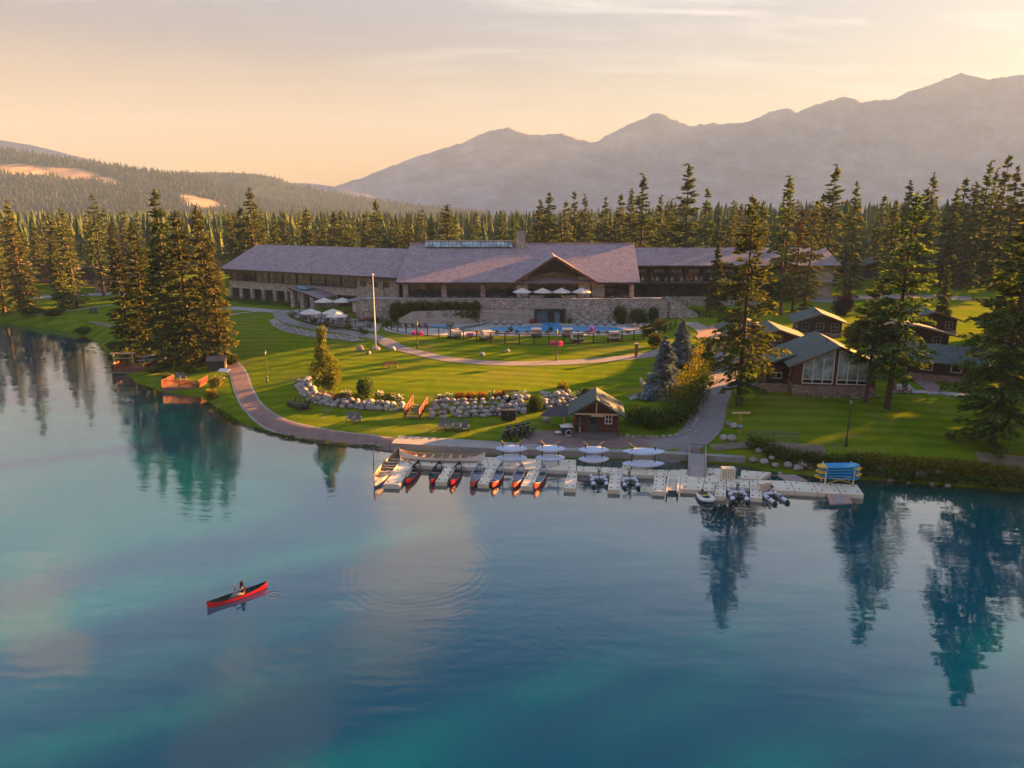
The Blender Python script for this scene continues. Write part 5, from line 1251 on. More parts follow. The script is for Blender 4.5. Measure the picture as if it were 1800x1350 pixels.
for k, (px, py, r, mt) in enumerate([(515, 556, 1.1, PALEL), (532, 563, 1.2, PALEL), (550, 568, 1.1, SHRUBL), (568, 574, 1.2, PALEL), (590, 578, 1.2, PALEL), (612, 580, 1.1, SHRUBL), (632, 582, 1.2, PALEL), (650, 576, 1.2, PALEL), (660, 566, 1.2, SHRUBL), (640, 588, 1.0, SHRUBL), (672, 556, 1.4, PALEL), (684, 572, 1.5, SHRUBL)]):
    shrub('silvery planting in the bed round the lower patio' if mt is PALEL else 'green planting in the bed round the lower patio', on(px, py, .05), r, .95, 470 + k, mt, 300, .22, 'bed_shrub', 'shrub', 'patio bed planting')
# fences -----------------------------------------------------------------
def fence(name, label, pix, h, step, material, rails=(.12, 1.0), post=.07, infill=None, world=False):
    pts = pix if world else [on(*q) for q in pix]; line = smooth_line([(p[0], p[1]) for p in pts], 8); out = [line[0]]; acc = 0
    for a, b in zip(line[:-1], line[1:]):
        seg = (b - a).length; acc += seg
        while acc >= step: acc -= step; out.append(b - (b - a).normalized() * acc)
    c = out[0]; z0 = hgt(c.x, c.y); t = thing(name, label, 'fence', (c.x, c.y, z0)); P = [Vector((q.x - c.x, q.y - c.y, hgt(q.x, q.y) - z0)) for q in out]
    me = MB().box(-post / 2, post / 2, -post / 2, post / 2, -.15, h).mesh('post', material)
    for p in P: link('post', me, t, p)
    for r in rails:
        for a, b in zip(P[:-1], P[1:]): MB().bar(a + Vector((0, 0, r * h)), b + Vector((0, 0, r * h)), .08, .10).build('rail', material, t)
    if infill:
        n = int(step / infill); mi = MB().box(-.012, .012, -.012, .012, 0, h * (rails[-1] - rails[0])).mesh('picket', material)
        for a, b in zip(P[:-1], P[1:]):
            for k in range(1, n): link('picket', mi, t, a.lerp(b, k / n) + Vector((0, 0, rails[0] * h)))
    return t
FENCEM = mat('dark_brown_fence', (.040, .020, .015), (.025, .014, .011), 3)
fence('pool_fence', 'long dark metal fence curving round the pool lawn', [(672, 574), (700, 584), (745, 590), (800, 596), (870, 603), (950, 606), (1030, 604), (1100, 600), (1150, 592), (1180, 580), (1192, 572)], 1.75, 2.45, FENCEM, (.06, .98), .17)
fence('patio_fence', 'thin dark picket fence round the lower patio', [(510, 556), (535, 566), (570, 573), (610, 577), (650, 573), (662, 563)], 1.3, 1.6, FENCEM, (.08, .98), .08)
fence('rail_fence', 'low grey wooden rail fence on the right lawn', [(1318, 773), (1360, 774), (1402, 776)], 1.0, 2.3, GREYWOOD, (.5, .92), .12)
fence('balustrade', 'slim dark railing above the arcade hedge', [(420, 533), (470, 537), (510, 540)], 1.0, 2.0, FENCEM, (.1, .98), .06)
# lamps, flag pole ------------------------------------------------------------
def lamp_post(label, loc, h=4.6, flowers=False):
    t = thing('lamp_post', label, 'lamp post', loc)
    MB().lathe([(.0, 0), (.16, 0), (.16, .25), (.11, .35), (.10, .8), (.065, .95), (.055, h * .86), (.09, h * .865), (.0, h * .87)], 10).build('pole', BLACKMETAL, t)
    ln = MB().lathe([(.07, 0), (.13, .06), (.19, .42), (.0, .42)], 6, (0, 0, h * .87)).build('lantern', glass_material('lamp_glass_%d' % int(loc[0] * 10), (.3, .27, .22)), t)
    MB().lathe([(.24, .0), (.24, .04), (.10, .2), (.03, .3), (0, .36)], 6, (0, 0, h * .87 + .42)).build('cap', BLACKMETAL, ln)
    if flowers:
        MB().bar((-.8, 0, h * .66), (.8, 0, h * .66), .04).build('arm', BLACKMETAL, t)
        for s in (-.55, .55): link('flower_basket', leaf_blob('flower_basket', 9 if s > 0 else 8, [(s, 0, h * .58, .48, .48, .42)], 360, .15, PINKF if s > 0 else mat_pp), t)
    return t
mat_pp = leaf_material('magenta_petals', (.22, .03, .20), (.45, .07, .36), (.6, .22, .5), .2, 0)
lamp_post('black lamp post on the lawn inside the brick path bend', on(470, 672), 4.6)
lamp_post('black lamp post on the lakeside lawn before the glass-fronted cabin', on(1487, 784), 5.0)
lamp_post('lamp post with pink flower baskets on the left part of the pool lawn', on(734, 612), 4.3, True)
lamp_post('lamp post with pink flower baskets standing before the pool', on(978, 634), 4.6, True)
lamp_post('black lamp post beside the entrance porch', on(527, 550), 3.9)
p = on(661, 614); fz = aty(658, 484, p.y).z - p.z
t = thing('flag_pole', 'tall bare white flag pole with stone foot on the lawn', 'flagpole', p)
MB().tube([(0, 0, 0), (0, 0, fz)], [.13, .055], 8).build('pole', WHITE, t); MB().lathe([(0, .3), (.16, .2), (.2, .1), (.16, 0), (0, -.02)], 8, (0, 0, fz)).build('finial', WHITE, t); MB().lathe([(.75, -.1), (.7, .25), (.45, .42), (.1, .45)], 9).build('base', ROCK, t)
t = thing('wooden_post_sign', 'short red-brown post with pale top beside the lawn path end', 'post', on(1118, 628))
MB().box(-.2, .2, -.2, .2, 0, 1.9).build('post', TEAK, t); MB().box(-.3, .3, -.3, .3, 1.9, 2.15).build('cap', CONCRETE, t); MB().box(-.35, .35, -.35, .35, 0, .15).build('base', CONCRETE, t)
# rocks -----------------------------------------------------------------
def rock_mesh(seed, sub=2):
    bm = bmesh.new(); bmesh.ops.create_icosphere(bm, subdivisions=sub, radius=1.0); rs = random.Random(seed); ax = [Vector((rs.gauss(0, 1), rs.gauss(0, 1), rs.gauss(0, 1))).normalized() for _ in range(7)]; cut = [rs.uniform(.62, .95) for _ in ax]
    for v in bm.verts:
        for a, c in zip(ax, cut):
            d = v.co.dot(a)
            if d > c: v.co -= a * (d - c) * .85
        v.co *= rs.uniform(.97, 1.03)
    me = bpy.data.meshes.new('stone'); bm.to_mesh(me); bm.free(); me.materials.append(ROCK); me.polygons.foreach_set('use_smooth', [True] * len(me.polygons)); return me
ROCKS = [rock_mesh(k, 2) for k in range(5)]; PEBB = [rock_mesh(20 + k, 1) for k in range(5)]
def boulder(label, loc, r, k=0, squash=.7, group=None):
    o = link('boulder', ROCKS[k % 5], None, (loc[0], loc[1], loc[2] + r * .35), k * 1.9, (r, r * .85, r * squash)); return tag(o, label, 'rock', group)
for k, (px, py, r, lab) in enumerate([(633, 616, .6, 'upright tan boulder left of the flag pole'), (648, 622, .5, 'low grey boulder in front of the flag pole'), (691, 616, .6, 'dark flat boulder right of the flag pole'), (848, 625, .5, 'grey boulder on the lawn below the pool fence'), (892, 619, .5, 'flat pale boulder near the lawn path'),
                                      (960, 742, .55, 'pale boulder under the grey cantilever umbrella'), (1281, 748, .5, 'white boulder left of the wooden T post'), (1290, 752, .55, 'white boulder right beside the first one by the wooden T post'), (1272, 773, .55, 'white boulder at the lane edge by the lake, left of two'), (1286, 774, .6, 'white boulder at the lane edge by the lake, right of two')]):
    boulder(lab, on(px, py), r, k, .75 if k else 1.3)
def stone_run(name, label, pix, rows, r0, seed, spacing=.8, up=.45, lean=.35, meshes=None, cat='rock wall', jitter=.12, density=1.0, rowup=None):
    pts = [on(*q) for q in pix]; line = smooth_line([(p.x, p.y) for p in pts], 10); rs = random.Random(seed); c = line[0]; z0 = hgt(c.x, c.y)
    t = thing(name, label, cat, (c.x, c.y, z0)); acc = 0; n = 0
    for row in range(rows):
        ln = offset_line(line, row * lean); acc = rs.random() * spacing
        for a, b in zip(ln[:-1], ln[1:]):
            acc += (b - a).length
            while acc > spacing:
                acc -= spacing * rs.uniform(.75, 1.25); r = r0 * rs.uniform(.65, 1.25); q = b - (b - a).normalized() * acc + Vector((rs.gauss(0, jitter), rs.gauss(0, jitter)))
                link('stone', (meshes or ROCKS)[rs.randrange(5)], t, (q.x - c.x, q.y - c.y, hgt(q.x, q.y) - z0 + (row * up * .35 if rows > 1 else 0) + r * .3), rs.random() * 6.28, (r, r * rs.uniform(.75, 1.0), r * rs.uniform(.6, .8))); n += 1
    return t
stone_run('rock_wall', 'curved bank of pale fieldstones round the birch bed', [(526, 672), (530, 690), (548, 705), (580, 714), (620, 717), (660, 720), (700, 724)], 3, .50, 11, .82, .5, .55)
stone_run('rock_wall', 'bank of pale fieldstones between the red stairs and the round shrub', [(752, 735), (790, 734), (830, 733), (870, 731), (930, 728)], 5, .46, 12, .80, .7, .62)
stone_run('rock_wall', 'short bank of fieldstones between the round shrub and the hut', [(955, 718), (985, 716), (1020, 712)], 5, .46, 13, .80, .6, .6)
stone_run('rock_wall', 'row of fieldstones emerging right of the hut', [(1098, 704), (1120, 702), (1140, 702)], 2, .4, 14, .8, .5, .5)
stone_run('stone_edging', 'line of white stones edging the hedge bed along the asphalt path', [(1082, 766), (1130, 769), (1180, 767), (1212, 758), (1226, 735), (1230, 712), (1238, 688), (1252, 664)], 1, .30, 15, .62, 0, 0, PEBB, 'stone edging', .05)
stone_run('stone_edging', 'small stones edging the grass behind the cargo tricycle', [(968, 746), (985, 748), (1010, 750)], 1, .22, 16, .6, 0, 0, PEBB, 'stone edging', .06)
stone_run('shore_rocks', 'pale rocks at the waterline behind the floating dock', [(1318, 823), (1345, 829), (1400, 834), (1440, 838)], 2, .42, 17, .95, .4, .5, None, 'rocks', .3)
stone_run('shore_rocks', 'pale rocks at the waterline under the right bank', [(1510, 843), (1550, 846), (1600, 850), (1660, 854)], 2, .38, 18, 1.1, .4, .5, None, 'rocks', .3)
stone_run('shore_rocks', 'small rocks along the brick path waterline', [(640, 786), (660, 788), (686, 791)], 1, .25, 19, .6, 0, 0, PEBB, 'rocks', .15)
stone_run('cabin_rocks', 'pale rocks along the foot of the glass-fronted cabin', [(1410, 697), (1450, 699), (1500, 699), (1545, 697)], 1, .22, 20, .6, 0, 0, PEBB, 'rocks', .12)
stone_run('cabin_rocks', 'pale rocks beside the right cabin walk', [(1600, 692), (1640, 695), (1680, 698), (1720, 700)], 1, .24, 21, .6, 0, 0, PEBB, 'rocks', .2)
stone_run('cobbles', 'bed of rounded cobbles along the asphalt path by the left wing', [(480, 570), (503, 581), (540, 589), (580, 594), (622, 598)], 4, .34, 22, .72, .05, .55, PEBB, 'rocks', .2)
drape('mulch_bed', [on(*q) for q in [(536, 690), (556, 686), (590, 694), (640, 704), (640, 712), (580, 709), (548, 700)]], SOIL, .12, 1.0, 'structure')
# flower border on top of the rock wall
FB = [(610, 698, WHITEF), (668, 700, WHITEF), (688, 702, YELLOWL), (700, 706, WHITEF), (774, 706, WHITEF), (788, 704, WHITEF), (808, 702, REDF), (826, 703, REDF), (846, 702, REDF), (866, 700, WHITEF), (880, 700, REDF), (906, 702, WHITEF), (922, 700, WHITEF), (598, 702, SHRUBL), (625, 702, SHRUBL), (680, 704, SHRUBL), (995, 697, WHITEF), (1020, 697, WHITEF)]
for k, (px, py, mt) in enumerate(FB):
    nm = {id(WHITEF): 'white-flowered', id(REDF): 'red-flowered', id(YELLOWL): 'yellow-green', id(SHRUBL): 'green'}[id(mt)]
    side = 'left of the red stairs' if px < 715 else ('right of the red stairs' if px < 940 else 'near the hut')
    p = on(px, py); t = thing('flower_bush', nm + ' border plant on the rock wall ' + side, 'plant', p, 0, 'border plants on the rock wall')
    link('foliage', leaf_blob('foliage', 600 + k, [(0, 0, .4, .75, .6, .5)], 320, .2, SHRUBL, zmin=.02), t)
    if mt is not SHRUBL: link('blossom', leaf_blob('blossom', 640 + k, [(0, 0, .55, .72, .58, .5)], 110, .22, mt, zmin=.15), t)
# ------------------------------------------------------------------ lakeside hut and lawn furniture
p = on(1048, 766); hut = thing('boathouse_hut', 'small red-brown log hut with green gable roof and white-framed window by the dock', 'hut', (p.x, p.y + .6, p.z), R(-6))
HW, HD, HH = 2.35, 3.6, 2.75
for k in range(11):
    z = .25 + k * .24
    for a, b in (((-HW, 0, z), (HW, 0, z)), ((-HW, HD, z), (HW, HD, z))): MB().tube([a, b], .135, 6).build('log', LOG, hut)
    for x in (-HW, HW): MB().tube([(x, -.15, z + .1), (x, HD + .15, z + .1)], .135, 6).build('log', LOG, hut)
MB().box(-HW + .1, HW - .1, .08, HD - .1, .2, HH).build('wall', LOG, hut)
MB().prism([(-HW, HH), (HW, HH), (0, HH + 1.35)], 'y', -.02, .1).build('gable_wall', LOG, hut); MB().prism([(-HW, HH), (HW, HH), (0, HH + 1.35)], 'y', HD - .1, HD).build('gable_wall', LOG, hut)
r_ = MB().slab([(-HW - .75, -1.3, HH - .30), (0, -1.3, HH + 1.55), (0, HD + .7, HH + 1.55), (-HW - .75, HD + .7, HH - .30)], .14).slab([(0, -1.3, HH + 1.55), (HW + .75, -1.3, HH - .30), (HW + .75, HD + .7, HH - .30), (0, HD + .7, HH + 1.55)], .14).build('roof', GREENROOF, hut)
for s in (-1, 1): MB().bar((s * (HW + .75), -1.33, HH - .42), (0, -1.33, HH + 1.43), .07, .2).build('barge_board', mat('green_paint', (.045, .085, .070), (.03, .06, .05), 3), r_)
MB().bar((-HW - .1, -1.1, HH - .15), (HW + .1, -1.1, HH - .15), .14, .18).bar((0, -1.1, HH - .1), (0, -1.1, HH + 1.2), .12, .12).build('truss', PALEWOOD, hut)
for x in (-HW, HW): MB().box(x - .09, x + .09, -1.2, -1.02, .1, HH - .2).build('porch_post', LOG, hut)
d_ = MB().box(-.75, .25, -.19, -.1, .3, 2.35).build('door', mat('green_door', (.05, .075, .068), (.035, .055, .05), 2), hut); MB().box(-.6, .1, -.22, -.19, 1.25, 2.2).build('pane', GLASS, d_)
window(hut, .95, 1.75, 1.25, 2.35, -.12, 2, 2, WHITE, GLASS, .09, .10)
window(hut, -1.95, -1.25, 1.35, 2.25, -.12, 2, 1, BROWN, GLASS, .07, .08)
MB().box(-.55, .75, -1.17, -1.11, HH - .42, HH - .22).build('sign_board', PALEWOOD, hut)
dk = MB().box(-HW, HW, -1.3, -.15, 0.0, .28).build('porch_floor', GREYWOOD, hut)
for k in range(2): MB().box(-1.3, 1.1, -1.75 - k * .3, -1.3 - k * .3, -.05, .2 - k * .1).build('step', GREYWOOD, hut)
MB().tube([(-1.75, -.45, .3), (-1.75, -.2, 2.0)], .03, 5).box(-1.83, -1.67, -.47, -.43, .3, .85).build('leaning_paddle', PALEWOOD, hut)
# cargo tricycle by the hut
p = on(1000, 764); t = thing('cargo_tricycle', 'dark blue cargo tricycle with white lid parked left of the hut', 'tricycle', p, R(5))
MB().box(-.9, .35, -.4, .4, .35, .95).build('cargo_box', mat('navy_print', (.04, .06, .10), (.015, .022, .04), 8), t); MB().box(-.95, .4, -.45, .45, .95, 1.05).box(-.5, .3, -.3, .3, 1.05, 1.2).build('lid', WHITE, t)
def torus(R0, r0, n=18, m=6, c=(0, 0, 0)):
    vs = [(c[0] + (R0 + r0 * math.cos(2 * PI * j / m)) * math.cos(2 * PI * i / n), c[1] + r0 * math.sin(2 * PI * j / m), c[2] + (R0 + r0 * math.cos(2 * PI * j / m)) * math.sin(2 * PI * i / n)) for i in range(n) for j in range(m)]
    return vs, [(i * m + j, ((i + 1) % n) * m + j, ((i + 1) % n) * m + (j + 1) % m, i * m + (j + 1) % m) for i in range(n) for j in range(m)]
for y in (-.48, .48): MB().add(*torus(.33, .04, 16, 5, (-.1, y, .36))).build('wheel', WHITE if y < 0 else BLACKMETAL, t)
MB().add(*torus(.33, .035, 16, 5, (1.25, 0, .36))).build('wheel', BLACKMETAL, t)
MB().tube([(.35, 0, .6), (1.25, 0, .36)], .035, 5).tube([(.8, 0, .5), (.95, 0, 1.0)], .03, 5).box(.82, 1.08, -.08, .08, 1.0, 1.08).build('frame', BLACKMETAL, t)
MB().box(-1.5, -.9, -.3, .3, .3, .36).build('side_shelf', WHITE, t)
# bicycles parked on the plaza edge
def make_bike():
    t = thing('bicycle', 'x', 'bicycle', (0, 0, 0))
    for x in (-.52, .52):
        w = MB().add(*torus(.31, .05, 18, 5, (x, 0, .36))).build('wheel', BLACKMETAL, t)
        m = MB()
        for k in range(6): m.bar((x, 0, .35), (x + .32 * math.cos(k * 1.047), 0, .35 + .32 * math.sin(k * 1.047)), .008)
        m.build('spokes', GREYMETAL, w)
    MB().tube([(-.52, 0, .35), (-.1, 0, .32), (.36, 0, .75), (-.22, 0, .78), (-.1, 0, .32)], .04, 5).tube([(-.22, 0, .78), (-.52, 0, .35)], .03, 5).tube([(.52, 0, .35), (.36, 0, .75), (.32, 0, .98)], .035, 5).build('frame', mat('bike_paint', (.06, .05, .055), (.03, .025, .03), 3, .4), t)
    MB().box(.42, .72, -.2, .2, .82, 1.02).build('basket', BLACKMETAL, t)
    MB().tube([(.30, -.28, 1.0), (.36, -.1, 1.0), (.36, .1, 1.0), (.30, .28, 1.0)], .018, 5).build('handlebar', GREYMETAL, t)
    MB().box(-.36, -.12, -.08, .08, .86, .92).tube([(-.22, 0, .78), (-.24, 0, .88)], .018, 5).build('saddle', BLACKMETAL, t)
    return t
bk = make_bike()
for k in range(13):
    q = on(886 + k * 3.9, 775 - (k % 3) * 4 - (k > 6) * 5)
    dup(bk, (q.x, q.y + .45 * (k % 2), q.z + .03), R(62 + 11 * (k % 4)), 'dark bicycle in the packed bike row beside the plaza, %s from the left' % ORD[k], 'bicycles parked beside the plaza')
for c in list(bk.children):
    for g in list(c.children): bpy.data.objects.remove(g)
    bpy.data.objects.remove(c)
bpy.data.objects.remove(bk)
for k, px in enumerate((887, 900)):
    t = thing('slatted_bin', 'dark slatted bin in front of the rock wall, %s of two' % ('left' if k == 0 else 'right'), 'bin', on(px, 738))
    MB().box(-.36, .36, -.33, .33, .05, 1.15).build('liner', BLACKMETAL, t); MB().box(-.42, .42, -.4, .4, 1.15, 1.25).build('lid', BLACKMETAL, t)
    for s in range(6): MB().box(-.40 + s * .15, -.33 + s * .15, -.40, -.35, 0, 1.15).build('slat', BROWN, t)
# grey cantilever umbrella
p = on(982, 752); t = thing('tilted_umbrella', 'grey tilted square parasol on the grass left of the hut', 'umbrella', p)
GC = mat('grey_canvas', (.075, .066, .078), (.05, .045, .055), 3, .85)
MB().add([(-2.3, -1.2, 1.7), (1.0, -1.6, 1.75), (2.4, .7, 2.0), (-1.0, 1.2, 2.1), (-.1, -.2, 2.75)], [(0, 1, 4), (1, 2, 4), (2, 3, 4), (3, 0, 4)]).build('canopy', GC, t, False, False)
MB().tube([(.5, -1.3, 0), (.5, -1.3, 1.9)], .045, 6).tube([(-.1, -.2, 2.75), (.5, -.5, 3.5)], .05, 6).build('pole', PALEWOOD, t)
# red stairs through the rock wall
p = on(724, 736); t = thing('red_stairs', 'red wooden stairs with two handrails rising through the rock wall', 'stairs', p, R(-20))
for k in range(5): MB().box(-.85, .85, k * .42, k * .42 + .4, .12 + k * .24, .19 + k * .24).build('step', GREYWOOD, t); 
for s in (-.95, .95):
    MB().prism([(-.1, 0), (2.2, 1.1), (2.2, 1.35), (-.1, .25)], 'x', s - .05, s + .05).build('stringer', REDWOOD, t)
    rl = MB().bar((s, -.05, 1.15), (s, 2.2, 2.25), .10, .14).bar((s, -.05, .45), (s, 2.2, 1.55), .07, .10).build('hand_rail', REDWOOD, t)
    for k in range(3): MB().box(s - .06, s + .06, -.08 + k * 1.1, .04 + k * 1.1, k * .5, 1.2 + k * .54).build('rail_post', REDWOOD, t)
    for k in range(9): MB().box(s - .025, s + .025, .15 + k * .22, .23 + k * .22, .4 + k * .1075, 1.2 + k * .1075).build('baluster', REDWOOD, rl)
# adirondack chairs, benches
NAVY = mat('slate_blue_paint', (.085, .10, .15), (.06, .07, .11), 3, .6); DARKP = mat('charcoal_paint', (.035, .035, .042), (.022, .022, .028), 3, .6)
REDP = mat('red_brown_paint', (.23, .055, .035), (.15, .036, .024), 3, .6)
def adirondack(material):
    t = thing('garden_chair', 'x', 'garden chair', (0, 0, 0))
    for k in range(5): MB().slab([(-.3 + k * .125, -.45, .40), (-.2 + k * .125, -.45, .40), (-.2 + k * .125, .25, .28), (-.3 + k * .125, .25, .28)], .03).build('seat_slat', material, t)
    for k in range(5):
        hgt_ = 1.02 + (.10 if k == 2 else (.06 if k in (1, 3) else 0)); MB().slab([(-.3 + k * .125, .2, .28), (-.2 + k * .125, .2, .28), (-.2 + k * .125, .55, hgt_), (-.3 + k * .125, .55, hgt_)], .03).build('back_slat', material, t)
    for s in (-.4, .4):
        MB().box(s - .08, s + .08, -.5, .42, .56, .60).build('armrest', material, t); MB().box(s - .04, s + .04, -.46, -.36, 0, .56).build('leg', material, t); MB().bar((s, -.4, .35), (s, .6, .05), .04, .12).build('leg', material, t)
    return t
AD = {}
def chairs(material, spots, rz, label, group):
    for k, (px, py) in enumerate(spots):
        q = on(px, py); r_z = rz(k) if callable(rz) else rz
        lab = label(k) if callable(label) else label
        if material.name not in AD:
            o = AD[material.name] = adirondack(material); o.location = q; o.rotation_euler.z = r_z; o['label'] = lab; o['group'] = group; o.scale = (1.08,) * 3
        else: dup(AD[material.name], q, r_z, lab, group, 1.08)
chairs(NAVY, [(777, 756), (790, 756), (803, 757), (817, 758)], R(4), lambda k: 'slate-blue garden chair, %s from the left in the row of four' % ORD[k], 'row of four blue garden chairs')
chairs(NAVY, [(617, 742), (628, 743)], R(8), lambda k: 'slate-blue garden chair, %s of the pair below the birch' % ('left' if k == 0 else 'right'), 'pair of blue garden chairs below the birch')
chairs(DARKP, [(513, 714), (521, 717), (529, 720), (537, 719)], R(-60), lambda k: 'dark garden chair in the packed group beside the rock bed, %s from the left' % ORD[k], 'packed dark garden chairs')
chairs(DARKP, [(160, 551), (167, 551)], R(10), lambda k: 'dark garden chair on the left lawn, %s of two' % ('left' if k == 0 else 'right'), 'dark garden chairs on the left lawn')
chairs(REDP, [(1572, 690), (1592, 691)], R(-8), lambda k: 'red garden chair on the patio right of the cabin, %s of two' % ('left' if k == 0 else 'right'), 'red garden chairs by the cabin')
chairs(REDP, [(1372, 684), (1386, 685)], R(8), lambda k: 'red-brown garden chair on the patio left of the cabin, %s of two' % ('left' if k == 0 else 'right'), 'red-brown garden chairs left of the cabin')
chairs(REDP, [(1660, 664), (1674, 666)], R(-10), lambda k: 'red-brown garden chair at the far right cabin, %s of two' % ('left' if k == 0 else 'right'), 'red-brown garden chairs at the far right cabin')
CREAMP = mat('cream_paint', (.55, .47, .38), (.45, .38, .30), 3, .6)
for k in range(12):
    nm = 'cream chair on the right wing balcony, %s from the left' % ORD[k]
    q = Vector((31.0 + k * 1.75 + (.5 if k % 2 else 0), 169.6, 8.62))
    if 'cream' not in AD:
        o = AD['cream'] = adirondack(CREAMP); o.location = q; o['label'] = nm; o['group'] = 'cream chairs on the balcony'
    else: dup(AD['cream'], q, 0, nm, 'cream chairs on the balcony')
def bench(label, loc, rz, material=TEAK, w=1.7):
    t = thing('garden_bench', label, 'bench', loc, rz)
    for k in range(4): MB().box(-w / 2, w / 2, -.22 + k * .12, -.13 + k * .12, .42, .46).build('seat_slat', material, t)
    for k in range(3): MB().box(-w / 2, w / 2, .25, .29, .55 + k * .16, .66 + k * .16).build('back_slat', material, t)
    for x in (-w / 2 + .1, 0, w / 2 - .1): MB().box(x - .04, x + .04, -.2, .3, 0, .42).box(x - .04, x + .04, .29, .34, .42, 1.0).build('leg', material, t)
    return t
bench('brown wooden bench on the upper lawn right of the birch', on(687, 646), PI + .1, TEAK, 2.0)
bench('red-brown bench on the rock wall above the dark bins', on(897, 700), .1, REDP, 2.0)
bench('pale bench at the foot of the blue spruce', on(1131, 678), R(95), CREAMP, 1.5)
# lawn signs
t = thing('sign_post', 'wooden T-shaped post with small blue notice on the right lawn', 'sign', on(1300, 765), R(3))
MB().box(-.09, .09, -.09, .09, 0, 2.5).build('post', mat('yellow_wood', (.34, .22, .07), (.25, .16, .05), 3), t); MB().box(-.95, .95, -.12, .12, 2.4, 2.56).build('crossbar', PALEWOOD, t)
nb = MB().box(-.26, .26, -.14, -.10, .75, 1.25).build('notice', mat('teal_notice', (.04, .20, .24), (.03, .14, .18), 3), t); MB().box(-.20, .20, -.147, -.141, .95, 1.18).build('print', mat('notice_print', (.55, .62, .5), (.1, .25, .3), 14), nb)
for px, py, lab, w in [(394, 661, 'white box-shaped display stand beside the brick path', .9), (386, 676, 'slanted white panel sign on the sunlit bank', .7)]:
    t = thing('display_stand', lab, 'sign', on(px, py), R(-20)); MB().slab([(-w, -.3, .75), (w, -.3, .75), (w, .4, 1.05), (-w, .4, 1.05)], .08).build('panel', WHITE, t)
    for s in (-.6, .6): MB().box(s * w - .05, s * w + .05, 0, .1, 0, .85).build('leg', BLACKMETAL, t)
t = thing('shed', 'small dark shed with lit tan end wall at the head of the brick path', 'shed', on(386, 648), R(12)); MB().box(-1.6, .9, -.8, .8, 0, 1.5).build('wall', DARKP, t); MB().prism([(-.85, 0), (.85, 0), (.85, 1.5), (0, 2.0), (-.85, 1.5)], 'x', .9, 1.0).build('end_wall', PALEWOOD, t); MB().slab([(-1.7, -1.0, 1.45), (1.1, -1.0, 1.45), (1.1, 0, 2.1), (-1.7, 0, 2.1)], .08).slab([(-1.7, 0, 2.1), (1.1, 0, 2.1), (1.1, 1.0, 1.45), (-1.7, 1.0, 1.45)], .08).build('roof', GREYWOOD, t)

# ------------------------------------------------------------------ red shore decks
def deck(label, px0, px1, py, dep, rz=0.0, pergola=False):
    """deck over the water between two photo columns, front rim at a photo row"""
    a, b = atz(px0, py, .6), atz(px1, py, .6); w = (b - a).length; t = thing('shore_deck', label, 'deck', (a.x, a.y, .6), math.atan2(b.y - a.y, b.x - a.x))
    for k in range(int(w / .3)): MB().box(k * .3, k * .3 + .28, 0, dep, -.06, 0).build('plank', GREYWOOD, t)
    MB().box(0, w, -.02, .06, -.5, -.07).box(-.02, .06, .06, dep, -.5, -.07).box(w - .06, w + .02, .06, dep, -.5, -.07).build('skirt', GREYWOOD, t)
    for x in (.1, w * .5, w - .1): MB().cyl(x, .15, -2.2, -.1, .12, 6).build('pile', BROWN, t)
    def rail(p, q):
        p, q = Vector(p), Vector(q); L_ = (q - p).length; n = max(2, int(L_ / .17))
        r_ = MB().bar(p + Vector((0, 0, 1.05)), q + Vector((0, 0, 1.05)), .14, .06).bar(p + Vector((0, 0, .12)), q + Vector((0, 0, .12)), .06, .08).build('railing', REDWOOD, t)
        for k in range(n + 1):
            c = p.lerp(q, k / n); s = .05 if k in (0, n, n // 2) else .032
            MB().box(c.x - s, c.x + s, c.y - s, c.y + s, -.05 if s < .05 else -.3, 1.04 if s < .05 else 1.15).build('baluster', REDWOOD, r_)
    rail((0.02, .02, 0), (w, .02, 0)); rail((0.02, .1, 0), (0.02, dep * .9, 0)); rail((w, .1, 0), (w, dep * .75, 0))
    if pergola:
        for x in (.05, w * .55): MB().box(x - .08, x + .08, .9, 1.06, 0, 2.5).build('pergola_post', PALEWOOD, t)
        MB().tube([(-.4, .98, 2.55), (w * .55 + .5, .98, 2.62)], .17, 7).bar((.05, .98, 1.8), (w * .55, .98, 1.85), .1).build('pergola_beam', PALEWOOD, t)
    else:
        pass
    return t
deck('red-railed deck with pale log frame at the left shore', 196, 258, 652, 5.0, 0, True)
deck('lower red-railed deck nearest the brick path', 284, 349, 682, 4.2)
for k, (px, py) in enumerate([(312, 668), (322, 669)]):
    q = atz(px, py, .62); o = dup(AD[NAVY.name], q, R(15), 'blue garden chair standing on the lower red deck, %s of two' % ('left' if k == 0 else 'right'), 'blue chairs on the lower red deck', 1.0)
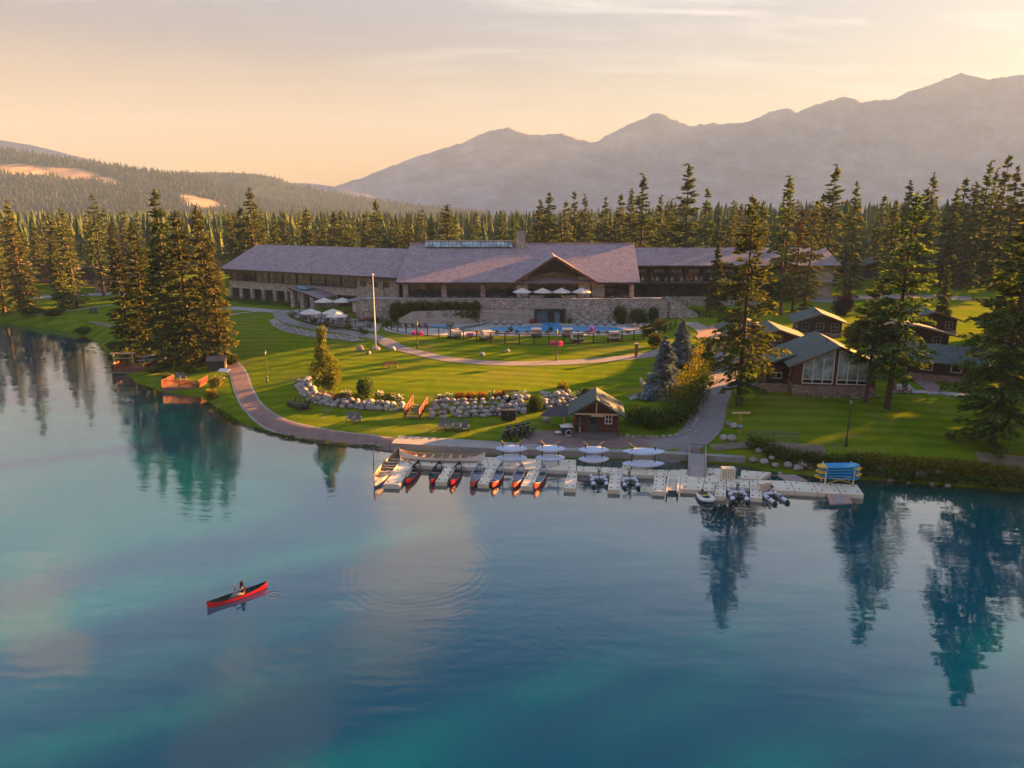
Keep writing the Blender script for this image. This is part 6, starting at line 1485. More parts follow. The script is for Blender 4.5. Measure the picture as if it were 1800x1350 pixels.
# ------------------------------------------------------------------ floating dock
DOCK = mat('beige_dock_plastic', (.72, .60, .47), (.58, .48, .37), .7, .7, .2, 10)
CLEAT = mat('dock_socket', (.10, .085, .075), (.07, .06, .05), 3)
dockt = thing('floating_dock', 'long beige modular floating dock with fingers for canoes', 'dock', atz(1000, 822, 0))
DO = dockt.location.copy(); DZ = .42
def float_section(pix, name='float_section', z=DZ, parent=None, off=None):
    o_ = off or DO
    q = [atz(x, y, z) - o_ for x, y in pix]
    c = sum((Vector((p.x, p.y, 0)) for p in q), Vector()) / len(q)
    q = [Vector((p.x, p.y, 0)) * .992 + c * .008 for p in q]
    n = len(q); mb = MB()
    inn = [p + (c - p).normalized() * .06 for p in q]
    mb.add([(p.x, p.y, -.12) for p in q] + [(p.x, p.y, z - .05) for p in q] + [(p.x, p.y, z) for p in inn],
           [(i, (i + 1) % n, (i + 1) % n + n, i + n) for i in range(n)] + [(i + n, (i + 1) % n + n, (i + 1) % n + 2 * n, i + 2 * n) for i in range(n)] + [tuple(range(2 * n, 3 * n))])
    s = mb.build(name, DOCK, parent or dockt)
    if n == 4:
        for u in (.22, .78):
            for v in (.2, .8):
                a = q[0].lerp(q[1], u); b = q[3].lerp(q[2], u); p = a.lerp(b, v)
                MB().cyl(p.x, p.y, z, z + .035, .09, 6).build('socket', CLEAT, s)
    return s
def quad_strip(front, rear):
    for i in range(len(front) - 1): float_section([front[i], front[i + 1], rear[i + 1], rear[i]])
# big platform under the long canoe, split in lengths
fr = [(728, 817), (772, 818.5), (817, 820), (860, 821.5), (905, 823.5), (955, 825), (1013, 827)]; rr = [(706, 797), (755, 799), (805, 801), (855, 803), (905, 805), (955, 806.5), (1013, 808)]
quad_strip(fr, rr)
float_section([(673, 851), (702, 852), (717, 833), (691, 830)]); float_section([(691, 829.6), (717, 832.6), (727, 818), (707, 806)])
quad_strip([(1013.6, 827.4), (1068, 830.5), (1092, 832), (1148, 834.6), (1172, 836)], [(1013.6, 818.6), (1070, 821), (1093, 822), (1150, 824.5), (1174, 825.5)])
float_section([(1093.5, 821.6), (1113, 822.4), (1110, 812), (1096, 811)])
for f in ([(765, 846), (786, 847), (793, 833), (774, 832)], [(774.5, 831.5), (793.4, 832.6), (801, 820), (783, 819.3)], [(839, 850), (859, 851), (866, 836), (847, 835)], [(847.4, 834.6), (866.3, 835.5), (873, 823), (855, 822)],
          [(915, 854), (937, 855), (943, 839), (923, 838)], [(923.4, 837.6), (943.3, 838.5), (950, 826), (931, 825)], [(991, 857), (1012, 858), (1014, 842), (995, 841)], [(995.3, 840.5), (1014, 841.5), (1015, 828.5), (999, 827.6)],
          [(1068, 860), (1090, 861), (1091, 846), (1071, 845)], [(1071.2, 844.6), (1091, 845.5), (1092, 833), (1073, 832)], [(1146, 863), (1169, 864), (1170, 849), (1149, 848)], [(1149.2, 847.6), (1170, 848.5), (1171, 836.6), (1150, 835.5)]):
    float_section(f)
# slotted launch bay
bay = MB()
for k in range(8):
    a, b = atz(1175, 841 + k * 2.6, DZ) - DO, atz(1192, 841.5 + k * 2.6, DZ) - DO; bay.bar((a.x, a.y, DZ - .1), (b.x, b.y, DZ - .1), .22, .1)
bay.build('launch_rollers', DOCK, dockt)
for x in (1174, 1193):
    a, b = atz(x - 2, 866, DZ) - DO, atz(x + 1, 836, DZ) - DO; MB().bar((a.x, a.y, DZ), (b.x, b.y, DZ), .16, .18).build('launch_rail', DOCK, dockt)
for f in ([(1196, 859), (1235, 861), (1238, 846), (1197, 844)], [(1197.3, 843.4), (1238, 845.2), (1241, 831), (1198, 828)], [(1235.6, 861.4), (1256, 862), (1257.5, 848), (1238.6, 846.4)], [(1238.4, 845.4), (1276, 847), (1275, 838), (1241.4, 831)], [(1256, 871.5), (1276, 872), (1276.5, 857), (1258, 856)],
          [(1258, 855), (1276.5, 856), (1276, 847.6), (1258, 847)], [(1277, 855), (1318, 856.5), (1316, 844), (1276.4, 840)], [(1318.6, 874), (1340, 875), (1340, 861), (1318.6, 857)], [(1318.6, 856), (1348, 860.6), (1342, 844), (1316.8, 843.4)],
          [(1348.6, 860.6), (1398, 863), (1388, 845), (1342.6, 843.6)], [(1398.6, 863), (1438, 865), (1427, 847.4), (1388.6, 845)], [(1438.6, 865), (1478, 867), (1466, 849.4), (1427.6, 847.4)], [(1478.6, 867), (1519, 869), (1507, 851.6), (1466.6, 849.4)],
          [(1243, 822), (1291, 824), (1290, 838), (1243, 834)], [(1303, 826), (1356, 830), (1337, 842), (1301, 840)]):
    float_section(f)
# dock lockers
def locker(label, px, py, w, d, h, rz=0):
    q = atz(px, py, DZ); t = thing('dock_box', label, 'box', q, rz); MB().box(-w / 2, w / 2, -d / 2, d / 2, 0, h).build('body', DOCK, t); MB().box(-w / 2 - .03, w / 2 + .03, -d / 2 - .03, d / 2 + .03, h, h + .08).build('lid', DOCK, t)
    for k in range(5): MB().box(-w / 2 + .08 + k * w / 5.2, -w / 2 + .12 + k * w / 5.2, -d / 2 - .02, -d / 2, .08, h - .08).build('groove', CLEAT, t)
locker('beige dock box beside the gangway foot', 1279, 840, 1.2, .7, .95); locker('grey-beige ribbed dock box in the middle of the right dock', 1343, 860, 1.1, .7, .62, R(4))
# gangway
a, b = atz(1225, 838, DZ), atz(1225, 800, .82); t = thing('gangway', 'pale metal gangway with side rails linking walk and dock', 'gangway', (a.x, a.y, 0)); L_ = (Vector((b.x, b.y)) - Vector((a.x, a.y))).length
ang = math.atan2(b.y - a.y, b.x - a.x) - PI / 2; t.rotation_euler.z = ang
PG = mat('pale_grey_ramp', (.38, .31, .28), (.30, .25, .23), 2, .7)
for k in range(14): MB().slab([(-.75, L_ * k / 14, .50 + .4 * k / 14), (.75, L_ * k / 14, .50 + .4 * k / 14), (.75, L_ * (k + .93) / 14, .50 + .4 * (k + .93) / 14), (-.75, L_ * (k + .93) / 14, .50 + .4 * (k + .93) / 14)], .08).build('tread_plate', PG, t)
for s in (-.8, .8):
    MB().prism([(0, .30), (L_, .70), (L_, .98), (0, .58)], 'x', s - .04, s + .04).build('side_beam', PG, t)
    MB().bar((s, .1, 1.35), (s, L_, 1.85), .08, .08).bar((s, .1, .95), (s, L_, 1.4), .05, .05).build('hand_rail', PG, t)
    for k in range(6): MB().box(s - .03, s + .03, L_ * k / 5.2 + .05, L_ * k / 5.2 + .11, .45 + .4 * k / 5.2, 1.38 + .5 * k / 5.2).build('rail_post', PG, t)
gt = MB().bar((-.75, L_ + .2, 1.9), (.75, L_ + .2, 1.9), .06, .06).bar((-.75, L_ + .2, 1.0), (.75, L_ + .2, 1.0), .05, .05).build('gate', GREYMETAL, t)
for k in range(9): MB().box(-.72 + k * .18, -.69 + k * .18, L_ + .19, L_ + .21, 1.0, 1.9).build('bar', GREYMETAL, gt)
# ------------------------------------------------------------------ canoes
def canoe_parts(L, B, D, rise, hullm, innerm, gunm, seats=(-.45, .5), n=22, nseat=None):
    """hull with open interior, bow along +y; z=0 is the keel"""
    t = thing('canoe', 'x', 'canoe', (0, 0, 0)); m = 9
    def ring(s, inset, drop):
        b = B / 2 * max(0.0, 1 - abs(s) ** 2.3) ** .75 - inset; b = max(b, .012); sheer = D + rise * abs(s) ** 4; keel = .03 + (.55 * rise) * max(0, abs(s) - .86) / .14 + drop
        return [(b * math.copysign(abs(math.cos(PI * j / (m - 1))) ** .75, math.cos(PI * j / (m - 1))), s * (L / 2 - inset * 1.2), sheer - (sheer - keel) * (math.sin(PI * j / (m - 1)) ** .62)) for j in range(m)]
    S = [math.sin(-PI / 2 + PI * i / n) for i in range(n + 1)]
    def skin(inset, drop):
        mb = MB(); vs = [p for s in S for p in ring(s, inset, drop)]
        return mb.add(vs, [(i * m + j, i * m + j + 1, (i + 1) * m + j + 1, (i + 1) * m + j) for i in range(n) for j in range(m - 1)])
    skin(0, 0).build('hull', hullm, t, True, False); skin(.025, .05).build('interior', innerm, t, True, False)
    for side in (0, m - 1):
        MB().tube([Vector(ring(s, .005, 0)[side]) + Vector((0, 0, .015)) for s in S], .03, 5).build('gunwale', gunm, t)
    def width(y): return B / 2 * max(0.0, 1 - abs(y / (L / 2)) ** 2.3) ** .75 - .03
    for y in seats:
        yy = y * L / 2; w = width(yy); MB().box(-w, w, yy - .14, yy + .14, D - .14, D - .10).build('seat', nseat or PALEWOOD, t)
    MB().box(-width(0), width(0), -.03, .03, D - .05, D - .01).build('thwart', PALEWOOD, t)
    return t
REDH = mat('red_hull', (.68, .016, .018), (.56, .014, .016), 2, .3, spec=.5, coat=.3); ORH = mat('orange_red_hull', (.82, .115, .036), (.68, .07, .025), 2, .35, spec=.5); DKIN = mat('dark_interior', (.045, .05, .06), (.025, .028, .034), 3, .6); BLIN = mat('blue_grey_interior', (.30, .33, .40), (.16, .18, .26), 2, .6)
WHH = mat('white_hull', (.70, .64, .62), (.60, .55, .54), 1.5, .4); TANIN = wood_material('tan_ribs', (.36, .24, .17), (.22, .15, .10)); BLKG = mat('black_gunwale', (.03, .03, .03), (.02, .02, .02), 3); GRG = mat('grey_gunwale', (.45, .43, .46), (.36, .34, .38), 3)
cRed = canoe_parts(5.0, .92, .36, .22, REDH, DKIN, BLKG, nseat=DKIN); cBlu = canoe_parts(5.2, .95, .36, .26, ORH, BLIN, GRG, nseat=DARKP)
ends = [((716, 849), (735, 821)), ((758, 851), (773, 821)), ((793, 853), (808, 821)), ((830, 856), (844, 823)), ((866, 858), (882, 823)), ((903, 859), (918, 824)), ((940, 860), (957, 826))]
first = {}
for k, (e0, e1) in enumerate(ends):
    a, b = atz(*e0, .12), atz(*e1, .12); c = (a + b) / 2; rz = math.atan2(b.y - a.y, b.x - a.x) - PI / 2; pr = cRed if k < 3 else cBlu
    lab = ('red canoe with dark interior moored at the dock, %s from the white canoe' % ORD[k]) if k < 3 else ('orange-red canoe with blue-grey interior at the dock, %s of the four' % ORD[k - 3])
    gp = 'red canoes at the dock' if k < 3 else 'orange-red canoes at the dock'
    if pr.name not in first:
        first[pr.name] = 1; pr.location = (c.x, c.y, -.06); pr.rotation_euler.z = rz; pr['label'] = lab; pr['group'] = gp; o = pr
    else: o = dup(pr, (c.x, c.y, -.06), rz, lab, gp)
    o.scale = (1.06, 1.0, 1.3)
# long white canoes
big = canoe_parts(8.6, 1.6, .62, .65, WHH, TANIN, PALEWOOD, (-.62, -.42, -.22, .2, .42, .62), 26); big.name = 'voyageur_canoe'
a, b = atz(662, 853, .1), atz(699, 806, .1); c = (a + b) / 2; big.location = (c.x, c.y, -.12); big.rotation_euler.z = math.atan2(b.y - a.y, b.x - a.x) - PI / 2; big['label'] = 'long white canoe with wooden benches afloat at the left dock end'; big['group'] = 'long white canoes'
a, b = atz(704, 802, DZ + .3), atz(851, 807, DZ + .3); c = (a + b) / 2
dup(big, (c.x, c.y, DZ + .01), math.atan2(b.y - a.y, b.x - a.x) - PI / 2, 'long white canoe lying on the dock platform along the walk', 'long white canoes', (.95, 1.02, .8))
# ------------------------------------------------------------------ paddled red canoe with its paddler
can = canoe_parts(5.2, .92, .38, .22, mat('bright_red_hull', (.86, .014, .014), (.74, .012, .012), 1.5, .28, spec=.5, coat=.4), DKIN, BLKG, (-.1, .62), nseat=DKIN); can.name = 'red_canoe'
a, b = atz(366, 1066, .1), atz(468, 1031, .1); c = (a + b) / 2; crz = math.atan2(b.y - a.y, b.x - a.x) - PI / 2
can.location = (c.x, c.y, -.11); can.rotation_euler.z = crz; can['label'] = 'bright red canoe paddled alone on the open lake'
CS = (b - a).length / 5.0; can.scale = (CS, CS, CS * 1.25)
def skin_body(name, verts, edges, radii, material, parent):
    me = bpy.data.meshes.new(name); me.from_pydata(verts, edges, []); o = link(name, me, parent)
    md = o.modifiers.new('skin', 'SKIN'); md.use_smooth_shade = True
    for sv, r in zip(me.skin_vertices[0].data, radii): sv.radius = (r, r) if not isinstance(r, tuple) else r
    me.skin_vertices[0].data[0].use_root = True
    o.modifiers.new('sub', 'SUBSURF').render_levels = 1
    dg = bpy.context.evaluated_depsgraph_get(); m2 = bpy.data.meshes.new_from_object(o.evaluated_get(dg)); m2.materials.clear(); m2.materials.append(material); m2.polygons.foreach_set('use_smooth', [True] * len(m2.polygons))
    o.modifiers.clear(); o.data = m2; return o
SKIN = mat('skin', (.45, .25, .17), (.40, .22, .15), 3, .6); SHIRT = mat('pale_shirt', (.52, .44, .40), (.42, .36, .33), 4, .85); VEST = mat('dark_red_vest', (.085, .018, .022), (.05, .012, .015), 4, .8); HAIR = mat('brown_hair', (.05, .028, .018), (.03, .018, .012), 10, .7); PANTS = mat('pale_trousers', (.36, .31, .28), (.28, .24, .22), 4, .85)
Mw = Matrix.Translation(can.location) @ Matrix.Rotation(crz, 4, 'Z')
pl = Mw @ Vector((0, .35, .36 * CS)); per = thing('person', 'person in pale shirt and dark red vest seated paddling the red canoe', 'person', pl, crz + PI)   # faces the bow at the lower left
# local: +y forwards
bv = [(0, 0, .10), (0, .02, .32), (0, .04, .52), (0, .05, .60), (0, .07, .70), (0, .09, .83), (.17, .05, .55), (.27, .20, .34), (.12, .44, .40), (-.17, .05, .55), (-.26, .24, .42), (-.02, .44, .62), (.11, .02, .06), (.13, .45, .16), (.12, .80, -.10), (-.11, .02, .06), (-.13, .45, .16), (-.12, .80, -.10), (.12, .92, -.10), (-.12, .92, -.10), (.13, .52, .42), (-.01, .52, .65)]
be = [(0, 1), (1, 2), (2, 3), (3, 4), (4, 5), (2, 6), (6, 7), (7, 8), (2, 9), (9, 10), (10, 11), (0, 12), (12, 13), (13, 14), (0, 15), (15, 16), (16, 17), (14, 18), (17, 19), (8, 20), (11, 21)]
br_ = [.15, .135, .14, .055, .085, .08, .07, .045, .032, .07, .045, .032, .09, .07, .045, .09, .07, .045, .045, .045, .035, .035]
skin_body('body', bv, be, br_, SKIN, per)
MB().lathe([(.165, .06), (.175, .2), (.168, .38), (.172, .50), (.12, .575), (.07, .59)], 12, (0, .025, 0)).build('vest', VEST, per, True)
for s, el, ha in ((1, (.27, .20, .34), (.13, .40, .40)), (-1, (-.26, .24, .42), (-.03, .40, .60))): MB().tube([(s * .15, .05, .55), el, ha], [.085, .062, .05], 7).build('sleeve', SHIRT, per, True)
for s in (1, -1): MB().tube([(s * .11, .02, .06), (s * .13, .45, .17), (s * .12, .80, -.08)], [.105, .085, .06], 7).build('trouser_leg', PANTS, per, True)
MB().lathe([(0, .135), (.07, .12), (.108, .06), (.112, -.02), (.10, -.12), (.08, -.2), (.0, -.2)], 10, (0, .045, .79)).build('hair', HAIR, per, True)
MB().box(-.035, -.02, .165, .175, .79, .80).box(.02, .035, .165, .175, .79, .80).build('eyes', DARKP, per); MB().prism([(.165, .74), (.19, .75), (.165, .785)], 'x', -.012, .012).build('nose', SKIN, per); MB().box(-.025, .025, .160, .168, .712, .720).build('mouth', VEST, per)
for hx, hy, hz in ((.13, .49, .42), (-.01, .49, .65)):
    for k in range(4): MB().tube([(hx - .02, hy, hz + .03 - k * .02), (hx + .02, hy + .05, hz + .03 - k * .02), (hx + .035, hy + .01, hz + .03 - k * .02)], [.010, .009, .008], 5).build('finger', SKIN, per)
    MB().tube([(hx + .02, hy - .02, hz + .02), (hx + .045, hy + .02, hz + .045)], [.011, .009], 5).build('thumb', SKIN, per)
pdl = thing('paddle', 'pale wooden paddle held by the paddler in the red canoe', 'paddle', pl, crz + PI)
MB().tube([(-.03, .50, .82), (.14, .50, .38), (.30, .50, .02)], .018, 6).build('shaft', PALEWOOD, pdl); MB().slab([(.29, .42, .05), (.29, .58, .05), (.52, .60, -.50), (.52, .40, -.50)], .025).build('blade', PALEWOOD, pdl); MB().bar((-.10, .50, .80), (.04, .50, .85), .03).build('grip', PALEWOOD, pdl)
# ------------------------------------------------------------------ pale hulls on racks
PBLUE = mat('pale_blue_hull', (.52, .58, .74), (.46, .52, .68), 1.2, .45)
YEL = mat('yellow_strap', (.62, .42, .08), (.5, .33, .06), 3, .7)
def hull_shape(L, Wd, th, n=16):
    mb = MB(); top, bot = [], []
    for i in range(n + 1):
        s = -1 + 2 * i / n; w = Wd / 2 * max(0.0, 1 - abs(s) ** 2.1) ** .8 + .015; z = .10 * s * s
        top.append([(s * L / 2, -w, z), (s * L / 2, -w * .5, z + th * .8 * (1 - s * s)), (s * L / 2, 0, z + th * (1 - s * s) + .01), (s * L / 2, w * .5, z + th * .8 * (1 - s * s)), (s * L / 2, w, z)])
        bot.append((s * L / 2, 0, z - th * .5 * (1 - s * s)))
    vs = [v for r in top for v in r] + bot; o = 5 * (n + 1); fs = []
    for i in range(n):
        for j in range(4): fs.append((i * 5 + j, i * 5 + j + 1, (i + 1) * 5 + j + 1, (i + 1) * 5 + j))
        fs += [(i * 5, (i + 1) * 5, o + i + 1, o + i), (i * 5 + 4, o + i, o + i + 1, (i + 1) * 5 + 4)]
    return mb.add(vs, fs)
racks = [(899, 789, 805, 56, 'first', -.3), (967, 789, 805, 53, 'second', 0), (1043, 791, 807, 55, 'third', 0), (1130, 794, 815, 75, 'fourth', 0)]
for k, (cx, y1, y2, wpx, nm, dx) in enumerate(racks):
    base = atz(cx, 817 if k < 3 else 825, DZ); Y = base.y; s = pxm(base); wd = wpx / s
    t = thing('hull_rack', 'dark post rack with yellow cross straps holding two pale blue hulls, %s from the left' % nm, 'rack', base)
    zu, zl = aty(cx, y1, Y).z - DZ, aty(cx, y2, Y).z - DZ
    for x in (-wd * .27, wd * .27):
        MB().box(x - .05, x + .05, -.05, .05, 0, zu + .55).build('post', BLACKMETAL, t)
        for z in (zl - .12, zu - .12): MB().bar((x, -.5, z - .1), (x, .4, z + .15), .05).build('arm', BLACKMETAL, t)
    for sx in (-1, 1): MB().bar((sx * wd * .33, .45, zu + .75), (-sx * wd * .22, .30, zl + .25), .07, .05).build('strap', YEL, t)
    for lev, z in (('upper', zu), ('lower', zl)):
        h = thing('covered_hull', 'pale blue hull on the %s arms of the %s rack from the left' % (lev, nm), 'boat', (base.x, base.y - .05, DZ + z), 0, 'pale blue hulls on racks')
        b_ = hull_shape(wd, .95, .16).xf(Matrix.Rotation(R(38), 4, 'X')).build('hull', PBLUE, h, True)
        if k == 3 and lev == 'upper': MB().box(-wd / 2 + .15, -wd / 2 + .5, -.40, -.36, -.02, .05).build('vent', BLACKMETAL, h)
# ------------------------------------------------------------------ water bikes, dinghy, mats, board rack
LILAC = mat('pale_lilac_pontoon', (.62, .57, .62), (.54, .50, .55), 1.5, .45)
def water_bike():
    t = thing('water_bike', 'x', 'water bike', (0, 0, 0))
    for s in (-.62, .62):
        pt = MB().tube([(s, -1.45, .10), (s, -1.2, .14), (s, 0, .15), (s, 1.1, .16), (s, 1.5, .26)], [.08, .20, .22, .21, .07], 8).build('pontoon', LILAC, t, True)
        MB().tube([(s, -1.55, .12), (s, -1.25, .14)], [.09, .205], 8).build('tip', DARKP, pt, True)
        for y in (-.5, .5): MB().box(s - .225, s + .225, y - .06, y + .06, .20, .385).build('strap', NAVY, pt)
    MB().box(-.62, .62, .15, .75, .32, .44).build('deck', LILAC, t)
    MB().bar((-.6, .6, .44), (.6, .6, .44), .06).bar((-.6, -.4, .38), (.6, -.4, .38), .06).tube([(0, .8, .4), (0, .35, .9), (0, -.3, .45)], .035, 6).tube([(0, .35, .9), (0, .25, 1.05)], .03, 6).build('frame', BLACKMETAL, t)
    MB().tube([(-.3, .75, 1.15), (0, .8, 1.1), (.3, .75, 1.15)], .022, 6).tube([(0, .8, .4), (0, .8, 1.1)], .03, 6).build('handlebar', BLACKMETAL, t)
    MB().box(-.12, .12, .12, .38, 1.03, 1.12).build('saddle', BLACKMETAL, t)
    MB().box(-.12, .12, -.5, -.2, -.05, .3).tube([(0, -.3, .2), (0, -.5, -.3)], .06, 6).build('drive_unit', BLACKMETAL, t)
    return t
wb = water_bike(); wl = [(1053, 848, 0, 'white pontoon water bike in the dock bay under the third rack'), (1107, 850, 0, 'white pontoon water bike in the dock bay under the fourth rack'), (1297, 874, R(-6), 'pontoon water bike moored between two right dock fingers'), (1358, 876, R(14), 'pontoon water bike turned askew outside the right dock')]
for k, (px, py, rz, lab) in enumerate(wl):
    q = atz(px, py, 0)
    if k == 0: wb.location = q; wb['label'] = lab; wb['group'] = 'water bikes at the dock'
    else: dup(wb, q, rz, lab, 'water bikes at the dock')
q = atz(1240, 878, 0); t = thing('dinghy', 'white inflatable dinghy with blue stripe moored at the dock', 'dinghy', q, R(4), None, .82)
MB().tube([(-.62, 1.0, .28), (-.66, 0, .26), (-.6, -.75, .3), (-.3, -1.15, .38), (.3, -1.15, .38), (.6, -.75, .3), (.66, 0, .26), (.62, 1.0, .28)], [.14, .25, .25, .24, .24, .25, .25, .14], 9).build('tube', WHH, t, True)
MB().tube([(-.89, .9, .20), (-.92, 0, .19), (-.84, -.85, .23), (-.4, -1.4, .30), (.4, -1.4, .30), (.84, -.85, .23), (.92, 0, .19), (.89, .9, .20)], .03, 5).build('stripe', NAVY, t)
MB().box(-.5, .5, -.9, .95, .06, .12).build('floor', DARKP, t); MB().box(-.55, .55, .1, .35, .36, .42).build('seat', YEL, t); MB().box(-.55, .55, .9, .98, .1, .5).build('transom', GREYWOOD, t); MB().box(-.1, .1, .98, 1.2, .1, .75).build('motor', BLACKMETAL, t)
PINKM = mat('pinkish_mat', (.40, .24, .18), (.32, .20, .16), 1, .8); GREYM = mat('grey_mat_stripe', (.26, .24, .28), (.2, .19, .22), 2, .8); TEALE = mat('teal_rim', (.02, .10, .12), (.015, .08, .10), 2, .6)
for pts, lab in [([(1452, 866), (1488, 868), (1499, 884), (1459, 886)], 'pink-grey floating mat in the water before the right dock end'), ([(1365, 834), (1398, 834), (1420, 845), (1384, 846)], 'pink-grey floating mat behind the right dock')]:
    P = [atz(x, y, .28) for x, y in pts]; c = sum(P, Vector()) / 4; t = thing('floating_mat', lab, 'mat', (c.x, c.y, 0)); q4 = [p - c for p in P]
    MB().slab([(p.x, p.y, .28) for p in q4], .10).build('pad', PINKM, t); MB().slab([(p.x * 1.01, p.y * 1.01, .175) for p in q4], .25).build('rim', TEALE, t)
    for u in (.28, .58):
        a = q4[0].lerp(q4[1], u); b = q4[0].lerp(q4[1], u + .14); c_ = q4[3].lerp(q4[2], u + .14); d = q4[3].lerp(q4[2], u)
        m_ = lambda p: (p.x * .92, p.y * .92, .287)
        MB().slab([m_(a), m_(b), m_(c_), m_(d)], .005).build('stripe', GREYM, t)
SKYB = mat('sky_blue_board', (.02, .24, .50), (.015, .19, .42), 2, .4); YELB = mat('yellow_board_tip', (.70, .40, .03), (.6, .33, .02), 2, .4)
base = atz(1475, 852, DZ); rk = thing('board_rack', 'pale rack holding a tier of blue and yellow paddleboards at the right dock', 'rack', (base.x, base.y, DZ))
for x in (-1.3, 1.3):
    for y in (.05, .85): MB().box(x - .04, x + .04, y - .04, y + .04, 0, 1.95 if y > .5 else 1.3).build('post', WHITE, rk)
    for k in range(5): MB().bar((x, -.1, .42 + k * .27), (x, .95, .62 + k * .27), .05).build('arm', WHITE, rk)
for s in (-1, 1): MB().bar((s * 1.3, 0, .1), (-s * 1.0, 0, .75), .05).build('brace', YEL, rk)
for k in range(5):
    h = thing('paddleboard', 'blue paddleboard with yellow %s on the dock rack, %s from the bottom' % ('nose' if k % 2 else 'tail', ORD[k]), 'paddleboard', (base.x + (.08 if k % 2 else -.08), base.y + .42, DZ + .60 + k * .27), R(2 * (k - 2)), 'paddleboards on the dock rack')
    m = MB(); n = 20; L_ = 4.1; vs = []
    for i in range(n + 1):
        s = -1 + 2 * i / n; w = .40 * max(0, 1 - abs(s) ** 5) ** .5 + .02; y0 = s * L_ / 2
        vs += [(y0, -w, 0), (y0, w, 0), (y0, w * .9, .10), (y0, -w * .9, .10)]
    for i in range(n):
        tip = (i < 4) if k % 2 == 0 else (i > n - 4)
        m.m(1 if tip else 0).add([vs[4 * i + j] for j in range(4)] + [vs[4 * i + 4 + j] for j in range(4)], [(0, 1, 5, 4), (1, 2, 6, 5), (2, 3, 7, 6), (3, 0, 4, 7)])
    m.m(0).add(vs[:4], [(0, 1, 2, 3)]).add(vs[-4:], [(0, 1, 2, 3)]); m.xf(Matrix.Rotation(R(13), 4, 'X')).build('board', [SKYB, YELB], h)
p = atz(657, 818, 0); tag(MB().tube([(0, 0, -1.5), (0, 0, 1.9)], .05, 6).build('mooring_post', BLACKMETAL), 'thin dark mooring post in the water left of the white canoe', 'post').location = (p.x, p.y, 0)
# ------------------------------------------------------------------ cabins
TRIM = mat('weathered_trim', (.34, .29, .26), (.26, .22, .20), 3, .7)
def cabin(label, loc, rz, W_=9.0, D_=9.0, wall_h=2.6, rise=2.2, base_h=1.0, glassy=False, chimney=False, roofm=None, wallm=None, over=.9, windows=3, lod=False):
    """gabled cottage, gable towards -y"""
    t = thing('cabin', label, 'cabin', loc, rz); roofm = roofm or GREENROOF; wallm = wallm or BROWN
    MB().box(-W_ / 2, W_ / 2, 0, D_, -.8, base_h).build('stone_base', STONE3, t)
    MB().prism([(-W_ / 2 + .1, base_h), (W_ / 2 - .1, base_h), (W_ / 2 - .1, base_h + wall_h), (0, base_h + wall_h + rise * (W_ / 2 - .1) / (W_ / 2 + over)), (-W_ / 2 + .1, base_h + wall_h)], 'y', .15, D_ - .15).build('wall', wallm, t)
    ez = base_h + wall_h - rise * over / (W_ / 2 + over) + .12; rzt = ez + rise + .12
    r_ = MB().slab([(-W_ / 2 - over, -over, ez), (0, -over, rzt), (0, D_ + over, rzt), (-W_ / 2 - over, D_ + over, ez)], .18).slab([(0, -over, rzt), (W_ / 2 + over, -over, ez), (W_ / 2 + over, D_ + over, ez), (0, D_ + over, rzt)], .18).build('roof', roofm, t)
    for s in (-1, 1): MB().bar((s * (W_ / 2 + over), -over - .04, ez - .1), (0, -over - .04, rzt - .1), .06, .24).build('barge_board', wood_material('barge_' + t.name + str(s), (.13, .085, .065), (.09, .06, .045)), r_)
    if glassy:
        # two groups of three tall lights under the gable, each with an awning light below
        for g in (-1, 1):
            x0, x1 = (.25, W_ / 2 - 1.05) if g > 0 else (-W_ / 2 + 1.05, -.25); fz = base_h + .25
            top = lambda x: base_h + wall_h + rise * .72 - abs(x) * rise * .80 / (W_ / 2)
            fr = MB(); xs = [x0 + (x1 - x0) * i / 3 for i in range(4)]
            for x in xs: fr.box(x - .05, x + .05, .03, .16, fz, top(x))
            fr.bar((x0, .09, fz), (x1, .09, fz), .12, .1).bar((x0, .09, fz + .5), (x1, .09, fz + .5), .12, .08).bar((x0, .09, top(x0)), (x1, .09, top(x1)), .12, .1)
            f = fr.build('window', WHITE, t)
            for i in range(3):
                a, b = xs[i], xs[i + 1]
                MB().add([(a + .05, .08, fz + .55), (b - .05, .08, fz + .55), (b - .05, .08, top(b) - .05), (a + .05, .08, top(a) - .05)], [(0, 1, 2, 3)]).build('pane', BLUEGLASS, f)
                MB().box(a + .08, b - .08, .07, .09, fz + .08, fz + .45).build('vent_pane', GLASS, f)
    else:
        for k in range(windows):
            x = -W_ / 2 + W_ * (k + .5) / windows
            window(t, x - .6, x + .6, base_h + .4, base_h + 1.6, .12, 2, 1 if lod else 2, TRIM, GLASS, .08, .08)
    for s in (-1, 1):
        for k in range(2):
            y = D_ * (.3 + .4 * k)
            f = MB().box(s * (W_ / 2 - .1) - .05, s * (W_ / 2 - .1) + .05, y - .6, y + .6, base_h + .5, base_h + 1.8).build('window', WHITE, t)
            MB().box(s * (W_ / 2 - .1) - .07, s * (W_ / 2 - .1) + .07, y - .5, y + .5, base_h + .6, base_h + 1.7).build('pane', GLASS, f)
    if chimney:
        c = MB().box(-.3, .3, D_ * .6, D_ * .6 + .6, rzt - .6, rzt + 1.0).build('chimney', STONE3, t)
    else: MB().cyl(-.6, D_ * .3, rzt - .5, rzt + .35, .09, 7).build('vent_pipe', GREYMETAL, r_)
    return t
q0, q1 = on(1392, 694), on(1538, 698); w = (q1 - q0).length
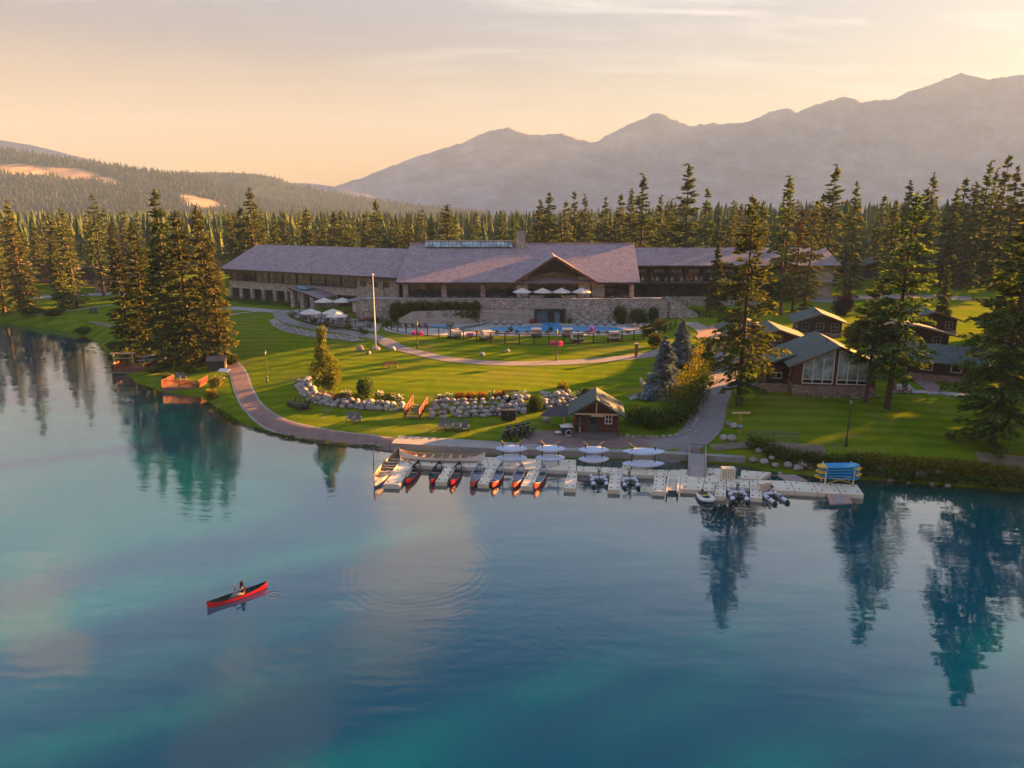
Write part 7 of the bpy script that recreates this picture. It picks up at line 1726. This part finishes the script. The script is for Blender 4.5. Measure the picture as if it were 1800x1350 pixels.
c1 = cabin('brown cabin with tall white-framed glass gable and green roof on the lakeside lawn', ((q0.x + q1.x) / 2, (q0.y + q1.y) / 2, min(q0.z, q1.z)), math.atan2(q1.y - q0.y, q1.x - q0.x), w, 9.5, 2.7, 2.5, 1.25, True, False, None, wood_material('red_brown_cladding', (.10, .030, .016), (.06, .02, .012)))
MB().slab([(-w / 2 - 3.4, 2.2, 3.1), (-w / 2 + .6, 2.2, 4.6), (-w / 2 + 1.2, 8.8, 4.8), (-w / 2 - 3.4, 8.8, 3.1)], .18).build('side_roof', GREENROOF, c1)
MB().box(-w / 2 - 2.6, -w / 2, 3.0, 8.4, -.5, 2.9).build('side_room', BROWN, c1); window(c1, -w / 2 - 2.1, -w / 2 - .7, 1.35, 2.1, 2.98, 2, 1, WHITE, GLASS, .07, .08)
MB().box(-w / 2 - 4.2, -w / 2 - .1, 1.2, 1.7, -.4, .95).build('stone_planter', STONE3, c1)
cabins = [(1365, 625, -8, 8.0, 7.5, 'green-roofed cabin with one sunlit roof side, behind the tall open fir'), (1440, 592, -14, 7.0, 7.0, 'green-roofed cabin half hidden behind the sunlit one'), (1600, 617, -6, 11.0, 8.0, 'brown cabin behind the two firs with white-framed corner window'), (1636, 588, -10, 8.0, 7.0, 'dark green roof of the cabin farthest back behind the two firs'),
          (1712, 664, 62, 8.0, 8.0, 'cabin with steep green roof slope half hidden by the largest fir'), (1835, 610, -4, 10.0, 8.0, 'pale green roofed cabin at the right edge of the photo'), (1318, 612, -6, 7.0, 6.5, 'low cabin with brown deck directly behind the tall open fir')]
for px, py, rz, W_, D_, lab in cabins:
    cabin(lab, on(px, py), R(rz), W_, D_, 1.9, 1.5, .7, False, False)
far = [(1540, 472, 205, 12, 'dark hip-roofed cabin beyond the golf lawn'), (1672, 470, 210, 13, 'green-roofed cabin beyond the golf lawn, right'), (1490, 462, 215, 9, 'brown cabin half hidden behind the right wing end'), (1285, 445, 212, 12, 'reddish cabin with sunlit gable behind the right wing roof'), (1760, 486, 200, 10, 'cabin among the firs at the far right'),
       (92, 470, 205, 11, 'cottage with sunlit tan wall behind the left firs'), (160, 500, 200, 12, 'long cottage with tan roof on the left'), (200, 508, 192, 9, 'cottage with steep gable window beside the shore clump'), (20, 480, 210, 10, 'cottage at the far left among the firs'), (232, 470, 215, 10, 'blue-roofed cottage with white chimney pot on the left'), (1090, 420, 228, 9, 'brown cabin roof just right of the main hall ridge')]
TANROOF = shingle_material('tan_shingles', (.17, .125, .105), (.13, .095, .08), (.06, .045, .04)); OCHRE = mat('ochre_wall', (.42, .24, .12), (.33, .18, .09), 1, .8)
for k, (px, py, Y, W_, lab) in enumerate(far):
    X = aty(px, py, Y).x; left = px < 300
    cabin(lab, (X, Y, hgt(X, Y)), R(20 if left else -12), W_, 8, 2.6, 2.3, .7, False, True, TANROOF if (left and k != 9) else GREENROOF, OCHRE if left and k % 2 else BROWN, .8, 3, True)
t = thing('boat_stack', 'stack of upturned silver canoes under the shore spruces', 'rack', on(270, 640)); SILV = mat('silver_hull', (.30, .29, .31), (.22, .21, .23), 2, .4, metal=.5)
for k, (dx, z) in enumerate(((-.6, .75), (.6, .6), (0, 1.2))): hull_shape(4.6, 1.0, .42).xf(Matrix.Translation((0, dx, z)) @ Matrix.Rotation(R(20), 4, 'Z')).build('canoe_hull', SILV, t, True)
for x in (-1.2, 1.2): MB().box(x - .06, x + .06, -1.2, 1.2, .35, .45).box(x - .06, x + .06, -1.1, -1.0, 0, .36).box(x - .06, x + .06, 1.0, 1.1, 0, .36).build('trestle', GREYWOOD, t)
